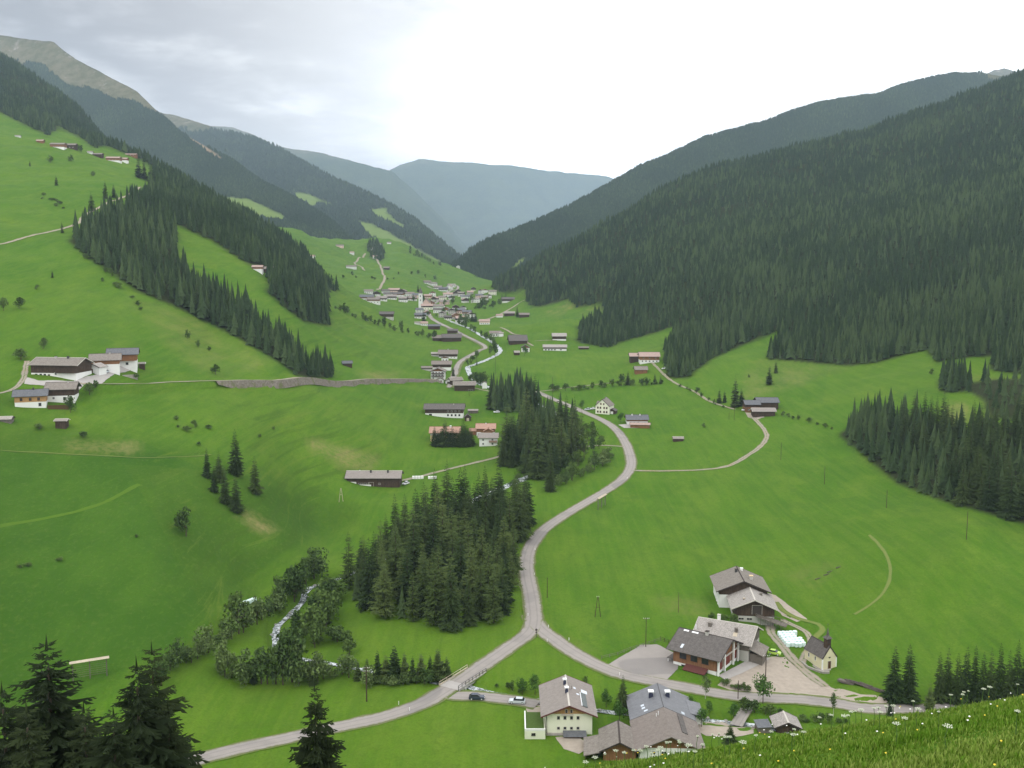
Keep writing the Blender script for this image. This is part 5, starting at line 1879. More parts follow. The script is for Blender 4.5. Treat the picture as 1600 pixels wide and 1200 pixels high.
on_roof(t, 'solar_panel', 3.4, 4.7, -6.5, 1.2, 'solar', 5.2, 2.35, 11.4, .42, .12)
on_roof(t, 'panel_frame', 3.25, 3.4, -6.6, 1.3, 'metal_white', 5.2, 2.35, 11.4, .44, .14)
on_roof(t, 'skylight', 3.7, 5.2, 1.8, 3.6, 'glass_sky', 5.2, 2.35, 11.4)
on_roof(t, 'skylight', 1.7, 2.3, 2.4, 3.3, 'glass_sky', 5.2, 2.35, 11.4)
on_roof(t, 'skylight', 2.3, 3.0, -.6, .1, 'glass_sky', 5.2, 2.35, 11.4)
MB().bar((1.1, 1.2, 7.0), (1.1, 1.2, 8.3), .06).build('vent_pipe', MATS['metal_dark'], t)
MB().bar((.7, .4, 7.0), (.7, .4, 8.0), .06).build('vent_pipe', MATS['metal_dark'], t)
MB().box(-1.9, 1.0, -8.62, -8.3, 5.02, 5.16).box(-1.9, 1.0, -8.75, -8.62, 4.98, 5.0).build('gable_sill', MATS['trim_pale'], t)
for x in (-.65, .55):
    put_door(t, 11.4, 16.5, 'f', x, .5, .9, 'trim_dark', 5.45, .06)
MB().box(-5.55, -5.45, -8.45, -8.27, -.5, 5.1).build('downpipe', MATS['metal_dark'], t)
MB().box(-5.6, -1.4, -9.2, -8.26, -2, .35).build('stone_base', MATS['rubble'], t)
# timber porch at its foot
pt = MB().box(-1.2, 3.9, -10.2, -8.27, -1.5, .15).build('porch_wall', MATS['wood_brown'], t)
MB().slab([(-1.5, -10.7, .45), (4.2, -10.7, .45), (4.2, -8.2, .95), (-1.5, -8.2, .95)], .12).build('porch_roof', MATS['roof_slate'], t)
# grass-roofed garage
g = G(836, 1155)
t = thing('garage', 'low cream garage with a planted grass roof left of the cream guest house', 'garage', (g.x, g.y + 5.0, g.z + .3))
MB().box(-2.5, 2.5, -5, 5, -2, 1.75).build('wall', MATS['plaster_cream'], t)
MB().box(-2.2, 2.2, -4.7, 5, 1.76, 1.98).build('grass_roof', MATS['grass_roof'], t)
MB().box(-2.5, -2.2, -5, 5, 1.75, 2.35).box(-2.2, 2.5, -5, -4.7, 1.75, 2.3).build('parapet', MATS['plaster_white'], t)
put_window(t, 5, 10, 'f', -.4, .9, .8, .5, 'trim_dark')

# timber barn with lean-to
t = house('timber_barn', 'brown timber barn with an open lean-to, bottom of the hamlet beside the flowers', 'barn', 968, 1189, 7.6, 9.5, 2.9, 1.9, -4, 'f', 'wood_brown', 'wood_brown', 0, 'roof_shingle', 1.0, 1.0, trim='trim_dark')
MB().slab([(-8.4, -5.9, 1.6), (-4.75, -5.9, 2.5), (-4.75, 3.2, 2.5), (-8.4, 3.2, 1.6)], .2).build('lean_to_roof', MATS['roof_shingle'], t)
MB().box(-8.0, -7.85, -4.9, 2.8, -2, 1.5).box(-7.85, -4, 2.65, 2.8, -2, 1.7).box(-6.0, -5.85, -5.2, -5.05, -2, 2.0).build('lean_to_wall', MATS['wood_dark'], t)

# large house with grey metal roof and shingled front
p = G(1040, 1178)
t = thing('farmhouse', 'big farmhouse with grey metal roof behind and brown shingle roof in front', 'house', (p.x + 1.0, p.y + 11.5, p.z + .4), math.radians(-2))
MB().box(-7.2, 7.2, -15.5, 12, -2, 3.0).build('wall', MATS['plaster_white'], t)
W_, H_, R_ = 14.4, 3.0, 3.2
mb = MB().add([(-7.15, y, 3.0) for y in (-15.4, 11.9)] + [(7.15, y, 3.0) for y in (-15.4, 11.9)] + [(0, y, 6.0) for y in (-15.4, 11.9)], [(0, 2, 4), (1, 5, 3), (0, 4, 5, 1), (2, 3, 5, 4)])
mb.build('upper_wall', MATS['wood_brown'], t)


def two_planes(W, H, rise, oe, ya, yb, th):
    s = rise / (W / 2)
    return MB().slab([(-W / 2 - oe, ya, H - oe * s + th), (0, ya, H + rise + th), (0, yb, H + rise + th), (-W / 2 - oe, yb, H - oe * s + th)], th).slab(
        [(W / 2 + oe, ya, H - oe * s + th), (0, ya, H + rise + th), (0, yb, H + rise + th), (W / 2 + oe, yb, H - oe * s + th)], th)


rf = two_planes(W_, H_, R_, 1.0, -1.0, 13.0, .34).build('roof', MATS['roof_metal'], t)
two_planes(W_, H_, R_, 1.1, -16.8, -1.0, .22).build('shingle_roof', MATS['roof_brown'], t)
MB().slab([(7.0, 2.0, 3.5), (10.6, 2.0, 2.65), (10.6, 10.0, 2.65), (7.0, 10.0, 3.5)], .2).build('side_roof', MATS['roof_metal'], t)
MB().box(7.2, 10.2, 2.5, 9.5, -2, 2.3).build('side_wall', MATS['plaster_white'], t)
MB().bar((0, -1.0, 6.56), (0, 13, 6.56), .1).build('ridge_cap', MATS['metal_dark'], rf)
chimney(t, -2.3, 6.8, 5.4, 1.3, 1.0, 'metal_blue', 'metal_white', True)
chimney(t, 1.9, 6.8, 5.5, 1.2, 1.0, 'metal_blue', 'metal_white', True)
for (x0, x1, y0, y1) in ((-5.1, -4.3, 3.4, 4.4), (-5.0, -4.2, 1.9, 2.8), (-4.6, -3.7, .2, .9), (4.6, 5.4, -.4, .8)):
    on_roof(t, 'skylight', x0, x1, y0, y1, 'glass_sky', H_, R_, W_, .40)
MB().slab([(3.3, -11.5, 5.15), (4.6, -11.5, 4.57), (4.6, -1.4, 4.57), (3.3, -1.4, 5.15)], .15).build('roof_walk', MATS['roof_dark'], t)
MB().bar((-1.6, -4.0, 5.3), (-1.6, -4.0, 6.7), .1).bar((-2.1, -4.3, 5.0), (-2.1, -4.3, 6.3), .08).build('vent_pipe', MATS['metal_white'], t)
for x in (-4, -1.5, 1.5, 4):
    put_window(t, 14.4, 31, 'f', x, 1.6, 1, 1.2)

# small shingled hut by the lane
t = house('shingle_hut', 'small hut with weathered shingle roof beside the stream and the flowering slope', 'hut', 1231, 1146, 5.6, 5.6, 1.6, 1.25, -4, 'f', 'wood_dark', 'wood_dark', 0, 'roof_shingle_light', .7, .6)
p = G(1194, 1144)
t = thing('garden_shed', 'low grey flat shed left of the small shingle hut', 'shed', (p.x, p.y + 1.5, p.z))
MB().box(-1.5, 1.5, -2, 2, -1, 1.4).build('wall', MATS['wood_grey'], t)
MB().slab([(-1.8, -2.3, 1.5), (1.8, -2.3, 1.7), (1.8, 2.3, 1.7), (-1.8, 2.3, 1.5)], .1).build('roof', MATS['roof_slate'], t)

# brown hall with pillared gable, and the shingled barn behind it
ang = math.radians(-36 - 90 + 180)     # ridge runs from far left to near right
hp = G(1119, 1056)
dirL = Vector((math.cos(math.radians(-36)), math.sin(math.radians(-36)), 0))
dirW = Vector((math.cos(math.radians(54)), math.sin(math.radians(54)), 0))
Lh, Wh = 13.2, 14.0
cc = Vector((hp.x, hp.y, hp.z)) - dirL * (Lh / 2) + dirW * (Wh / 2)
# local -Y (front gable) must look along +dirL
t = thing('brown_hall', 'brown boarded hall with white pillars and wide dark roof by the road junction yard', 'hall', (cc.x, cc.y, hp.z + .9), math.atan2(dirL.y, dirL.x) + math.pi / 2)
Hh, Rh = 4.4, 3.2
MB().box(-Wh / 2, Wh / 2, -Lh / 2, Lh / 2, -3.2, .3).build('wall', MATS['plaster_white'], t)
mb = MB()
w, l = Wh / 2 + .06, Lh / 2 + .06
prof = [(-w, .3), (w, .3), (w, Hh), (0, Hh + Rh - .05), (-w, Hh)]
mb.add([(x, -l, z) for x, z in prof] + [(x, l, z) for x, z in prof], [(0, 1, 2, 3, 4), (9, 8, 7, 6, 5)] + [(i, i + 5, (i + 1) % 5 + 5, (i + 1) % 5) for i in range(5)])
mb.build('upper_wall', MATS['wood_red'], t)
gable_roof(t, Wh, Lh, Hh, Rh, 1.4, 1.8, 'roof_dark', 'trim_dark')
for x in (-Wh / 2 + .3, -2.6, 3.4, Wh / 2 - .3):
    hgt = Hh + Rh * (1 - abs(x) / (Wh / 2)) - .1
    MB().box(x - .24, x + .24, -Lh / 2 - .75, -Lh / 2 - .3, -1.2, hgt).build('pillar', MATS['trim_white'], t)
MB().box(-Wh / 2, Wh / 2, -Lh / 2 - .68, -Lh / 2 - .4, 3.1, 3.35).build('gable_beam', MATS['trim_pale'], t)
for x in (-4.9, .4, 5.1):
    put_door(t, Wh, Lh, 'f', x, 3.2, 3.0, 'trim_red', .0, .06)
for s in (-3.6, -.2, 3.2):
    put_window(t, Wh, Lh, 'l', s, 2.5, 1.9, 1.6, 'trim_dark', .06)
put_window(t, Wh, Lh, 'l', -3.4, -.6, 1.2, .8, 'trim_dark', 0)
MB().slab([(-Wh / 2 - 2.6, -4.2, -.4), (-Wh / 2 - 2.6, 2.6, -.4), (-Wh / 2 - .05, 2.6, .5), (-Wh / 2 - .05, -4.2, .5)], .15).build('canopy', MATS['canopy_maroon'], t)
MB().box(-Wh / 2 - 2.3, -Wh / 2 - .06, -3.9, 2.3, -3, -.62).build('log_store', MATS['wood_dark'], t)
MB().slab([(-Wh / 2 + .5, Lh / 2 - .2, .9), (-Wh / 2 + 4.5, Lh / 2 - .2, .9), (-Wh / 2 + 4.5, Lh / 2 + 2.4, .6), (-Wh / 2 + .5, Lh / 2 + 2.4, .6)], .15).build('porch_roof', MATS['roof_dark'], t)
MB().box(-Wh / 2 + .8, -Wh / 2 + 1.0, Lh / 2 + 2.0, Lh / 2 + 2.2, -2, .5).box(-Wh / 2 + 4.0, -Wh / 2 + 4.2, Lh / 2 + 2.0, Lh / 2 + 2.2, -2, .5).build('porch_post', MATS['trim_white'], t)
on_roof(t, 'skylight', -6.9, -5.5, 4.0, 4.7, 'glass_sky', Hh, Rh, Wh)
on_roof(t, 'roof_window', -.9, -.4, 2.0, 4.0, 'metal_white', Hh, Rh, Wh)
on_roof(t, 'roof_window', -.9, -.4, 5.0, 6.6, 'metal_white', Hh, Rh, Wh)
chimney(t, -.3, -.6, 7.7, .9, .9, 'plaster_grey')
# the barn behind


def at_height(px, py, z):
    u, S = us(px, py)
    Y = z / float(S)
    return Vector((float(u) * Y, Y, z))


ra, rb = at_height(1089, 967, hp.z + 8.3), at_height(1180, 982, hp.z + 8.3)
cb = (ra + rb) / 2 + dirW * 1.5
Lb, Wb = (rb - ra).length - 1.6, 13.0
bang = math.atan2(rb.y - ra.y, rb.x - ra.x)
t = thing('shingle_barn', 'long barn with pale weathered shingle roof right behind the brown hall', 'barn', (cb.x, cb.y, hp.z + .6), bang + math.pi / 2)
body(t, Wb, Lb, 4.6, 3.1, 'plaster_grey', 'wood_grey', 2.4)
gable_roof(t, Wb, Lb, 4.6, 3.1, 1.0, 1.0, 'roof_shingle_light', 'trim_pale')
chimney(t, 1.2, 3.0, 7.4, 1.7, .8, 'plaster_white', 'trim_pale')
chimney(t, -2.6, 4.6, 6.8, .8, 1.0, 'wood_grey', 'roof_shingle')
chimney(t, -3.2, -3.4, 6.6, .9, .8, 'wood_grey', 'roof_shingle')
on_roof(t, 'roof_hatch', -5.0, -3.6, -4.0, -2.8, 'wood_pale', 4.6, 3.1, Wb, .3, .06)
MB().bar((-5.0, 8.2, 5.8), (-5.0, 8.2, 7.2), .12).build('vent_pipe', MATS['metal_white'], t)
MB().slab([(-6.4, -Lb / 2 - 4.4, 1.5), (.5, -Lb / 2 - 4.4, 2.0), (.5, -Lb / 2 - .1, 3.6), (-6.4, -Lb / 2 - .1, 3.1)], .18).build('annex_roof', MATS['roof_shingle'], t)
MB().box(-5.6, 0, -Lb / 2 - 3.8, -Lb / 2 - .1, -2, 1.5).build('annex_wall', MATS['wood_grey'], t)

# upper farm: white house behind, barn with ramp in front
bp = G(1180, 974)
t = thing('ramp_barn', 'wooden barn with shingle roof and a plank ramp into its gable', 'barn', (bp.x + .3, bp.y + 6.5, bp.z + .2), math.radians(-6))
body(t, 12.6, 12, 4.9, 2.7, 'plaster_grey', 'wood_dark', 2.0)
gable_roof(t, 12.6, 12, 4.9, 2.7, 1.2, 1.6, 'roof_shingle_light', 'trim_pale')
for s in (-4.0, -1.4):
    put_window(t, 12.6, 12, 'f', s, 1.0, 1.6, .6, 'trim_pale')
put_door(t, 12.6, 12, 'f', .9, 3.0, 2.9, 'trim_dark', 2.6, .06)
chimney(t, -2.9, -3.4, 6.3, .5, .6, 'wood_grey', 'wood_pale')
chimney(t, 3.1, 1.5, 6.2, .9, .8, 'wood_grey', 'roof_shingle')
rp = MB()
a_, b_ = Vector((.9, -6.1, 2.5)), Vector((9.8, -9.2, .5))
sd = Vector((.35, .94, 0)) * 1.6
rp.slab([a_ - sd, b_ - sd, b_ + sd, a_ + sd], .25)
ro = rp.build('ramp_deck', MATS['wood_grey'], t)
rl = MB()
for s in (-1, 1):
    rl.bar(a_ + sd * s + Vector((0, 0, .9)), b_ + sd * s + Vector((0, 0, .9)), .07)
    for i in range(7):
        q = a_.lerp(b_, i / 6) + sd * s
        rl.bar(q - Vector((0, 0, 2.4 if 0 < i < 6 else .2)), q + Vector((0, 0, .9)), .07)
rl.build('ramp_railing', MATS['wood_grey'], ro)
hx, hy = bp.x - .6, bp.y + 19.5
t = thing('upper_farmhouse', 'white farmhouse with broad brown roof just behind the ramp barn', 'house', (hx, hy, bp.z + .6), math.radians(-4))
body(t, 15.5, 14.5, 6.2, 3.2, 'plaster_white', 'wood_dark', 4.6)
gable_roof(t, 15.5, 14.5, 6.2, 3.2, 1.3, 1.2, 'roof_shingle', 'trim_dark')
chimney(t, -.9, 3.0, 9.2, .9, .8, 'metal_dark')
chimney(t, 1.3, 5.4, 8.9, .9, .8, 'plaster_white', 'metal_white')
chimney(t, 3.3, -2.0, 8.0, 1.5, 1.0, 'plaster_grey', 'plaster_sand')
for s in (-5, -2, 1, 4):
    put_window(t, 15.5, 14.5, 'l', s, 3.4, .9, 1.1)
    put_window(t, 15.5, 14.5, 'l', s, .9, .9, 1.1)
    put_window(t, 15.5, 14.5, 'r', s, 3.4, .9, 1.1)

# chapel
cp = G(1285, 1048)
c20, s20 = math.cos(math.radians(20)), math.sin(math.radians(20))
Wc, Lc, Hc, Rc = 4.7, 8.4, 3.5, 3.2
cx_, cy_ = cp.x + c20 * Wc / 2 - s20 * Lc / 2, cp.y + s20 * Wc / 2 + c20 * Lc / 2
t = thing('chapel', 'small yellow chapel with dark steep roof and wooden bell turret', 'chapel', (cx_, cy_, cp.z + .35), math.radians(20))
body(t, Wc, Lc, Hc, Rc, 'plaster_yellow', 'plaster_yellow', Hc)
gable_roof(t, Wc, Lc, Hc, Rc, .35, .12, 'roof_dark', 'trim_dark', th=.15)
for x in (-Wc / 2, Wc / 2):
    MB().box(x - .18, x + .18, -Lc / 2 - .05, -Lc / 2 + .25, -.6, Hc - .1).build('corner_stone', MATS['trim_white'], t)
put_door(t, Wc, Lc, 'f', 0, 1.0, 2.2, 'door_wood')
MB().bar((0, -Lc / 2 - .03, 3.5), (0, -Lc / 2 + .05, 3.5), .42, 10).build('round_window', MATS['glass_dark'], t)
for s in (-2.2, .8):
    put_window(t, Wc, Lc, 'l', s, 2.1, .5, 1.2, 'trim_white')
    put_window(t, Wc, Lc, 'r', s, 2.1, .5, 1.2, 'trim_white')
MB().box(-3.2, 3.2, -Lc / 2 - 1.0, Lc / 2 + 1, -2.0, -.08).build('stone_plinth', MATS['rubble'], t)
tw = MB().box(-.72, .72, -Lc / 2 + .5, -Lc / 2 + 1.94, Hc + Rc - 1.2, Hc + Rc + 2.1).build('bell_turret', MATS['wood_dark'], t)
for q in (-.3, .3):
    MB().box(q - .17, q + .17, -Lc / 2 + .44, -Lc / 2 + .5, Hc + Rc + .7, Hc + Rc + 1.6).build('louvre', MATS['trim_dark'], tw)
ym = -Lc / 2 + 1.22
MB().add([(-1.05, ym - 1.05, 8.75), (1.05, ym - 1.05, 8.75), (1.05, ym + 1.05, 8.75), (-1.05, ym + 1.05, 8.75), (-.3, ym - .3, 9.6), (.3, ym - .3, 9.6), (.3, ym + .3, 9.6), (-.3, ym + .3, 9.6), (0, ym, 12.2)],
         [(3, 2, 1, 0), (0, 1, 5, 4), (1, 2, 6, 5), (2, 3, 7, 6), (3, 0, 4, 7), (4, 5, 8), (5, 6, 8), (6, 7, 8), (7, 4, 8)]).build('spire', MATS['roof_dark'], tw)
MB().bar((0, ym, 12.1), (0, ym, 13.2), .04).bar((-.28, ym, 12.8), (.28, ym, 12.8), .04).build('cross', MATS['metal_dark'], tw)
wl0 = [G(1253, 1036), G(1262, 1044), G(1284, 1052), G(1296, 1052)]
mb = MB()
for a, b in zip(wl0[:-1], wl0[1:]):
    d = (b - a).normalized()
    n = Vector((-d.y, d.x, 0)) * .3
    mb.add([a - n + Vector((0, 0, -.5)), b - n + Vector((0, 0, -.5)), b + n + Vector((0, 0, -.5)), a + n + Vector((0, 0, -.5)), a - n + Vector((0, 0, .6)), b - n + Vector((0, 0, .6)), b + n + Vector((0, 0, .6)), a + n + Vector((0, 0, .6))],
           [(4, 5, 6, 7), (0, 1, 5, 4), (1, 2, 6, 5), (2, 3, 7, 6), (3, 0, 4, 7)])
tag(mb.build('stone_wall', MATS['rubble']), 'low grey stone wall along the foot of the yellow chapel', 'wall')

# ------------------------------------------------------------------ houses in the middle distance
lb = house('long_barn', 'long low barn with grey roof and white corner standing alone on the left meadow', 'barn', 583, 760, 11, 26.5, 4.4, 2.3, -90, 'r', 'wood_dark', 'wood_dark', 0, 'roof_tile_grey', .9, .9,
      [('r', -3.2, 1.3, 2.6, .6, 'trim_pale'), ('r', -6.2, 1.3, 2.2, .6, 'trim_pale'), ('r', 3.2, 1.3, 1.0, .7, 'trim_pale')], [('r', -1, 2.4, 2.0, 'wood_dark', 0)],
      [(1.4, -1.6, .9, .8, 'metal_dark'), (1.4, 7, .9, .8, 'metal_dark'), (-.6, -7.5, .5, .5, 'plaster_white')], trim='trim_dark')
MB().box(5.51, 5.66, -13.3, -8.4, -2, 2.3).box(-5.5, 5.66, -13.38, -13.28, -2, 2.3).box(5.51, 5.62, -8.4, -1, -.6, .9).build('white_corner', MATS['plaster_white'], lb)
put_window(lb, 11, 26.5, 'r', -10.3, 1.0, 1.5, .7, 'trim_pale', .14)
house('long_farmhouse', 'long farmhouse with dark grey roof, dark boards and a row of white-walled windows', 'house', 694, 652, 11, 25, 5.6, 2.6, -90, 'r', 'plaster_white', 'wood_dark', 2.7, 'roof_dark', .9, 1.2,
      row('r', [2.5, 5, 7.5, 10], 1.4, 1.0, 1.1, 'trim_dark') + row('r', [2.5, 5, 7.5, 10], 4.0, .9, 1.0, 'trim_pale') + [('r', -9, 1.4, 1.8, 1.6, 'trim_dark')], [], [(1, 6, .7, .7)])
house('peach_house', 'large house with long peach tiled roof hidden behind a conifer row', 'house', 695, 692, 10, 17, 6.2, 2.6, -90, 'r', 'plaster_sand', 'plaster_grey', 4.4, 'roof_peach', .9, .9,
      row('r', [-6, -2, 2, 6], 5.2, 1.0, 1.2) + row('f', [-2.5, 2.5], 3.4, 1, 1.2), [], [(-1.4, 1.2, .8, .7, 'metal_dark'), (.6, 3.2, .8, .9, 'plaster_white', 'metal_white'), (.6, -.5, .8, .7, 'metal_dark')], trim='wood_brown')
house('peach_cottage', 'smaller house with peach roof and gabled dormer above the grey-roofed one', 'house', 759, 681, 9, 11, 4.6, 2.2, -90, 'r', 'plaster_white', 'wood_brown', 2.3, 'roof_peach', .8, .8,
      row('r', [-3, 0, 3], 1.3, .9, 1.0), [], [(.5, 0, .7, .6, 'plaster_white')], [('r', -3, 3, 2.3, 1.0, 'wood_brown')], trim='wood_brown')
house('dormer', 'peach-roofed cross gable in front of the smaller peach house', 'porch', 763, 683, 5.2, 4.0, 3.6, 1.5, 0, 'f', 'plaster_white', 'wood_brown', 2.4, 'roof_peach', .6, .5, [('f', 0, 1.2, 1, 1.1)], trim='wood_brown')
house('peach_shed', 'little shed with peach roof left of the smaller peach house', 'shed', 741, 680, 5, 5.5, 2.6, 1.2, -90, 'r', 'wood_dark', 'wood_brown', 0, 'roof_peach', .5, .5, trim='wood_brown')
t = house('grey_roof_house', 'white house with pale grey roof and brown balcony at the grove edge', 'house', 763, 697, 8.5, 10.5, 5.0, 1.8, -90, 'r', 'plaster_white', 'wood_brown', 4.8, 'roof_tile_grey', .9, .9,
          [('r', -3.0, 3.6, .9, 1.0), ('r', -3.0, 1.3, .9, 1.0), ('r', 2.4, 1.3, 1.0, 1.0), ('r', 2.4, 3.8, 1.0, .9)], balc=[('r', .4, 5.0, 2.5, 1.1, 'wood_brown')])
house('hay_hut', 'tiny dark wooden hut right of the long dark-roofed farmhouse', 'hut', 731, 658, 4, 4.5, 2.6, 1.6, 4, 'f', 'wood_grey', 'wood_dark', 0, 'roof_dark', .5, .5, doors=[('f', 0, 1.4, 1.9, 'wood_pale')])
house('barn_annex', 'small flat wooden shed between dark farmhouse and the far stand', 'shed', 739, 646, 3.5, 6.5, 1.8, .6, -90, 'r', 'wood_grey', 'wood_grey', 0, 'roof_tile_grey', .4, .4)
house('small_barn', 'dark barn with pale-edged roof left of the far tree stand', 'barn', 726, 611, 9.5, 15.5, 4.6, 2.0, -86, 'r', 'wood_dark', 'wood_dark', 0, 'roof_shingle', 1, 1, [('r', 4.5, .6, 3.5, 1.0, 'trim_pale')], trim='trim_pale')
house('small_barn_wing', 'low wing with pale-edged roof behind the dark barn by the far stand', 'barn', 714, 602, 8, 9, 4.0, 1.8, -70, 'r', 'wood_dark', 'wood_dark', 0, 'roof_shingle', .8, .8, trim='trim_pale')
t = house('white_farmhouse', 'white three-storey farmhouse with dark balconies beside the valley road', 'house', 684, 593, 11, 12, 6.6, 2.4, 0, 'f', 'plaster_white', 'wood_brown', 6.7, 'roof_brown', 1.1, 1.1,
          row('f', [-3.6, -1.2, 1.2, 3.6], 5.6) + row('f', [-3.6, -1.2, 1.2, 3.6], 3.5) + row('f', [-3.6, 3.6], 1.2), balc=[('f', -5, 5, 4.6, 1.1, 'wood_dark'), ('f', -5, 5, 2.4, 1.1, 'wood_dark')])
house('farm_wing', 'grey-roofed farm wing directly behind the white three-storey farmhouse', 'barn', 690, 578, 11, 16, 5.0, 2.4, -88, 'r', 'plaster_white', 'wood_dark', 2.2, 'roof_brown', 1, 1)
house('low_shed', 'low grey shed at the left end of the white three-storey farmhouse', 'shed', 667, 579, 6, 9, 2.4, 1.0, -85, 'r', 'plaster_grey', 'wood_grey', 1, 'roof_shingle', .5, .5)
house('garage', 'white garage with little gable left below the white three-storey farmhouse', 'garage', 688, 598, 5, 6, 2.4, 1.4, 6, 'f', 'plaster_white', 'plaster_white', 2.4, 'roof_brown', .5, .5, doors=[('f', 0, 2.4, 1.8, 'trim_dark')])
house('garage', 'white garage with little gable right below the white three-storey farmhouse', 'garage', 701, 600, 5, 6, 2.4, 1.4, -10, 'f', 'plaster_white', 'plaster_white', 2.4, 'roof_brown', .5, .5, doors=[('f', 0, 2.4, 1.8, 'trim_dark')])
house('river_hut', 'white little house at the left edge of the far stand', 'hut', 757, 607, 3.5, 4, 4.2, 1, 0, 'f', 'plaster_white', 'plaster_white', 4.2, 'roof_brown', .3, .3)
house('valley_barn', 'grey-roofed farm barn on the left of the valley road, nearer of two', 'barn', 700, 560, 11, 17, 4.4, 3.2, -88, 'r', 'plaster_white', 'wood_dark', 1.6, 'roof_brown', 1, 1, row('r', [-6, -3, 0, 3, 6], .9, .9, .8), chim=[(0, 0, .8, .8)])
house('valley_annex', 'pale flat annex at the left end of the grey-roofed valley barn', 'shed', 681, 557, 7, 8.5, 2.6, 1.0, -88, 'r', 'plaster_grey', 'wood_grey', 1.4, 'roof_shingle_light', .5, .5)
house('valley_porch', 'small white-fronted house before the grey-roofed valley barn', 'house', 695, 565, 6, 5, 3.2, 1.4, 0, 'f', 'plaster_white', 'wood_brown', 3.2, 'roof_brown', .5, .5, row('f', [-1.4, 1.4], 1.6))
house('dark_barn', 'wide dark barn beside the hedgerow on the left of the valley road', 'barn', 706, 534, 14, 20, 4.6, 3.4, -84, 'r', 'wood_dark', 'wood_dark', 0, 'roof_dark', 1, 1)
house('dark_barn_wing', 'lower dark wing left of the wide dark barn by the hedgerow', 'barn', 686, 533, 12, 14, 3.6, 2.6, -88, 'r', 'wood_grey', 'wood_dark', 0, 'roof_brown', 1, 1)
house('dark_barn_shed', 'dark shed at the top of the wide dark barn by the valley road', 'shed', 707, 521, 8, 12, 3.4, 1.6, -88, 'r', 'wood_dark', 'wood_dark', 0, 'roof_dark', .6, .6)
house('roadside_barn', 'plain dark barn beside the road where the village begins', 'barn', 678, 515, 9, 14.5, 4.4, 1.8, -88, 'r', 'wood_dark', 'wood_dark', 0, 'roof_slate', .8, .8)
house('roadside_house', 'pale house with little roofs left of the plain dark roadside barn', 'house', 663, 509, 8, 9, 3.6, 1.8, -80, 'r', 'plaster_white', 'plaster_pink', 2.5, 'roof_rosy', .6, .6, row('r', [-2.4, 0, 2.4], 1.4))
house('roadside_garage', 'low white garage left of the pale roadside house', 'garage', 652, 507, 6, 7, 2.4, .9, -88, 'r', 'plaster_white', 'plaster_white', 2.4, 'roof_tile_grey', .4, .4)
house('meadow_barn', 'dark barn with pale foot alone on the meadow left of the village road', 'barn', 604, 497, 11, 16, 5.0, 2.6, -86, 'r', 'plaster_grey', 'wood_dark', 1.4, 'roof_dark', .9, .9)
house('field_hut', 'lonely dark hay hut on the slope above the stone retaining wall', 'hut', 543, 573, 4.6, 6.6, 2.6, 1.5, -75, 'r', 'wood_grey', 'wood_dark', 0, 'roof_slate', .6, .6)
t = house('white_house', 'tall white house with steep grey roof beside the main road', 'house', 941, 647, 9.6, 10, 5.6, 4.2, -24, 'f', 'plaster_cream', 'plaster_cream', 5.6, 'roof_shingle', .5, .4,
          row('f', [-3.1, -1.3, 1.3, 3.1], 4.2, .9, 1.2, 'wood_brown') + row('f', [-3.1, -1.3, 1.3, 3.1], 1.5, .9, 1.2, 'wood_brown') + row('f', [-1, 1], 6.8, .8, 1.0, 'wood_brown') + row('l', [-2.5, 0, 2.5], 4.2, .9, 1.2, 'wood_brown') + row('l', [-2.5, 2.5], 1.5, .9, 1.2, 'wood_brown'), chim=[(0, 2, .7, .7)])
gd_ = MB().add([(-6.2, -1.2, 5.4), (-6.2, 1.2, 5.4), (-6.2, 0, 7.4), (-1.4, -1.2, 7.3), (-1.4, 1.2, 7.3), (-1.4, 0, 8.9)][:0] or [(-4.9, -1.8, 4.4), (-4.9, 1.8, 4.4), (-4.9, 1.8, 6.4), (-4.9, 0, 7.9), (-4.9, -1.8, 6.4), (-.8, -1.8, 6.4), (-.8, 1.8, 6.4), (-.8, 0, 7.9)],
             [(0, 1, 2, 3, 4), (0, 4, 5), (1, 6, 2), (4, 3, 7, 5), (3, 2, 6, 7)]).build('dormer', MATS['plaster_cream'], t)
MB().slab([(-5.3, -2.2, 6.25), (-5.3, 0, 8.1), (-.5, 0, 8.1), (-.5, -2.2, 6.25)], .15).slab([(-5.3, 2.2, 6.25), (-5.3, 0, 8.1), (-.5, 0, 8.1), (-.5, 2.2, 6.25)], .15).build('dormer_roof', MATS['roof_shingle'], t)
house('dark_shed', 'small dark shed at the right foot of the tall white house', 'shed', 956, 647, 4.2, 5, 2.2, 1.3, -24, 'f', 'wood_dark', 'wood_dark', 0, 'roof_dark', .4, .4, doors=[('f', 0, 1.6, 1.7, 'plaster_white')])
house('road_house', 'low white house with dark grey roof and chimneys right of the main road', 'house', 996, 664, 9, 13, 3.6, 2.2, -90, 'r', 'plaster_white', 'wood_brown', 2.3, 'roof_slate', .9, .9, row('r', [-4.5, -2, .5], 1.3), chim=[(.5, -3, .8, .7, 'plaster_white'), (.5, 2, .8, .7, 'plaster_white')])
house('road_carport', 'low brown carport with pale roof in front of the low white road house', 'carport', 1000, 669, 5, 12, 2.2, .8, -96, 'r', 'wood_brown', 'wood_brown', 0, 'roof_rosy', .6, .6)
house('field_hut', 'tiny grey hut alone in the meadow right of the main road', 'hut', 1060, 690, 3.4, 6, 1.7, .8, -92, 'r', 'wood_grey', 'wood_dark', 0, 'roof_tile_grey', .4, .4)
house('brown_farm', 'big farm with rosy brown roof and white base under the forest edge', 'house', 1015, 567, 13, 16, 5.6, 2.8, -92, 'r', 'plaster_white', 'wood_brown', 2.4, 'roof_rosy', 1, 1, row('r', [-6, -3, 0, 3, 6], 1.4, 1, 1.2) + row('r', [-5, 0, 5], 4.2, .9, 1.0, 'trim_pale'))
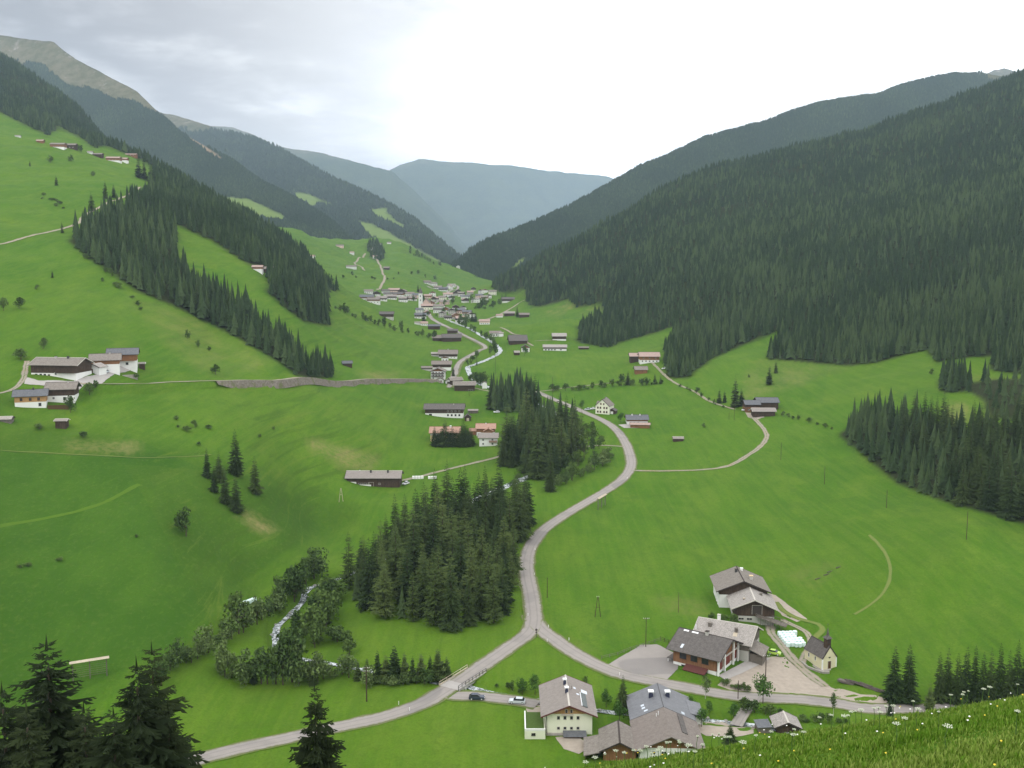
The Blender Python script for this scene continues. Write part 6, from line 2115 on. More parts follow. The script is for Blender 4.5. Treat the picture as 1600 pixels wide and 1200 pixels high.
house('brown_farm_wing', 'brown wooden wing left of the big rosy-roofed farm', 'barn', 993, 566, 12, 9, 5.2, 2.2, -92, 'r', 'wood_dark', 'wood_dark', 0, 'roof_rosy', .9, .9)
house('square_hut', 'square brown hut below the big rosy-roofed farm', 'hut', 1002, 584, 8, 9.5, 3.4, 2.2, -90, 'r', 'wood_brown', 'wood_brown', 0, 'roof_shingle', .8, .8)
house('right_farm_barn', 'dark barn with grey roof, right rear part of the right-hand farm', 'barn', 1200, 641, 11, 13, 5.2, 2.3, -92, 'r', 'wood_dark', 'wood_dark', 0, 'roof_slate', .9, .9)
house('right_farmhouse', 'reddish wooden house with grey roof, left part of the right-hand farm', 'house', 1176, 644, 10, 9, 5.0, 2.0, -92, 'r', 'wood_red', 'wood_dark', 3, 'roof_slate', .8, .8, row('r', [-2.5, 0, 2.5], 1.5, .8, .9), balc=[('r', -4.2, 4.2, 2.4, 1, 'wood_red')])
house('right_farm_shed', 'low shed with pale flat roof in front of the right-hand farm', 'shed', 1194, 651, 7, 13.5, 3.4, 1.5, -92, 'r', 'wood_dark', 'wood_dark', 0, 'roof_tile_grey', .8, .8, trim='trim_pale')
house('white_bungalow', 'white bungalow with grey roof above the bright stream bend', 'house', 774, 526, 9, 12, 4.0, 2.0, -88, 'r', 'plaster_white', 'plaster_white', 4, 'roof_brown', .8, .8, row('r', [-4, -1.5, 1.5, 4], 1.8, 1.2, 1.2, 'trim_dark'))
house('white_bungalow_wing', 'flat white wing right of the bungalow above the stream bend', 'house', 783, 526, 7, 5, 3.4, 1, -88, 'r', 'plaster_white', 'plaster_white', 3.4, 'roof_tile_grey', .4, .4)
house('big_roof_barn', 'barn with very big dark roof right of the stream bend', 'barn', 810, 538, 16, 18, 4.0, 5.0, -84, 'r', 'wood_dark', 'wood_dark', 0, 'roof_dark', 1, 1)
house('white_cottage', 'white cottage with dark gable below the big dark-roofed barn', 'house', 821, 550, 8, 9, 4.4, 2.4, 0, 'f', 'plaster_white', 'wood_brown', 4.0, 'roof_dark', .8, .8, row('f', [-2.2, 2.2], 2.6, 1, 1.1) + row('f', [-2.2, 0, 2.2], .9, 1, 1))
house('tiny_hut', 'tiny pale-roofed hut left below the white cottage on the right meadow', 'hut', 808, 555, 4.6, 5, 2.6, 1.4, -80, 'r', 'wood_dark', 'wood_dark', 0, 'roof_shingle_light', .5, .5)
house('meadow_farm', 'grey barn with pale roof standing alone on the right meadow slope', 'barn', 874, 532, 11, 14, 4.6, 2.6, -90, 'r', 'plaster_white', 'wood_dark', 1.4, 'roof_shingle_light', .9, .9)
house('long_white_barn', 'long low barn with pale roof and broken white base on the right meadow', 'barn', 867, 548, 9, 23, 3.6, 2.0, -93, 'r', 'plaster_white', 'wood_grey', 1.8, 'roof_shingle_light', .8, .8, row('r', [-9, -6, -3, 0, 6], 1.0, 1.4, .9, 'trim_dark'))
house('meadow_lean_to', 'small low shed right of the long low pale-roofed barn', 'shed', 912, 546, 5, 10, 1.8, .8, -95, 'r', 'wood_grey', 'wood_dark', 0, 'roof_shingle', .5, .5)
house('red_house', 'house with reddish walls and white base on the right flat below the village', 'house', 757, 507, 10, 13, 4.2, 2.2, -90, 'r', 'plaster_white', 'plaster_pink', 2.2, 'roof_rosy', .8, .8, row('r', [-4, -1.5, 1.5, 4], 1.2))
house('slope_barn', 'grey barn with pale roof left of the slim spruce on the right village slope', 'barn', 796, 494, 10, 15, 4.2, 2.2, -90, 'r', 'wood_dark', 'wood_dark', 0, 'roof_tile_grey', .8, .8)
house('slope_barn', 'brown barn right of the slim spruce on the right village slope', 'barn', 819, 496, 10, 14, 4.0, 2.2, -92, 'r', 'wood_dark', 'wood_dark', 0, 'roof_brown', .8, .8)
house('slope_hut', 'very small pale house left of the grey barn on the right village slope', 'house', 781, 496, 8, 9, 3, 1.6, -80, 'r', 'plaster_white', 'plaster_pink', 2, 'roof_rosy', .5, .5)
house('edge_farm', 'dark-roofed farmhouse beside the track at the right village edge', 'house', 794, 472, 12, 20, 5, 3, -88, 'r', 'plaster_white', 'wood_dark', 1.6, 'roof_dark', 1, 1)

# hillside farm on the left
house('hill_barn', 'long barn with weathered grey roof, largest of the left hillside farm', 'barn', 84, 588, 13, 22, 6.2, 2.6, -97, 'r', 'plaster_white', 'wood_dark', 2.4, 'roof_shingle', 1.0, 1.2,
      row('r', [-8.5, -6.3, -4.3], 1.5, 1.0, .8, 'trim_dark') + [('r', 1.0, 2.1, .9, 1.0)], [('r', -2.3, 1.1, 1.8, 'trim_dark', 0)], [(.8, 4, .9, .8, 'metal_dark'), (.8, -2, .9, .8, 'plaster_grey')], balc=[('r', 1.5, 10.5, 2.6, 1.2, 'wood_dark')], trim='trim_pale', dz=-.9)
house('hill_house', 'white house with brown roof in the middle of the left hillside farm', 'house', 165, 580, 11, 12.5, 6.4, 2.4, -70, 'r', 'plaster_white', 'wood_brown', 4.2, 'roof_shingle', 1.0, 1.2, row('f', [-3.4, -1, 1.4, 3.6], 3.2, .9, 1.1) + row('f', [-3.4, 1.4], 1.0, .9, 1.1), [('f', -1, 1.1, 1.9)], [(.4, 2, .7, .7)], dz=-.9)
house('hill_house_upper', 'white and brown house with dark slate roof at the right of the left hillside farm', 'house', 192, 574, 11, 13, 6.6, 2.4, -72, 'r', 'plaster_white', 'wood_brown', 3.2, 'roof_slate', 1.0, 1.2, [('r', 2, 1.8, 1.1, 1.1, 'trim_dark'), ('f', -2.5, 1.6, .9, 1.1), ('f', 2.5, 1.6, .9, 1.1)], [('r', -2.2, 1.3, 2.0, 'door_wood', 0)], balc=[('r', -5.5, 5.5, 3.3, 1.2, 'wood_brown'), ('f', -4.5, 4.5, 3.3, 1.2, 'wood_brown')])
house('hill_connector', 'low white connecting building with small gable at the left hillside farm', 'shed', 146, 583, 6, 6, 2.8, 1.4, -10, 'f', 'plaster_white', 'plaster_white', 2.8, 'roof_shingle_light', .6, .6, doors=[('f', -1, 1.6, 2, 'door_wood')])
house('hill_lower_house', 'new timber-clad house with slate roof and white base, lowest of the left hillside farm', 'house', 48, 637, 8.6, 12, 5.2, 2.0, -70, 'r', 'plaster_white', 'wood_new', 2.4, 'roof_slate', 1.0, 1.0, row('r', [-3.5, 0, 3.2], 3.6, .9, 1.2, 'wood_brown') + [('r', 3.6, 1.2, .9, 1.2, 'trim_dark')] + row('f', [-2.5, -.9, .7, 2.3], 1.3, .6, 1.0), chim=[(.4, 1, .7, .7, 'metal_dark')])
house('hill_lower_barn', 'dark boarded house with brown roof beside the timber-clad one on the left hillside', 'house', 95, 629, 9.5, 11, 6.0, 2.2, -78, 'r', 'plaster_white', 'wood_dark', 3.0, 'roof_shingle', 1.0, 1.2, [('r', -2.8, 2.0, .8, .9), ('r', 1.6, 1.7, .9, 1.2, 'trim_dark'), ('f', 0, 1.6, .9, 1)], chim=[(.3, 2.5, .6, .6)])
p = G(92, 639)
t = thing('board_fence', 'dark brown board fence in front of the dark boarded hillside house', 'fence', (p.x, p.y - .6, p.z), math.radians(14))
fb = MB()
for i in range(34):
    x = -4.2 + i * .25
    MBx = MB().box(x, x + .22, 0 if i % 2 else .03, .05 if i % 2 else .08, -1.4, 1.75)
    MBx.build('board', MATS['door_wood'], t)
MB().box(-4.3, 4.4, .09, .16, 1.2, 1.35).box(-4.3, 4.4, .09, .16, .2, .35).build('rail', MATS['wood_dark'], t)
house('hay_hut', 'little hay hut with pale tilted roof on the slope below the hillside farm', 'hut', 95, 670, 3.4, 4.2, 3.2, .5, -85, 'r', 'wood_grey', 'wood_dark', 0, 'roof_tile_grey', .5, .5, trim='trim_pale')
house('hay_hut', 'tiny hut with pale roof right of the white hillside farmhouse', 'hut', 222, 577, 2.2, 2.6, 2.8, .5, -75, 'r', 'wood_grey', 'wood_dark', 0, 'roof_shingle_light', .4, .4, trim='trim_white')
house('wood_stack_shed', 'low rough shed at the left picture edge below the hillside farm', 'shed', 7, 660, 4, 5, 1.2, .8, -80, 'r', 'wood_grey', 'wood_grey', 0, 'roof_shingle_light', .4, .4)
p = G(203, 590)
t = thing('terrace_wall', 'pale stone terrace wall right of the hillside farm yard', 'wall', (p.x, p.y, p.z), math.radians(35))
MB().box(-3.5, 3.5, -.4, .4, -2, 1.4).build('wall', MATS['rubble'], t)
# farm at the forest patch
house('slope_farm', 'dark wooden farmhouse with white base between the left forest patches', 'house', 419, 430, 9, 12, 5.4, 1.8, -84, 'r', 'plaster_white', 'wood_dark', 1.6, 'roof_shingle', .9, .9, row('r', [-3, 0, 3], .9, 1, .9, 'trim_dark'))
house('slope_farm_barn', 'small white-sided barn left of the farmhouse between the left forest patches', 'barn', 402, 424, 7, 8, 3.6, 1.4, -84, 'r', 'plaster_white', 'wood_brown', 2, 'roof_rosy', .7, .7)
# upper left farms
for (px, py, W, L, H, ri, lo, up, sp, rf_, lab, c_) in [(89, 231, 11, 17, 4.6, 2.2, 'plaster_white', 'wood_red', 1.2, 'roof_shingle', 'reddish wooden farmhouse highest on the left meadow, left of two', 'house'),
                                                        (109, 232, 11, 14, 4.6, 2.2, 'wood_dark', 'wood_dark', 0, 'roof_brown', 'dark wooden barn highest on the left meadow, right of two', 'barn'),
                                                        (62, 223, 6, 8, 2.6, 1.6, 'wood_dark', 'wood_brown', 0, 'roof_rosy', 'tiny brown hut left of the highest meadow farm', 'hut'),
                                                        (27, 214, 4, 6, 1.6, .7, 'plaster_white', 'plaster_white', 1.6, 'roof_tile_grey', 'tiny pale shed far left on the high meadow', 'shed'),
                                                        (152, 245, 9, 11, 3.4, 1.8, 'wood_dark', 'wood_dark', 0, 'roof_brown', 'small dark barn between the two high meadow farms', 'barn'),
                                                        (176, 252, 11, 17, 4.4, 2, 'plaster_white', 'wood_red', 1.2, 'roof_rosy', 'rosy-roofed farmhouse of the lower high meadow farm', 'house'),
                                                        (192, 253, 9, 10, 4.2, 1.8, 'plaster_white', 'wood_brown', 2.4, 'roof_rosy', 'white-fronted house at the right of the lower high meadow farm', 'house'),
                                                        (204, 244, 8, 16, 2.6, 1.4, 'wood_grey', 'wood_red', 0, 'roof_rosy', 'long low rosy shed at the top right of the lower high meadow farm', 'shed'),
                                                        (140, 240, 5, 6, 2.4, 1, 'plaster_white', 'plaster_white', 2.4, 'roof_tile_grey', 'tiny white shed left of the small dark barn on the high meadow', 'shed')]:
    house('hill_' + c_, lab, c_, px, py, W, L, H, ri, -86, 'r', lo, up, sp, rf_, .8, .8, row('r', [-4, 0, 4], .9 + sp * .0 + .6, 1, .8) if L > 12 else ())
# far hillside houses
for (px, py, L, lab) in [(531, 386, 26, 'pink-walled far house at the upper edge of the hillside meadow'), (549, 419, 30, 'long grey barn beside the bending far hillside track'), (550, 397, 14, 'small pale far house above the bending track'), (489, 403, 12, 'tiny pale far house at the forest edge of the hillside meadow'),
                         (587, 403, 18, 'far pale house at the head of the longer hillside track'), (604, 421, 18, 'dark far house right of the longer hillside track'), (596, 361, 24, 'tiny far house high on the hazy clearing'), (612, 359, 26, 'tiny far house at the right on the hazy clearing'), (586, 368, 18, 'tiny far house at the lower left of the hazy clearing')]:
    g_ = G(px, py, 1400)
    if py < 372:
        g_ = G(px - 4, py + 22, 1400)
        house('far_house', lab, 'house', px, py, 8, L * .42, 3.2, 2.4, -90, 'c', 'plaster_white', 'plaster_white', 3.2, 'roof_brown', .6, .6, pos=tuple(g_))
    else:
        house('far_house', lab, 'house', px, py, 9, L * .7, 3.6, 2.6, -90, 'c', 'plaster_pink' if 'pink' in lab else 'wood_dark' if 'dark' in lab or 'barn' in lab else 'plaster_white', 'wood_dark' if 'dark' in lab else 'plaster_white', 3 if 'barn' not in lab else 0, 'roof_rosy' if 'pale' in lab else 'roof_brown', .8, .8, pos=tuple(g_))

# ------------------------------------------------------------------ the village
p = G(657, 481)
t = thing('church', 'village church with slim white tower and pinkish nave', 'church', (p.x, p.y + 12, p.z))
MB().box(-3, 3, -11.5, -5.5, -3, 23).build('tower', MATS['plaster_white'], t)
MB().add([(-3.6, -12.1, 23), (3.6, -12.1, 23), (3.6, -4.9, 23), (-3.6, -4.9, 23), (0, -8.5, 33)], [(3, 2, 1, 0), (0, 1, 4), (1, 2, 4), (2, 3, 4), (3, 0, 4)]).build('spire', MATS['roof_dark'], t)
for z in (12, 18.5):
    put_window(t, 6, 23, 'f', 0, z, 1.3, 2.4, 'trim_pale')
MB().box(2.5, 14, -6, 16, -3, 8.5).build('nave_wall', MATS['plaster_pink'], t)
MB().slab([(1.9, -7, 7.8), (8.2, -7, 15), (8.2, 17, 15), (1.9, 17, 7.8)], .3).slab([(14.6, -7, 7.8), (8.2, -7, 15), (8.2, 17, 15), (14.6, 17, 7.8)], .3).build('nave_roof', MATS['roof_brown'], t)
MB().add([(2.6, -5.9, 8.4), (13.9, -5.9, 8.4), (8.2, -5.9, 14.6)], [(0, 1, 2)]).build('gable_wall', MATS['plaster_pink'], t)
put_door(t, 1, 12, 'f', 8.2, 2.2, 3.4, 'door_wood')
vr = random.Random(4)
VROWS = [('village houses on the terrace left of the church', 'pale village house on the terrace left of the church', [(576, 459), (589, 462), (603, 459), (615, 457), (628, 460), (641, 463), (596, 470), (612, 468), (583, 474), (629, 472), (573, 470), (620, 464), (645, 470), (606, 464)], 22, .75),
         ('village houses around the church', 'dark-roofed village house packed round the church', [(668, 466), (678, 470), (690, 469), (672, 478), (684, 483), (700, 464), (676, 463), (695, 476), (650, 466), (667, 484)], 19, .4),
         ('village houses on the flat right of the church', 'small village house on the flat right of the church', [(706, 468), (720, 463), (735, 461), (748, 466), (742, 473), (728, 473), (758, 458), (770, 461), (757, 469), (716, 458), (740, 455), (712, 462), (751, 459), (764, 466), (727, 467)], 17, .45),
         ('village houses below the church', 'rosy or grey-roofed village house below the church by the road', [(668, 493), (656, 489), (696, 487), (706, 491), (718, 490), (729, 493), (701, 500), (713, 499), (690, 496), (721, 504), (657, 498), (684, 489), (737, 498), (712, 484), (724, 485)], 17, .5),
         ('farthest houses at the valley bend', 'farthest pale house where the valley bends behind the village', [(684, 452), (692, 455), (676, 447), (701, 452), (668, 444), (716, 407), (706, 449)], 18, .8)]
for grp, lab, pts, base, wf in VROWS:
    for i, (px, py) in enumerate(pts):
        L = base * .86 * vr.uniform(.7, 1.15)
        W = base * vr.uniform(.5, .65)
        white = vr.random() < wf
        H = vr.uniform(4.2, 6.4)
        rf_ = vr.choice(['roof_brown', 'roof_dark', 'roof_shingle', 'roof_rosy', 'roof_slate', 'roof_tile_grey'])
        side = vr.random() < .7
        lo = 'plaster_white' if white else vr.choice(['plaster_cream', 'plaster_pink', 'plaster_white', 'plaster_grey'])
        up = vr.choice(['wood_brown', 'wood_dark', 'plaster_white']) if white else vr.choice(['wood_dark', 'wood_brown'])
        sp_ = H * vr.choice([.5, .6, 1.0])
        xs = lin(-L * .36, L * .36, 4) if side else lin(-W * .32, W * .32, 3)
        fc = 'r' if side else 'f'
        house('village_house', lab, 'house', px, py, W, L, H, W * .24, -90 + vr.uniform(-14, 14) if side else vr.uniform(-14, 14), fc, lo, up, sp_, rf_, .8, .8,
              row(fc, xs, 1.6, 1.1, 1.2, 'trim_pale') + (row(fc, xs, H - 1.3, 1.1, 1.1, 'trim_pale') if H > 5 else []), group=grp, cap=False)
# ------------------------------------------------------------------ vehicles
def car(px, py, rz, paint, label, L=4.2, W=1.75, H=1.45, hatch=True):
    p = G(px, py)
    t = thing('parked_car', label, 'car', (p.x, p.y, p.z + .14), math.radians(rz))
    w = W / 2
    # lower body: side profile lofted over three widths
    prof = [(-L / 2, .32), (-L / 2 + .06, .72), (-L / 2 + .25, .86), (-.95, .92), (.3, .94), (L / 2 - .75 if not hatch else L / 2 - .2, .95), (L / 2 - .03, .80), (L / 2, .34), (L / 2 - .3, .24), (-L / 2 + .3, .24)]
    mb = MB()
    n = len(prof)
    for y, f in ((-w, .94), (-w * .9, 1.0), (w * .9, 1.0), (w, .94)):
        mb.v += [(x * (1 if f == 1 else .985), y, .24 + (z - .24) * f) for x, z in prof]
    for k_ in range(3):
        for i in range(n):
            j = (i + 1) % n
            mb.f.append((k_ * n + i, k_ * n + j, (k_ + 1) * n + j, (k_ + 1) * n + i))
    mb.f += [tuple(range(n))[::-1], tuple(range(3 * n, 4 * n))]
    mb.build('body', MATS[paint], t)
    x0, x1, x2, x3 = -.95, -.25, (L / 2 - .75 if hatch else L / 2 - 1.3), (L / 2 - .22 if hatch else L / 2 - .7)
    mb = MB()
    mb.add([(x0, -w * .93, .93), (x3, -w * .93, .95), (x3, w * .93, .95), (x0, w * .93, .93), (x1, -w * .74, H - .06), (x2, -w * .74, H - .06), (x2, w * .74, H - .06), (x1, w * .74, H - .06)],
           [(0, 1, 5, 4), (1, 2, 6, 5), (2, 3, 7, 6), (3, 0, 4, 7)])
    mb.build('windows', MATS['glass_dark'], t)
    MB().box(x1 - .03, x2 + .03, -w * .76, w * .76, H - .07, H).build('roof', MATS[paint], t)
    for sx in (-L / 2 + .78, L / 2 - .75):
        for sy in (-1, 1):
            wh = MB().bar((sx, sy * (w - .20), .31), (sx, sy * (w + .01), .31), .31, 12).build('wheel', MATS['metal_dark'], t)
            MB().bar((sx, sy * (w - .0), .31), (sx, sy * (w + .03), .31), .17, 8).build('rim', MATS['metal_white'], wh)
    for sy in (-.55, .55):
        MB().box(-L / 2 - .01, -L / 2 + .1, sy * W * .62 - .17, sy * W * .62 + .17, .60, .74).build('headlight', MATS['metal_white'], t)
        MB().box(L / 2 - .1, L / 2 + .005, sy * W * .62 - .14, sy * W * .62 + .14, .58, .76).build('tail_light', MATS['trim_red'], t)
    return t


simple('paint_blue', (0.035, 0.045, 0.07), 0.1, 1, 0.25, 0.5)
simple('paint_silver', (0.50, 0.54, 0.58), 0.05, 1, 0.3, 0.5)
simple('paint_lime', (0.42, 0.62, 0.10), 0.08, 1, 0.3, 0.5)
simple('paint_white', (0.78, 0.79, 0.80), 0.05, 1, 0.3, 0.5)
car(745, 1093, 178, 'paint_blue', 'dark blue hatchback parked on the drive nearest the bridge')
car(808, 1099, -6, 'paint_silver', 'silver car parked on the drive before the cream guest house', 4.3)
car(1210, 1023, 155, 'paint_lime', 'lime green car on the grass between brown hall and wrapped bales', 3.7, 1.65, 1.42)
car(634, 757, 60, 'paint_white', 'white car beside the long low barn on the left meadow')
car(776, 645, 10, 'paint_white', 'white car at the foot of the far tree stand')
car(918, 641, 30, 'paint_silver', 'silver car left of the tall white house')
car(926, 640, 30, 'paint_white', 'white car next to the tall white house')
car(1038, 577, 20, 'paint_white', 'white car on the track by the rosy-roofed farm')
car(1164, 642, 20, 'paint_white', 'white car at the right-hand farm entrance')
car(164, 583, 70, 'paint_silver', 'silver car in the yard of the left hillside farm')

# ------------------------------------------------------------------ wrapped bales
def bale_mesh(name, r, h, mat, n=14):
    mb = MB()
    prof = [(r * .90, 0), (r, r * .12), (r, h - r * .12), (r * .90, h)]
    for rr, z in prof:
        for i in range(n):
            a = 2 * math.pi * i / n
            mb.v.append((math.cos(a) * rr, math.sin(a) * rr, z))
    for k_ in range(3):
        for i in range(n):
            mb.f.append((k_ * n + i, k_ * n + (i + 1) % n, (k_ + 1) * n + (i + 1) % n, (k_ + 1) * n + i))
    mb.f += [tuple(range(n))[::-1], tuple(range(3 * n, 4 * n))]
    return mb.mesh(name, MATS[mat], False)


BALE = bale_mesh('wrapped_bale', .69, 1.3, 'wrap')
a0, a1, b0 = G(1218, 993), G(1232, 1011), G(1247, 991)
dx, dy = (a1 - a0), (b0 - a0)
dy = dy.normalized() * 1.5
n_ = 6
for i in range(5):
    for j in range(n_ if i < 4 else 6):
        q = a0 + dx * (j / (n_ - 1)) * .95 + dy * i
        if i == 4 and j in (1, 2):
            continue
        o = link('wrapped_bale', BALE, None, gxy(q.x + random.uniform(-.06, .06), q.y + random.uniform(-.06, .06), -.03), random.uniform(0, 6))
        tag(o, 'pale mint wrapped round bale standing in the block beside the farm track', 'bale', 'wrapped bales in the block')
c0, c1 = G(377, 947), G(398, 939)
for j in range(8):
    q = c0.lerp(c1, j / 7)
    o = link('wrapped_bale', BALE, None, gxy(q.x, q.y, -.03), random.uniform(0, 6))
    tag(o, 'pale mint wrapped bale in the single row along the far stream shrubs', 'bale', 'wrapped bales in the row')

# ------------------------------------------------------------------ poles, posts, fences
def pole(px, base, top, label, arms=1, r=.13, mat='wood_dark', dx=0.0):
    p = G(px, base)
    h = (base - top) * p.y / FPX * 1.05
    t = thing('utility_pole', label, 'pole', (p.x, p.y, p.z))
    MB().bar((0, 0, -.8), (dx, 0, h), r, 7, r * .7).build('post', MATS[mat], t)
    for i in range(arms):
        z = h - .35 - .9 * i
        c = MB().box(-.9, .9, -.06, .06, z - .06, z + .06).build('crossarm', MATS['wood_grey'], t)
        k_ = MB()
        for x in (-.8, -.3, .3, .8):
            k_.bar((x, 0, z + .05), (x, 0, z + .28), .06, 6)
        k_.build('insulators', MATS['trim_white'], c)
    return t


pole(573, 1096, 1040, 'tall pole with two crossarms in the meadow left of the bridge', 2, .2, 'wood_dark')
pole(855, 934, 902, 'slim pole beside the road bend at the meadow edge', 0)
pole(1009, 1011, 964, 'pole beside the fence in front of the asphalt yard', 1)
pole(1060, 957, 925, 'faint slim pole in the meadow above the shingle barn', 0, .10)
pole(1196, 1064, 1022, 'pole standing in the gravel yard between hall and chapel', 1, .16)
pole(1153, 1093, 1062, 'short pole on the roadside beside the gravel yard', 0)
pole(1510, 843, 799, 'pole high on the right meadow, nearest the bank wood', 0)
pole(1385, 794, 766, 'pole on the right meadow below the bank wood corner', 0)
pole(1288, 757, 729, 'pole in the middle of the right meadow line', 0)
pole(1220, 719, 692, 'pole of the right meadow line nearest the farm', 0)
pole(1147, 657, 634, 'pole left of the right-hand farm drive', 0)
pole(1139, 655, 645, 'very short pole left of another by the right-hand farm', 0)
pole(863, 615, 590, 'pole at the left end of the valley hedge', 0)
pole(774, 586, 562, 'pole in the meadow right of the stream above the far stand', 0)
pole(733, 619, 604, 'small pole below the dark barn near the far stand', 0)
pole(1495, 1094, 1060, 'pale thin pole before the dark spruce row by the road', 0, .09, 'trim_white')
# A-frame pole
p = G(934, 964)
t = thing('utility_pole', 'A-shaped double-leg pole in the meadow inside the road bend', 'pole', (p.x, p.y, p.z))
for s in (-1, 1):
    MB().bar((s * .95, 0, -.5), (s * .12, 0, 6.7), .13, 6, .1).build('leg', MATS['wood_dark'], t)
MB().bar((-.55, 0, 3.2), (.55, 0, 3.2), .07).build('crosspiece', MATS['wood_dark'], t)
MB().bar((-.3, 0, 6.65), (-.3, 0, 7.0), .06).bar((.3, 0, 6.65), (.3, 0, 7.0), .06).build('insulators', MATS['trim_white'], t)
p = G(533, 784)
t = thing('utility_pole', 'pale A-shaped pole in the meadow below the long low barn', 'pole', (p.x, p.y, p.z))
for s in (-1, 1):
    MB().bar((s * 1.0, 0, -.5), (s * .15, 0, 6.6), .16, 6, .12).build('leg', MATS['wood_pale'], t)
MB().bar((-.5, 0, 3.4), (.5, 0, 3.4), .08).build('crosspiece', MATS['wood_pale'], t)
# signpost at the fork
p = G(838, 996)
t = thing('signpost', 'thin dark signpost standing in the grass point of the road fork', 'sign', (p.x, p.y, p.z))
MB().bar((0, 0, -.3), (0, 0, 3.0), .09, 6).build('post', MATS['metal_dark'], t)
MB().box(-.35, .35, -.16, -.1, 2.2, 2.7).build('sign_plate', MATS['trim_dark'], t)
MB().box(-.3, .3, -.16, -.1, 1.55, 1.85).build('sign_plate', MATS['trim_dark'], t)
# roadside marker posts
MK = MB().bar((0, 0, -.2), (0, 0, .95), .09, 5).mesh('marker_post', MATS['trim_white'])
for (px, py) in [(857, 981), (889, 1001), (825, 963), (835, 899), (968, 1056), (836, 860), (980, 748), (640, 1111), (623, 1101), (728, 1079), (855, 1003)]:
    p = G(px, py)
    tag(link('marker_post', MK, None, p), 'small white marker post at the road edge', 'post', 'white roadside markers')


def rail_fence(name, label, pts, step=2.2, h=1.0, mat='wood_grey', rails=2):
    w = [G(*q) for q in pts]
    t = thing(name, label, 'fence', w[0])
    o = Vector(w[0])
    pm = None
    for a, b in zip(w[:-1], w[1:]):
        n = max(1, int((b - a).length / step))
        for i in range(n + 1):
            q = a.lerp(b, i / n)
            q = gxy(q.x, q.y) - o
            if i < n or b is w[-1]:
                if pm is None:
                    pm = MB().bar((0, 0, -.3), (0, 0, h), .08, 5).mesh('post', MATS[mat])
                link('post', pm, t, q)
            if i < n:
                r = a.lerp(b, (i + 1) / n)
                r = gxy(r.x, r.y) - o
                mb = MB()
                for k_ in range(rails):
                    dz = Vector((0, 0, h * (.9 - .45 * k_)))
                    mb.bar(q + dz, r + dz, .05, 4)
                mb.build('rail', MATS[mat], t)
    return t


rail_fence('rail_fence', 'weathered rail fence between the meadow and the asphalt yard', [(940, 1030), (965, 1024), (985, 1016), (1005, 1010), (1032, 1001)])
rail_fence('rail_fence', 'dark low fence left of the brown hall roof', [(1032, 1000), (1045, 1005), (1058, 1012)], 1.6, 1.1, 'wood_dark', 3)
# bridge railings
r = ROADS['main']
pxm, pym = pix(r['c'][:, 0], r['c'][:, 1], r['z'])
sel = [i for i in range(len(pxm)) if 697 < pxm[i] < 750 and pym[i] > 1030 and pym[i] < 1085]
c = r['c'][sel]
d = (c[-1] - c[0]) / np.linalg.norm(c[-1] - c[0])
nn = np.array((d[1], -d[0]))
zb = float(r['z'][sel].mean())
t = thing('road_bridge', 'short road bridge with pale beam rail and dark post railing over the stream', 'bridge', (c.mean(0)[0], c.mean(0)[1], zb))
cm = c.mean(0)
Lb = float(np.linalg.norm(c[-1] - c[0]))


def bl(s, o, z):
    q = d * s + nn * o
    return Vector((q[0], q[1], z))


MB().slab([bl(-Lb / 2, -3.3, .05), bl(Lb / 2, -3.3, .05), bl(Lb / 2, 3.3, .05), bl(-Lb / 2, 3.3, .05)], .7).build('deck', MATS['concrete'], t)
MB().slab([bl(-Lb / 2, -3.3, .32), bl(Lb / 2, -3.3, .32), bl(Lb / 2, -2.95, .32), bl(-Lb / 2, -2.95, .32)], .3).build('kerb_beam', MATS['wood_pale'], t)
MB().slab([bl(-Lb / 2, 3.3, .30), bl(Lb / 2, 3.3, .30), bl(Lb / 2, 2.95, .30), bl(-Lb / 2, 2.95, .30)], .28).build('kerb_beam', MATS['concrete'], t)
n_ = 9
for i in range(n_):
    s = -Lb / 2 + Lb * i / (n_ - 1)
    MB().bar(bl(s, 3.15, 0), bl(s, 3.15, 1.35), .09, 5).build('railing_post', MATS['metal_dark'], t)
    if i % 2 == 0:
        MB().bar(bl(s, -3.15, 0), bl(s, -3.15, 1.0), .08, 5).build('railing_post', MATS['wood_pale'], t)
MB().bar(bl(-Lb / 2, 3.15, 1.3), bl(Lb / 2, 3.15, 1.3), .07, 5).bar(bl(-Lb / 2, 3.15, .75), bl(Lb / 2, 3.15, .75), .05, 5).build('railing', MATS['metal_dark'], t)
MB().bar(bl(-Lb / 2, -3.15, 1.0), bl(Lb / 2, -3.15, 1.0), .08, 5).build('railing', MATS['wood_pale'], t)
for s in (-1, 1):
    MB().slab([bl(s * (Lb / 2 - 1), -3.2, -.7), bl(s * Lb / 2, -3.2, -.7), bl(s * Lb / 2, 3.2, -.7), bl(s * (Lb / 2 - 1), 3.2, -.7)], 2.2).build('abutment', MATS['rubble'], t)


# hay racks: pale roof strip on posts with slats
def hay_rack(px, py, L, h, rz, label):
    p = G(px, py)
    t = thing('hay_rack', label, 'hay rack', (p.x, p.y, p.z), math.radians(rz))
    for x in (-L / 2 + .2, 0, L / 2 - .2):
        MB().box(x - .13, x + .13, -.13, .13, -1, h).build('post', MATS['wood_grey'], t)
    for k_ in range(7):
        z = h * (.18 + .11 * k_)
        MB().bar((-L / 2, 0, z), (L / 2, 0, z), .045, 4).build('slat', MATS['wood_grey'], t)
    MB().slab([(-L / 2 - .5, -.75, h - .1), (L / 2 + .5, -.75, h - .1), (L / 2 + .5, 0, h + .3), (-L / 2 - .5, 0, h + .3)], .08).slab(
        [(-L / 2 - .5, .75, h - .1), (L / 2 + .5, .75, h - .1), (L / 2 + .5, 0, h + .3), (-L / 2 - .5, 0, h + .3)], .08).build('roof', MATS['wood_pale'], t)
    return t


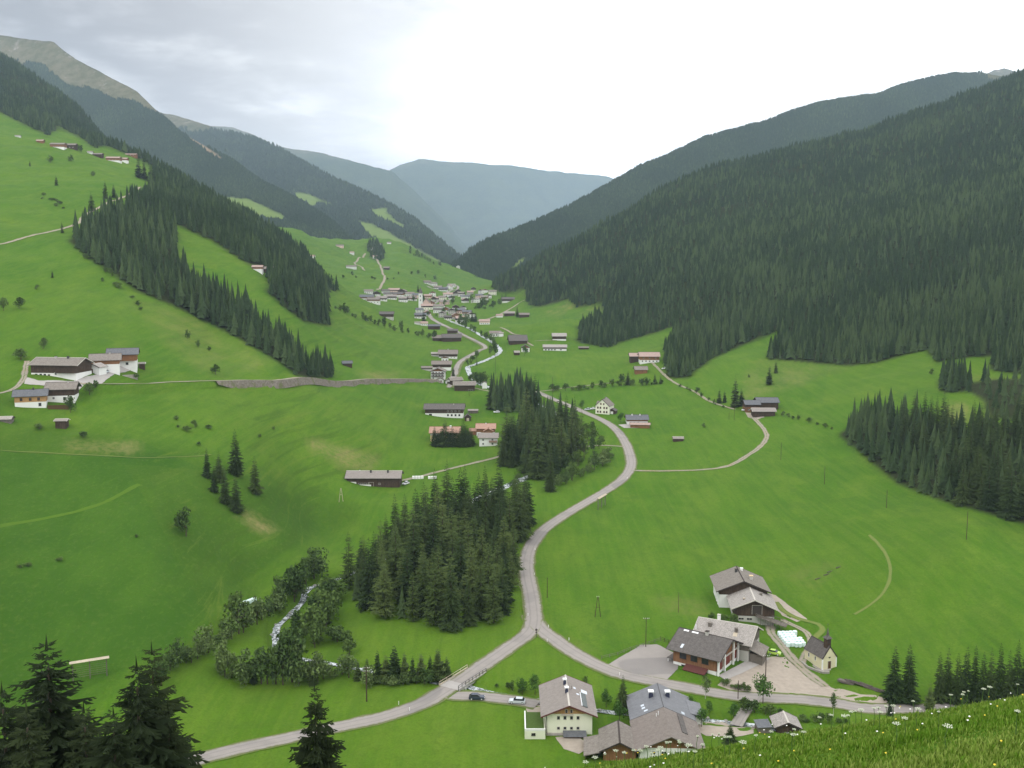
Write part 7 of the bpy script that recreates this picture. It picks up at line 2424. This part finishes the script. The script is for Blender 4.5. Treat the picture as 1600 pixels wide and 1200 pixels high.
hay_rack(940, 793, 9.5, 5.2, 64, 'tall hay rack with pale roof strip beside the main road bend')
hay_rack(141, 1060, 8.5, 5.0, 26, 'hay rack with pale roof strip on the dark slope behind the big spruces')

# log pile by the road
p0, p1 = G(1312, 1066), G(1378, 1082)
d = (p1 - p0).normalized()
LOG = MB().bar((-2.0, 0, 0), (2.0, 0, 0), .17, 8, .15).mesh('log', MATS['log_bark'])
rg = random.Random(9)
for i in range(26):
    f = rg.uniform(.22, 1)
    q = p0.lerp(p1, f)
    k_ = rg.choice([0, 0, 1, 1, 2])
    n = Vector((-d.y, d.x, 0)) * rg.uniform(-.9, .9) * (1 - .3 * k_)
    o = link('log', LOG, None, gxy(q.x + n.x, q.y + n.y, .15 + .3 * k_), math.atan2(d.y, d.x) + rg.uniform(-.14, .14))
    tag(o, 'grey weathered log lying in the heap along the road by the spruces', 'log', 'logs of the roadside heap')
t = thing('timber_stack', 'flat stack of pale sawn boards at the left end of the log heap', 'timber stack', gxy(p0.x + d.x * 2, p0.y + d.y * 2, 0), math.atan2(d.y, d.x))
BRD = MB().box(-2.4, 2.4, -.14, .14, 0, .09).mesh('board', MATS['wood_grey'])
for k_ in range(5):
    for j in range(4):
        link('board', BRD, t, (rg.uniform(-.15, .15), -.5 + j * .33, .05 + k_ * .12), rg.uniform(-.02, .02))
# beams lying on the meadow
p0, p1 = G(1272, 908), G(1318, 880)
for i in range(4):
    q = p0.lerp(p1, .15 + .2 * i)
    o = link('log', LOG, None, gxy(q.x + (i % 2) * 1.0, q.y, .12), math.atan2((p1 - p0).y, (p1 - p0).x) + rg.uniform(-.1, .1))
    tag(o, 'long grey log lying on the meadow above the wooden barns', 'log', 'logs lying on the meadow')

# stacks of pallets on the track
p = G(652, 748)
t = thing('pallet_stack', 'row of pale crates beside the track right of the long low barn', 'crates', p, math.radians(5))
for i in range(4):
    MB().box(-2.6 + i * 1.5, -1.3 + i * 1.5, -.6, .6, 0, 1.4).build('crate', MATS['trim_white'], t)
p = G(675, 748)
t = thing('pallet_stack', 'right-hand row of pale crates beside the barn track', 'crates', p, math.radians(3))
for i in range(3):
    MB().box(-2.0 + i * 1.5, -.7 + i * 1.5, -.6, .6, 0, 1.3).build('crate', MATS['trim_white'], t)

# boulders beside the stream
STN = []
for s in range(4):
    rgn = np.random.default_rng(s)
    bm = bmesh.new()
    bmesh.ops.create_icosphere(bm, subdivisions=1, radius=1)
    for v in bm.verts:
        v.co *= 1 + rgn.uniform(-.28, .28)
        v.co.z *= .6
    me = bpy.data.meshes.new('boulder')
    bm.to_mesh(me)
    bm.free()
    me.materials.append(MATS['stream_bed'])
    STN.append(me)
c, z, w = WC['stream_lower']
for i in range(70):
    j = rg.randrange(len(c))
    dd = c[min(j + 1, len(c) - 1)] - c[max(j - 1, 0)]
    dd = dd / (np.linalg.norm(dd) + 1e-9)
    s = rg.choice((-1, 1)) * (w / 2 + rg.uniform(-.9, .5))
    x, y = c[j] + np.array((dd[1], -dd[0])) * s
    o = link('boulder', rg.choice(STN), None, (x, y, z[j] + .05), rg.uniform(0, 6))
    q = rg.uniform(.3, .75)
    o.scale = (q, q, q)
    tag(o, 'grey boulder on the bed of the lower stream', 'boulder', 'boulders in the lower stream')

# ------------------------------------------------------------------ flowering meadow at the viewpoint
k = NB('blade', 0.7, 0.1)
hgt = k.attr('tip')
r_ = k.attr('rnd')
c = k.mix(r_, (0.085, 0.180, 0.012), (0.155, 0.250, 0.024))
k.col(k.mix(k.math('MULTIPLY', hgt, r_), c, (0.24, 0.29, 0.075)))
simple('umbel_white', (0.56, 0.60, 0.46), 0.25, 20)
simple('petal_yellow', (0.60, 0.48, 0.06), 0.2, 20)
simple('petal_white', (0.74, 0.74, 0.70), 0.1, 20)
simple('stalk', (0.07, 0.13, 0.03), 0.3, 10)


def blades(n, x0, x1, y0, y1, seed, hmin, hmax):
    rgn = np.random.default_rng(seed)
    Y = np.exp(rgn.uniform(math.log(y0), math.log(y1), n))
    X = rgn.uniform(x0, x1, n) * Y
    Z = ground_z(X, Y) - .02
    dens = fbm(X / .8, Y / .8, 4, 3)
    h = rgn.uniform(hmin, hmax, n) * (1 + .9 * dens)
    wd = rgn.uniform(.0035, .007, n) * (1 + Y / 12)
    a = rgn.uniform(0, 6.283, n)
    ca, sa = np.cos(a), np.sin(a)
    ln = rgn.uniform(.05, .45, n) * h
    la = rgn.uniform(0, 6.283, n)
    lx, ly = np.cos(la) * ln, np.sin(la) * ln
    b1 = np.stack([X - ca * wd, Y - sa * wd, Z], -1)
    b2 = np.stack([X + ca * wd, Y + sa * wd, Z], -1)
    m1 = np.stack([X - ca * wd * .8 + lx * .35, Y - sa * wd * .8 + ly * .35, Z + h * .6], -1)
    m2 = np.stack([X + ca * wd * .8 + lx * .35, Y + sa * wd * .8 + ly * .35, Z + h * .6], -1)
    tp = np.stack([X + lx, Y + ly, Z + h], -1)
    V = np.stack([b1, b2, m1, m2, tp], 1).reshape(-1, 3)
    i5 = np.arange(n)[:, None] * 5
    F = np.concatenate([i5 + np.array([[0, 1, 3]]), i5 + np.array([[0, 3, 2]]), i5 + np.array([[2, 3, 4]])])
    rn = np.clip(rgn.normal(.45, .25, n) + .7 * fbm(X / 1.6, Y / 1.6, 14, 3), 0, 1)
    me = np_mesh('grass', V, F, MATS['blade'], False, {'tip': np.tile([0, 0, .6, .6, 1], n), 'rnd': np.repeat(rn, 5)})
    return tag(link('grass', me), kind='stuff')


blades(125000, -.02, .66, 4.2, 21, 2, .03, .095)


def umbel(seed, hgt, rad):
    rgn = random.Random(seed)
    st = MB().bar((0, 0, -.05), (.02, 0, hgt * .6), .006, 5, .005).bar((.02, 0, hgt * .6), (0, 0, hgt), .005, 5, .004)
    hd = MB()
    for i in range(16):
        a = i * 2.4
        q = rad * math.sqrt((i + .5) / 16)
        x, y, z = math.cos(a) * q, math.sin(a) * q, hgt + .05 - q * q * 2.0 + rgn.uniform(-.008, .008)
        st.bar((0, 0, hgt - .01), (x, y, z), .0018, 3)
        r = rad * .17
        b = len(hd.v)
        hd.v += [(x + math.cos(t_ * 1.047) * r, y + math.sin(t_ * 1.047) * r, z - .004) for t_ in range(6)] + [(x, y, z + .014)]
        hd.f += [(b + t_, b + (t_ + 1) % 6, b + 6) for t_ in range(6)]
    return st.mesh('stem', MATS['stalk']), hd.mesh('flower_head', MATS['umbel_white'])


UMB = [umbel(i, .42 + .06 * i, .026 + .005 * i) for i in range(4)]
fl = random.Random(21)


def flower(px, py, Yd=None):
    g_ = G(px, py + 18, 3.5, 22) if Yd is None else None
    return g_


for (px, py) in [(915, 1193), (930, 1183), (945, 1190), (962, 1180), (975, 1187), (990, 1176), (1000, 1184), (1010, 1173), (1018, 1181), (1032, 1172), (1028, 1185), (1042, 1168), (1047, 1176), (1060, 1175), (1075, 1178), (1062, 1165), (1098, 1163), (1113, 1168), (1090, 1158), (1123, 1160), (1133, 1167), (1140, 1158),
                 (1319, 1118), (1330, 1112), (1336, 1121), (1325, 1126), (1345, 1126), (1365, 1122), (1375, 1118), (1384, 1114), (1395, 1120), (1372, 1126), (1399, 1150), (1479, 1158), (1504, 1091), (1512, 1100), (1545, 1099), (1535, 1108), (1588, 1103), (1587, 1135), (1426, 1115), (1434, 1119), (1484, 1116), (1504, 1118), (1465, 1130), (1412, 1140), (1240, 1152), (1255, 1158), (1238, 1163), (1205, 1150), (1280, 1133), (1298, 1132), (1180, 1162), (1020, 1195), (1085, 1190), (1160, 1175)]:
    Yd = fl.uniform(10.5, 14.0) if py < np.interp(px, [900, 1100, 1250, 1420, 1600], [1196, 1172, 1150, 1128, 1108]) else None
    me_s, me_h = fl.choice(UMB)
    if Yd is None:
        g_ = G(px, py + 18, 3.5, 22)
    else:
        q = P(px, py, Yd)
        g_ = gxy(q.x, q.y)
    top = P(px, py, g_.y).z
    h = max(.25, min(1.15, top - g_.z))
    t = thing('wildflower', 'white umbel flower standing in the grass of the near slope', 'flower', g_, fl.uniform(0, 6), 'white umbels of the near slope')
    s = fl.uniform(.65, 1.1)
    t.scale = (s, s, h / (.42 + .06 * UMB.index((me_s, me_h)) + .05))
    link('stem', me_s, t)
    link('flower_head', me_h, t)


def specks(n, mat, seed, r):
    rgn = np.random.default_rng(seed)
    Y = np.exp(rgn.uniform(math.log(5), math.log(17), n))
    X = rgn.uniform(0, .62, n) * Y
    keep = fbm(X / 1.1, Y / 1.1, seed + 3, 2) > -.05
    X, Y = X[keep], Y[keep]
    n = len(X)
    Z = ground_z(X, Y) + rgn.uniform(.10, .24, n)
    a = np.arange(6) * 1.047
    V = np.stack([X[:, None] + np.cos(a) * r, Y[:, None] + np.sin(a) * r, Z[:, None] + 0 * a + (np.arange(6) % 2) * .006], -1).reshape(-1, 3)
    i6 = np.arange(n)[:, None] * 6
    F = np.concatenate([i6 + np.array([[0, 1, 2]]), i6 + np.array([[0, 2, 3]]), i6 + np.array([[0, 3, 4]]), i6 + np.array([[0, 4, 5]])])
    me = np_mesh('meadow_flowers', V, F, MATS[mat])
    tag(link('meadow_flowers', me), kind='stuff')


specks(60, 'petal_yellow', 1, .012)
specks(160, 'petal_white', 2, .013)
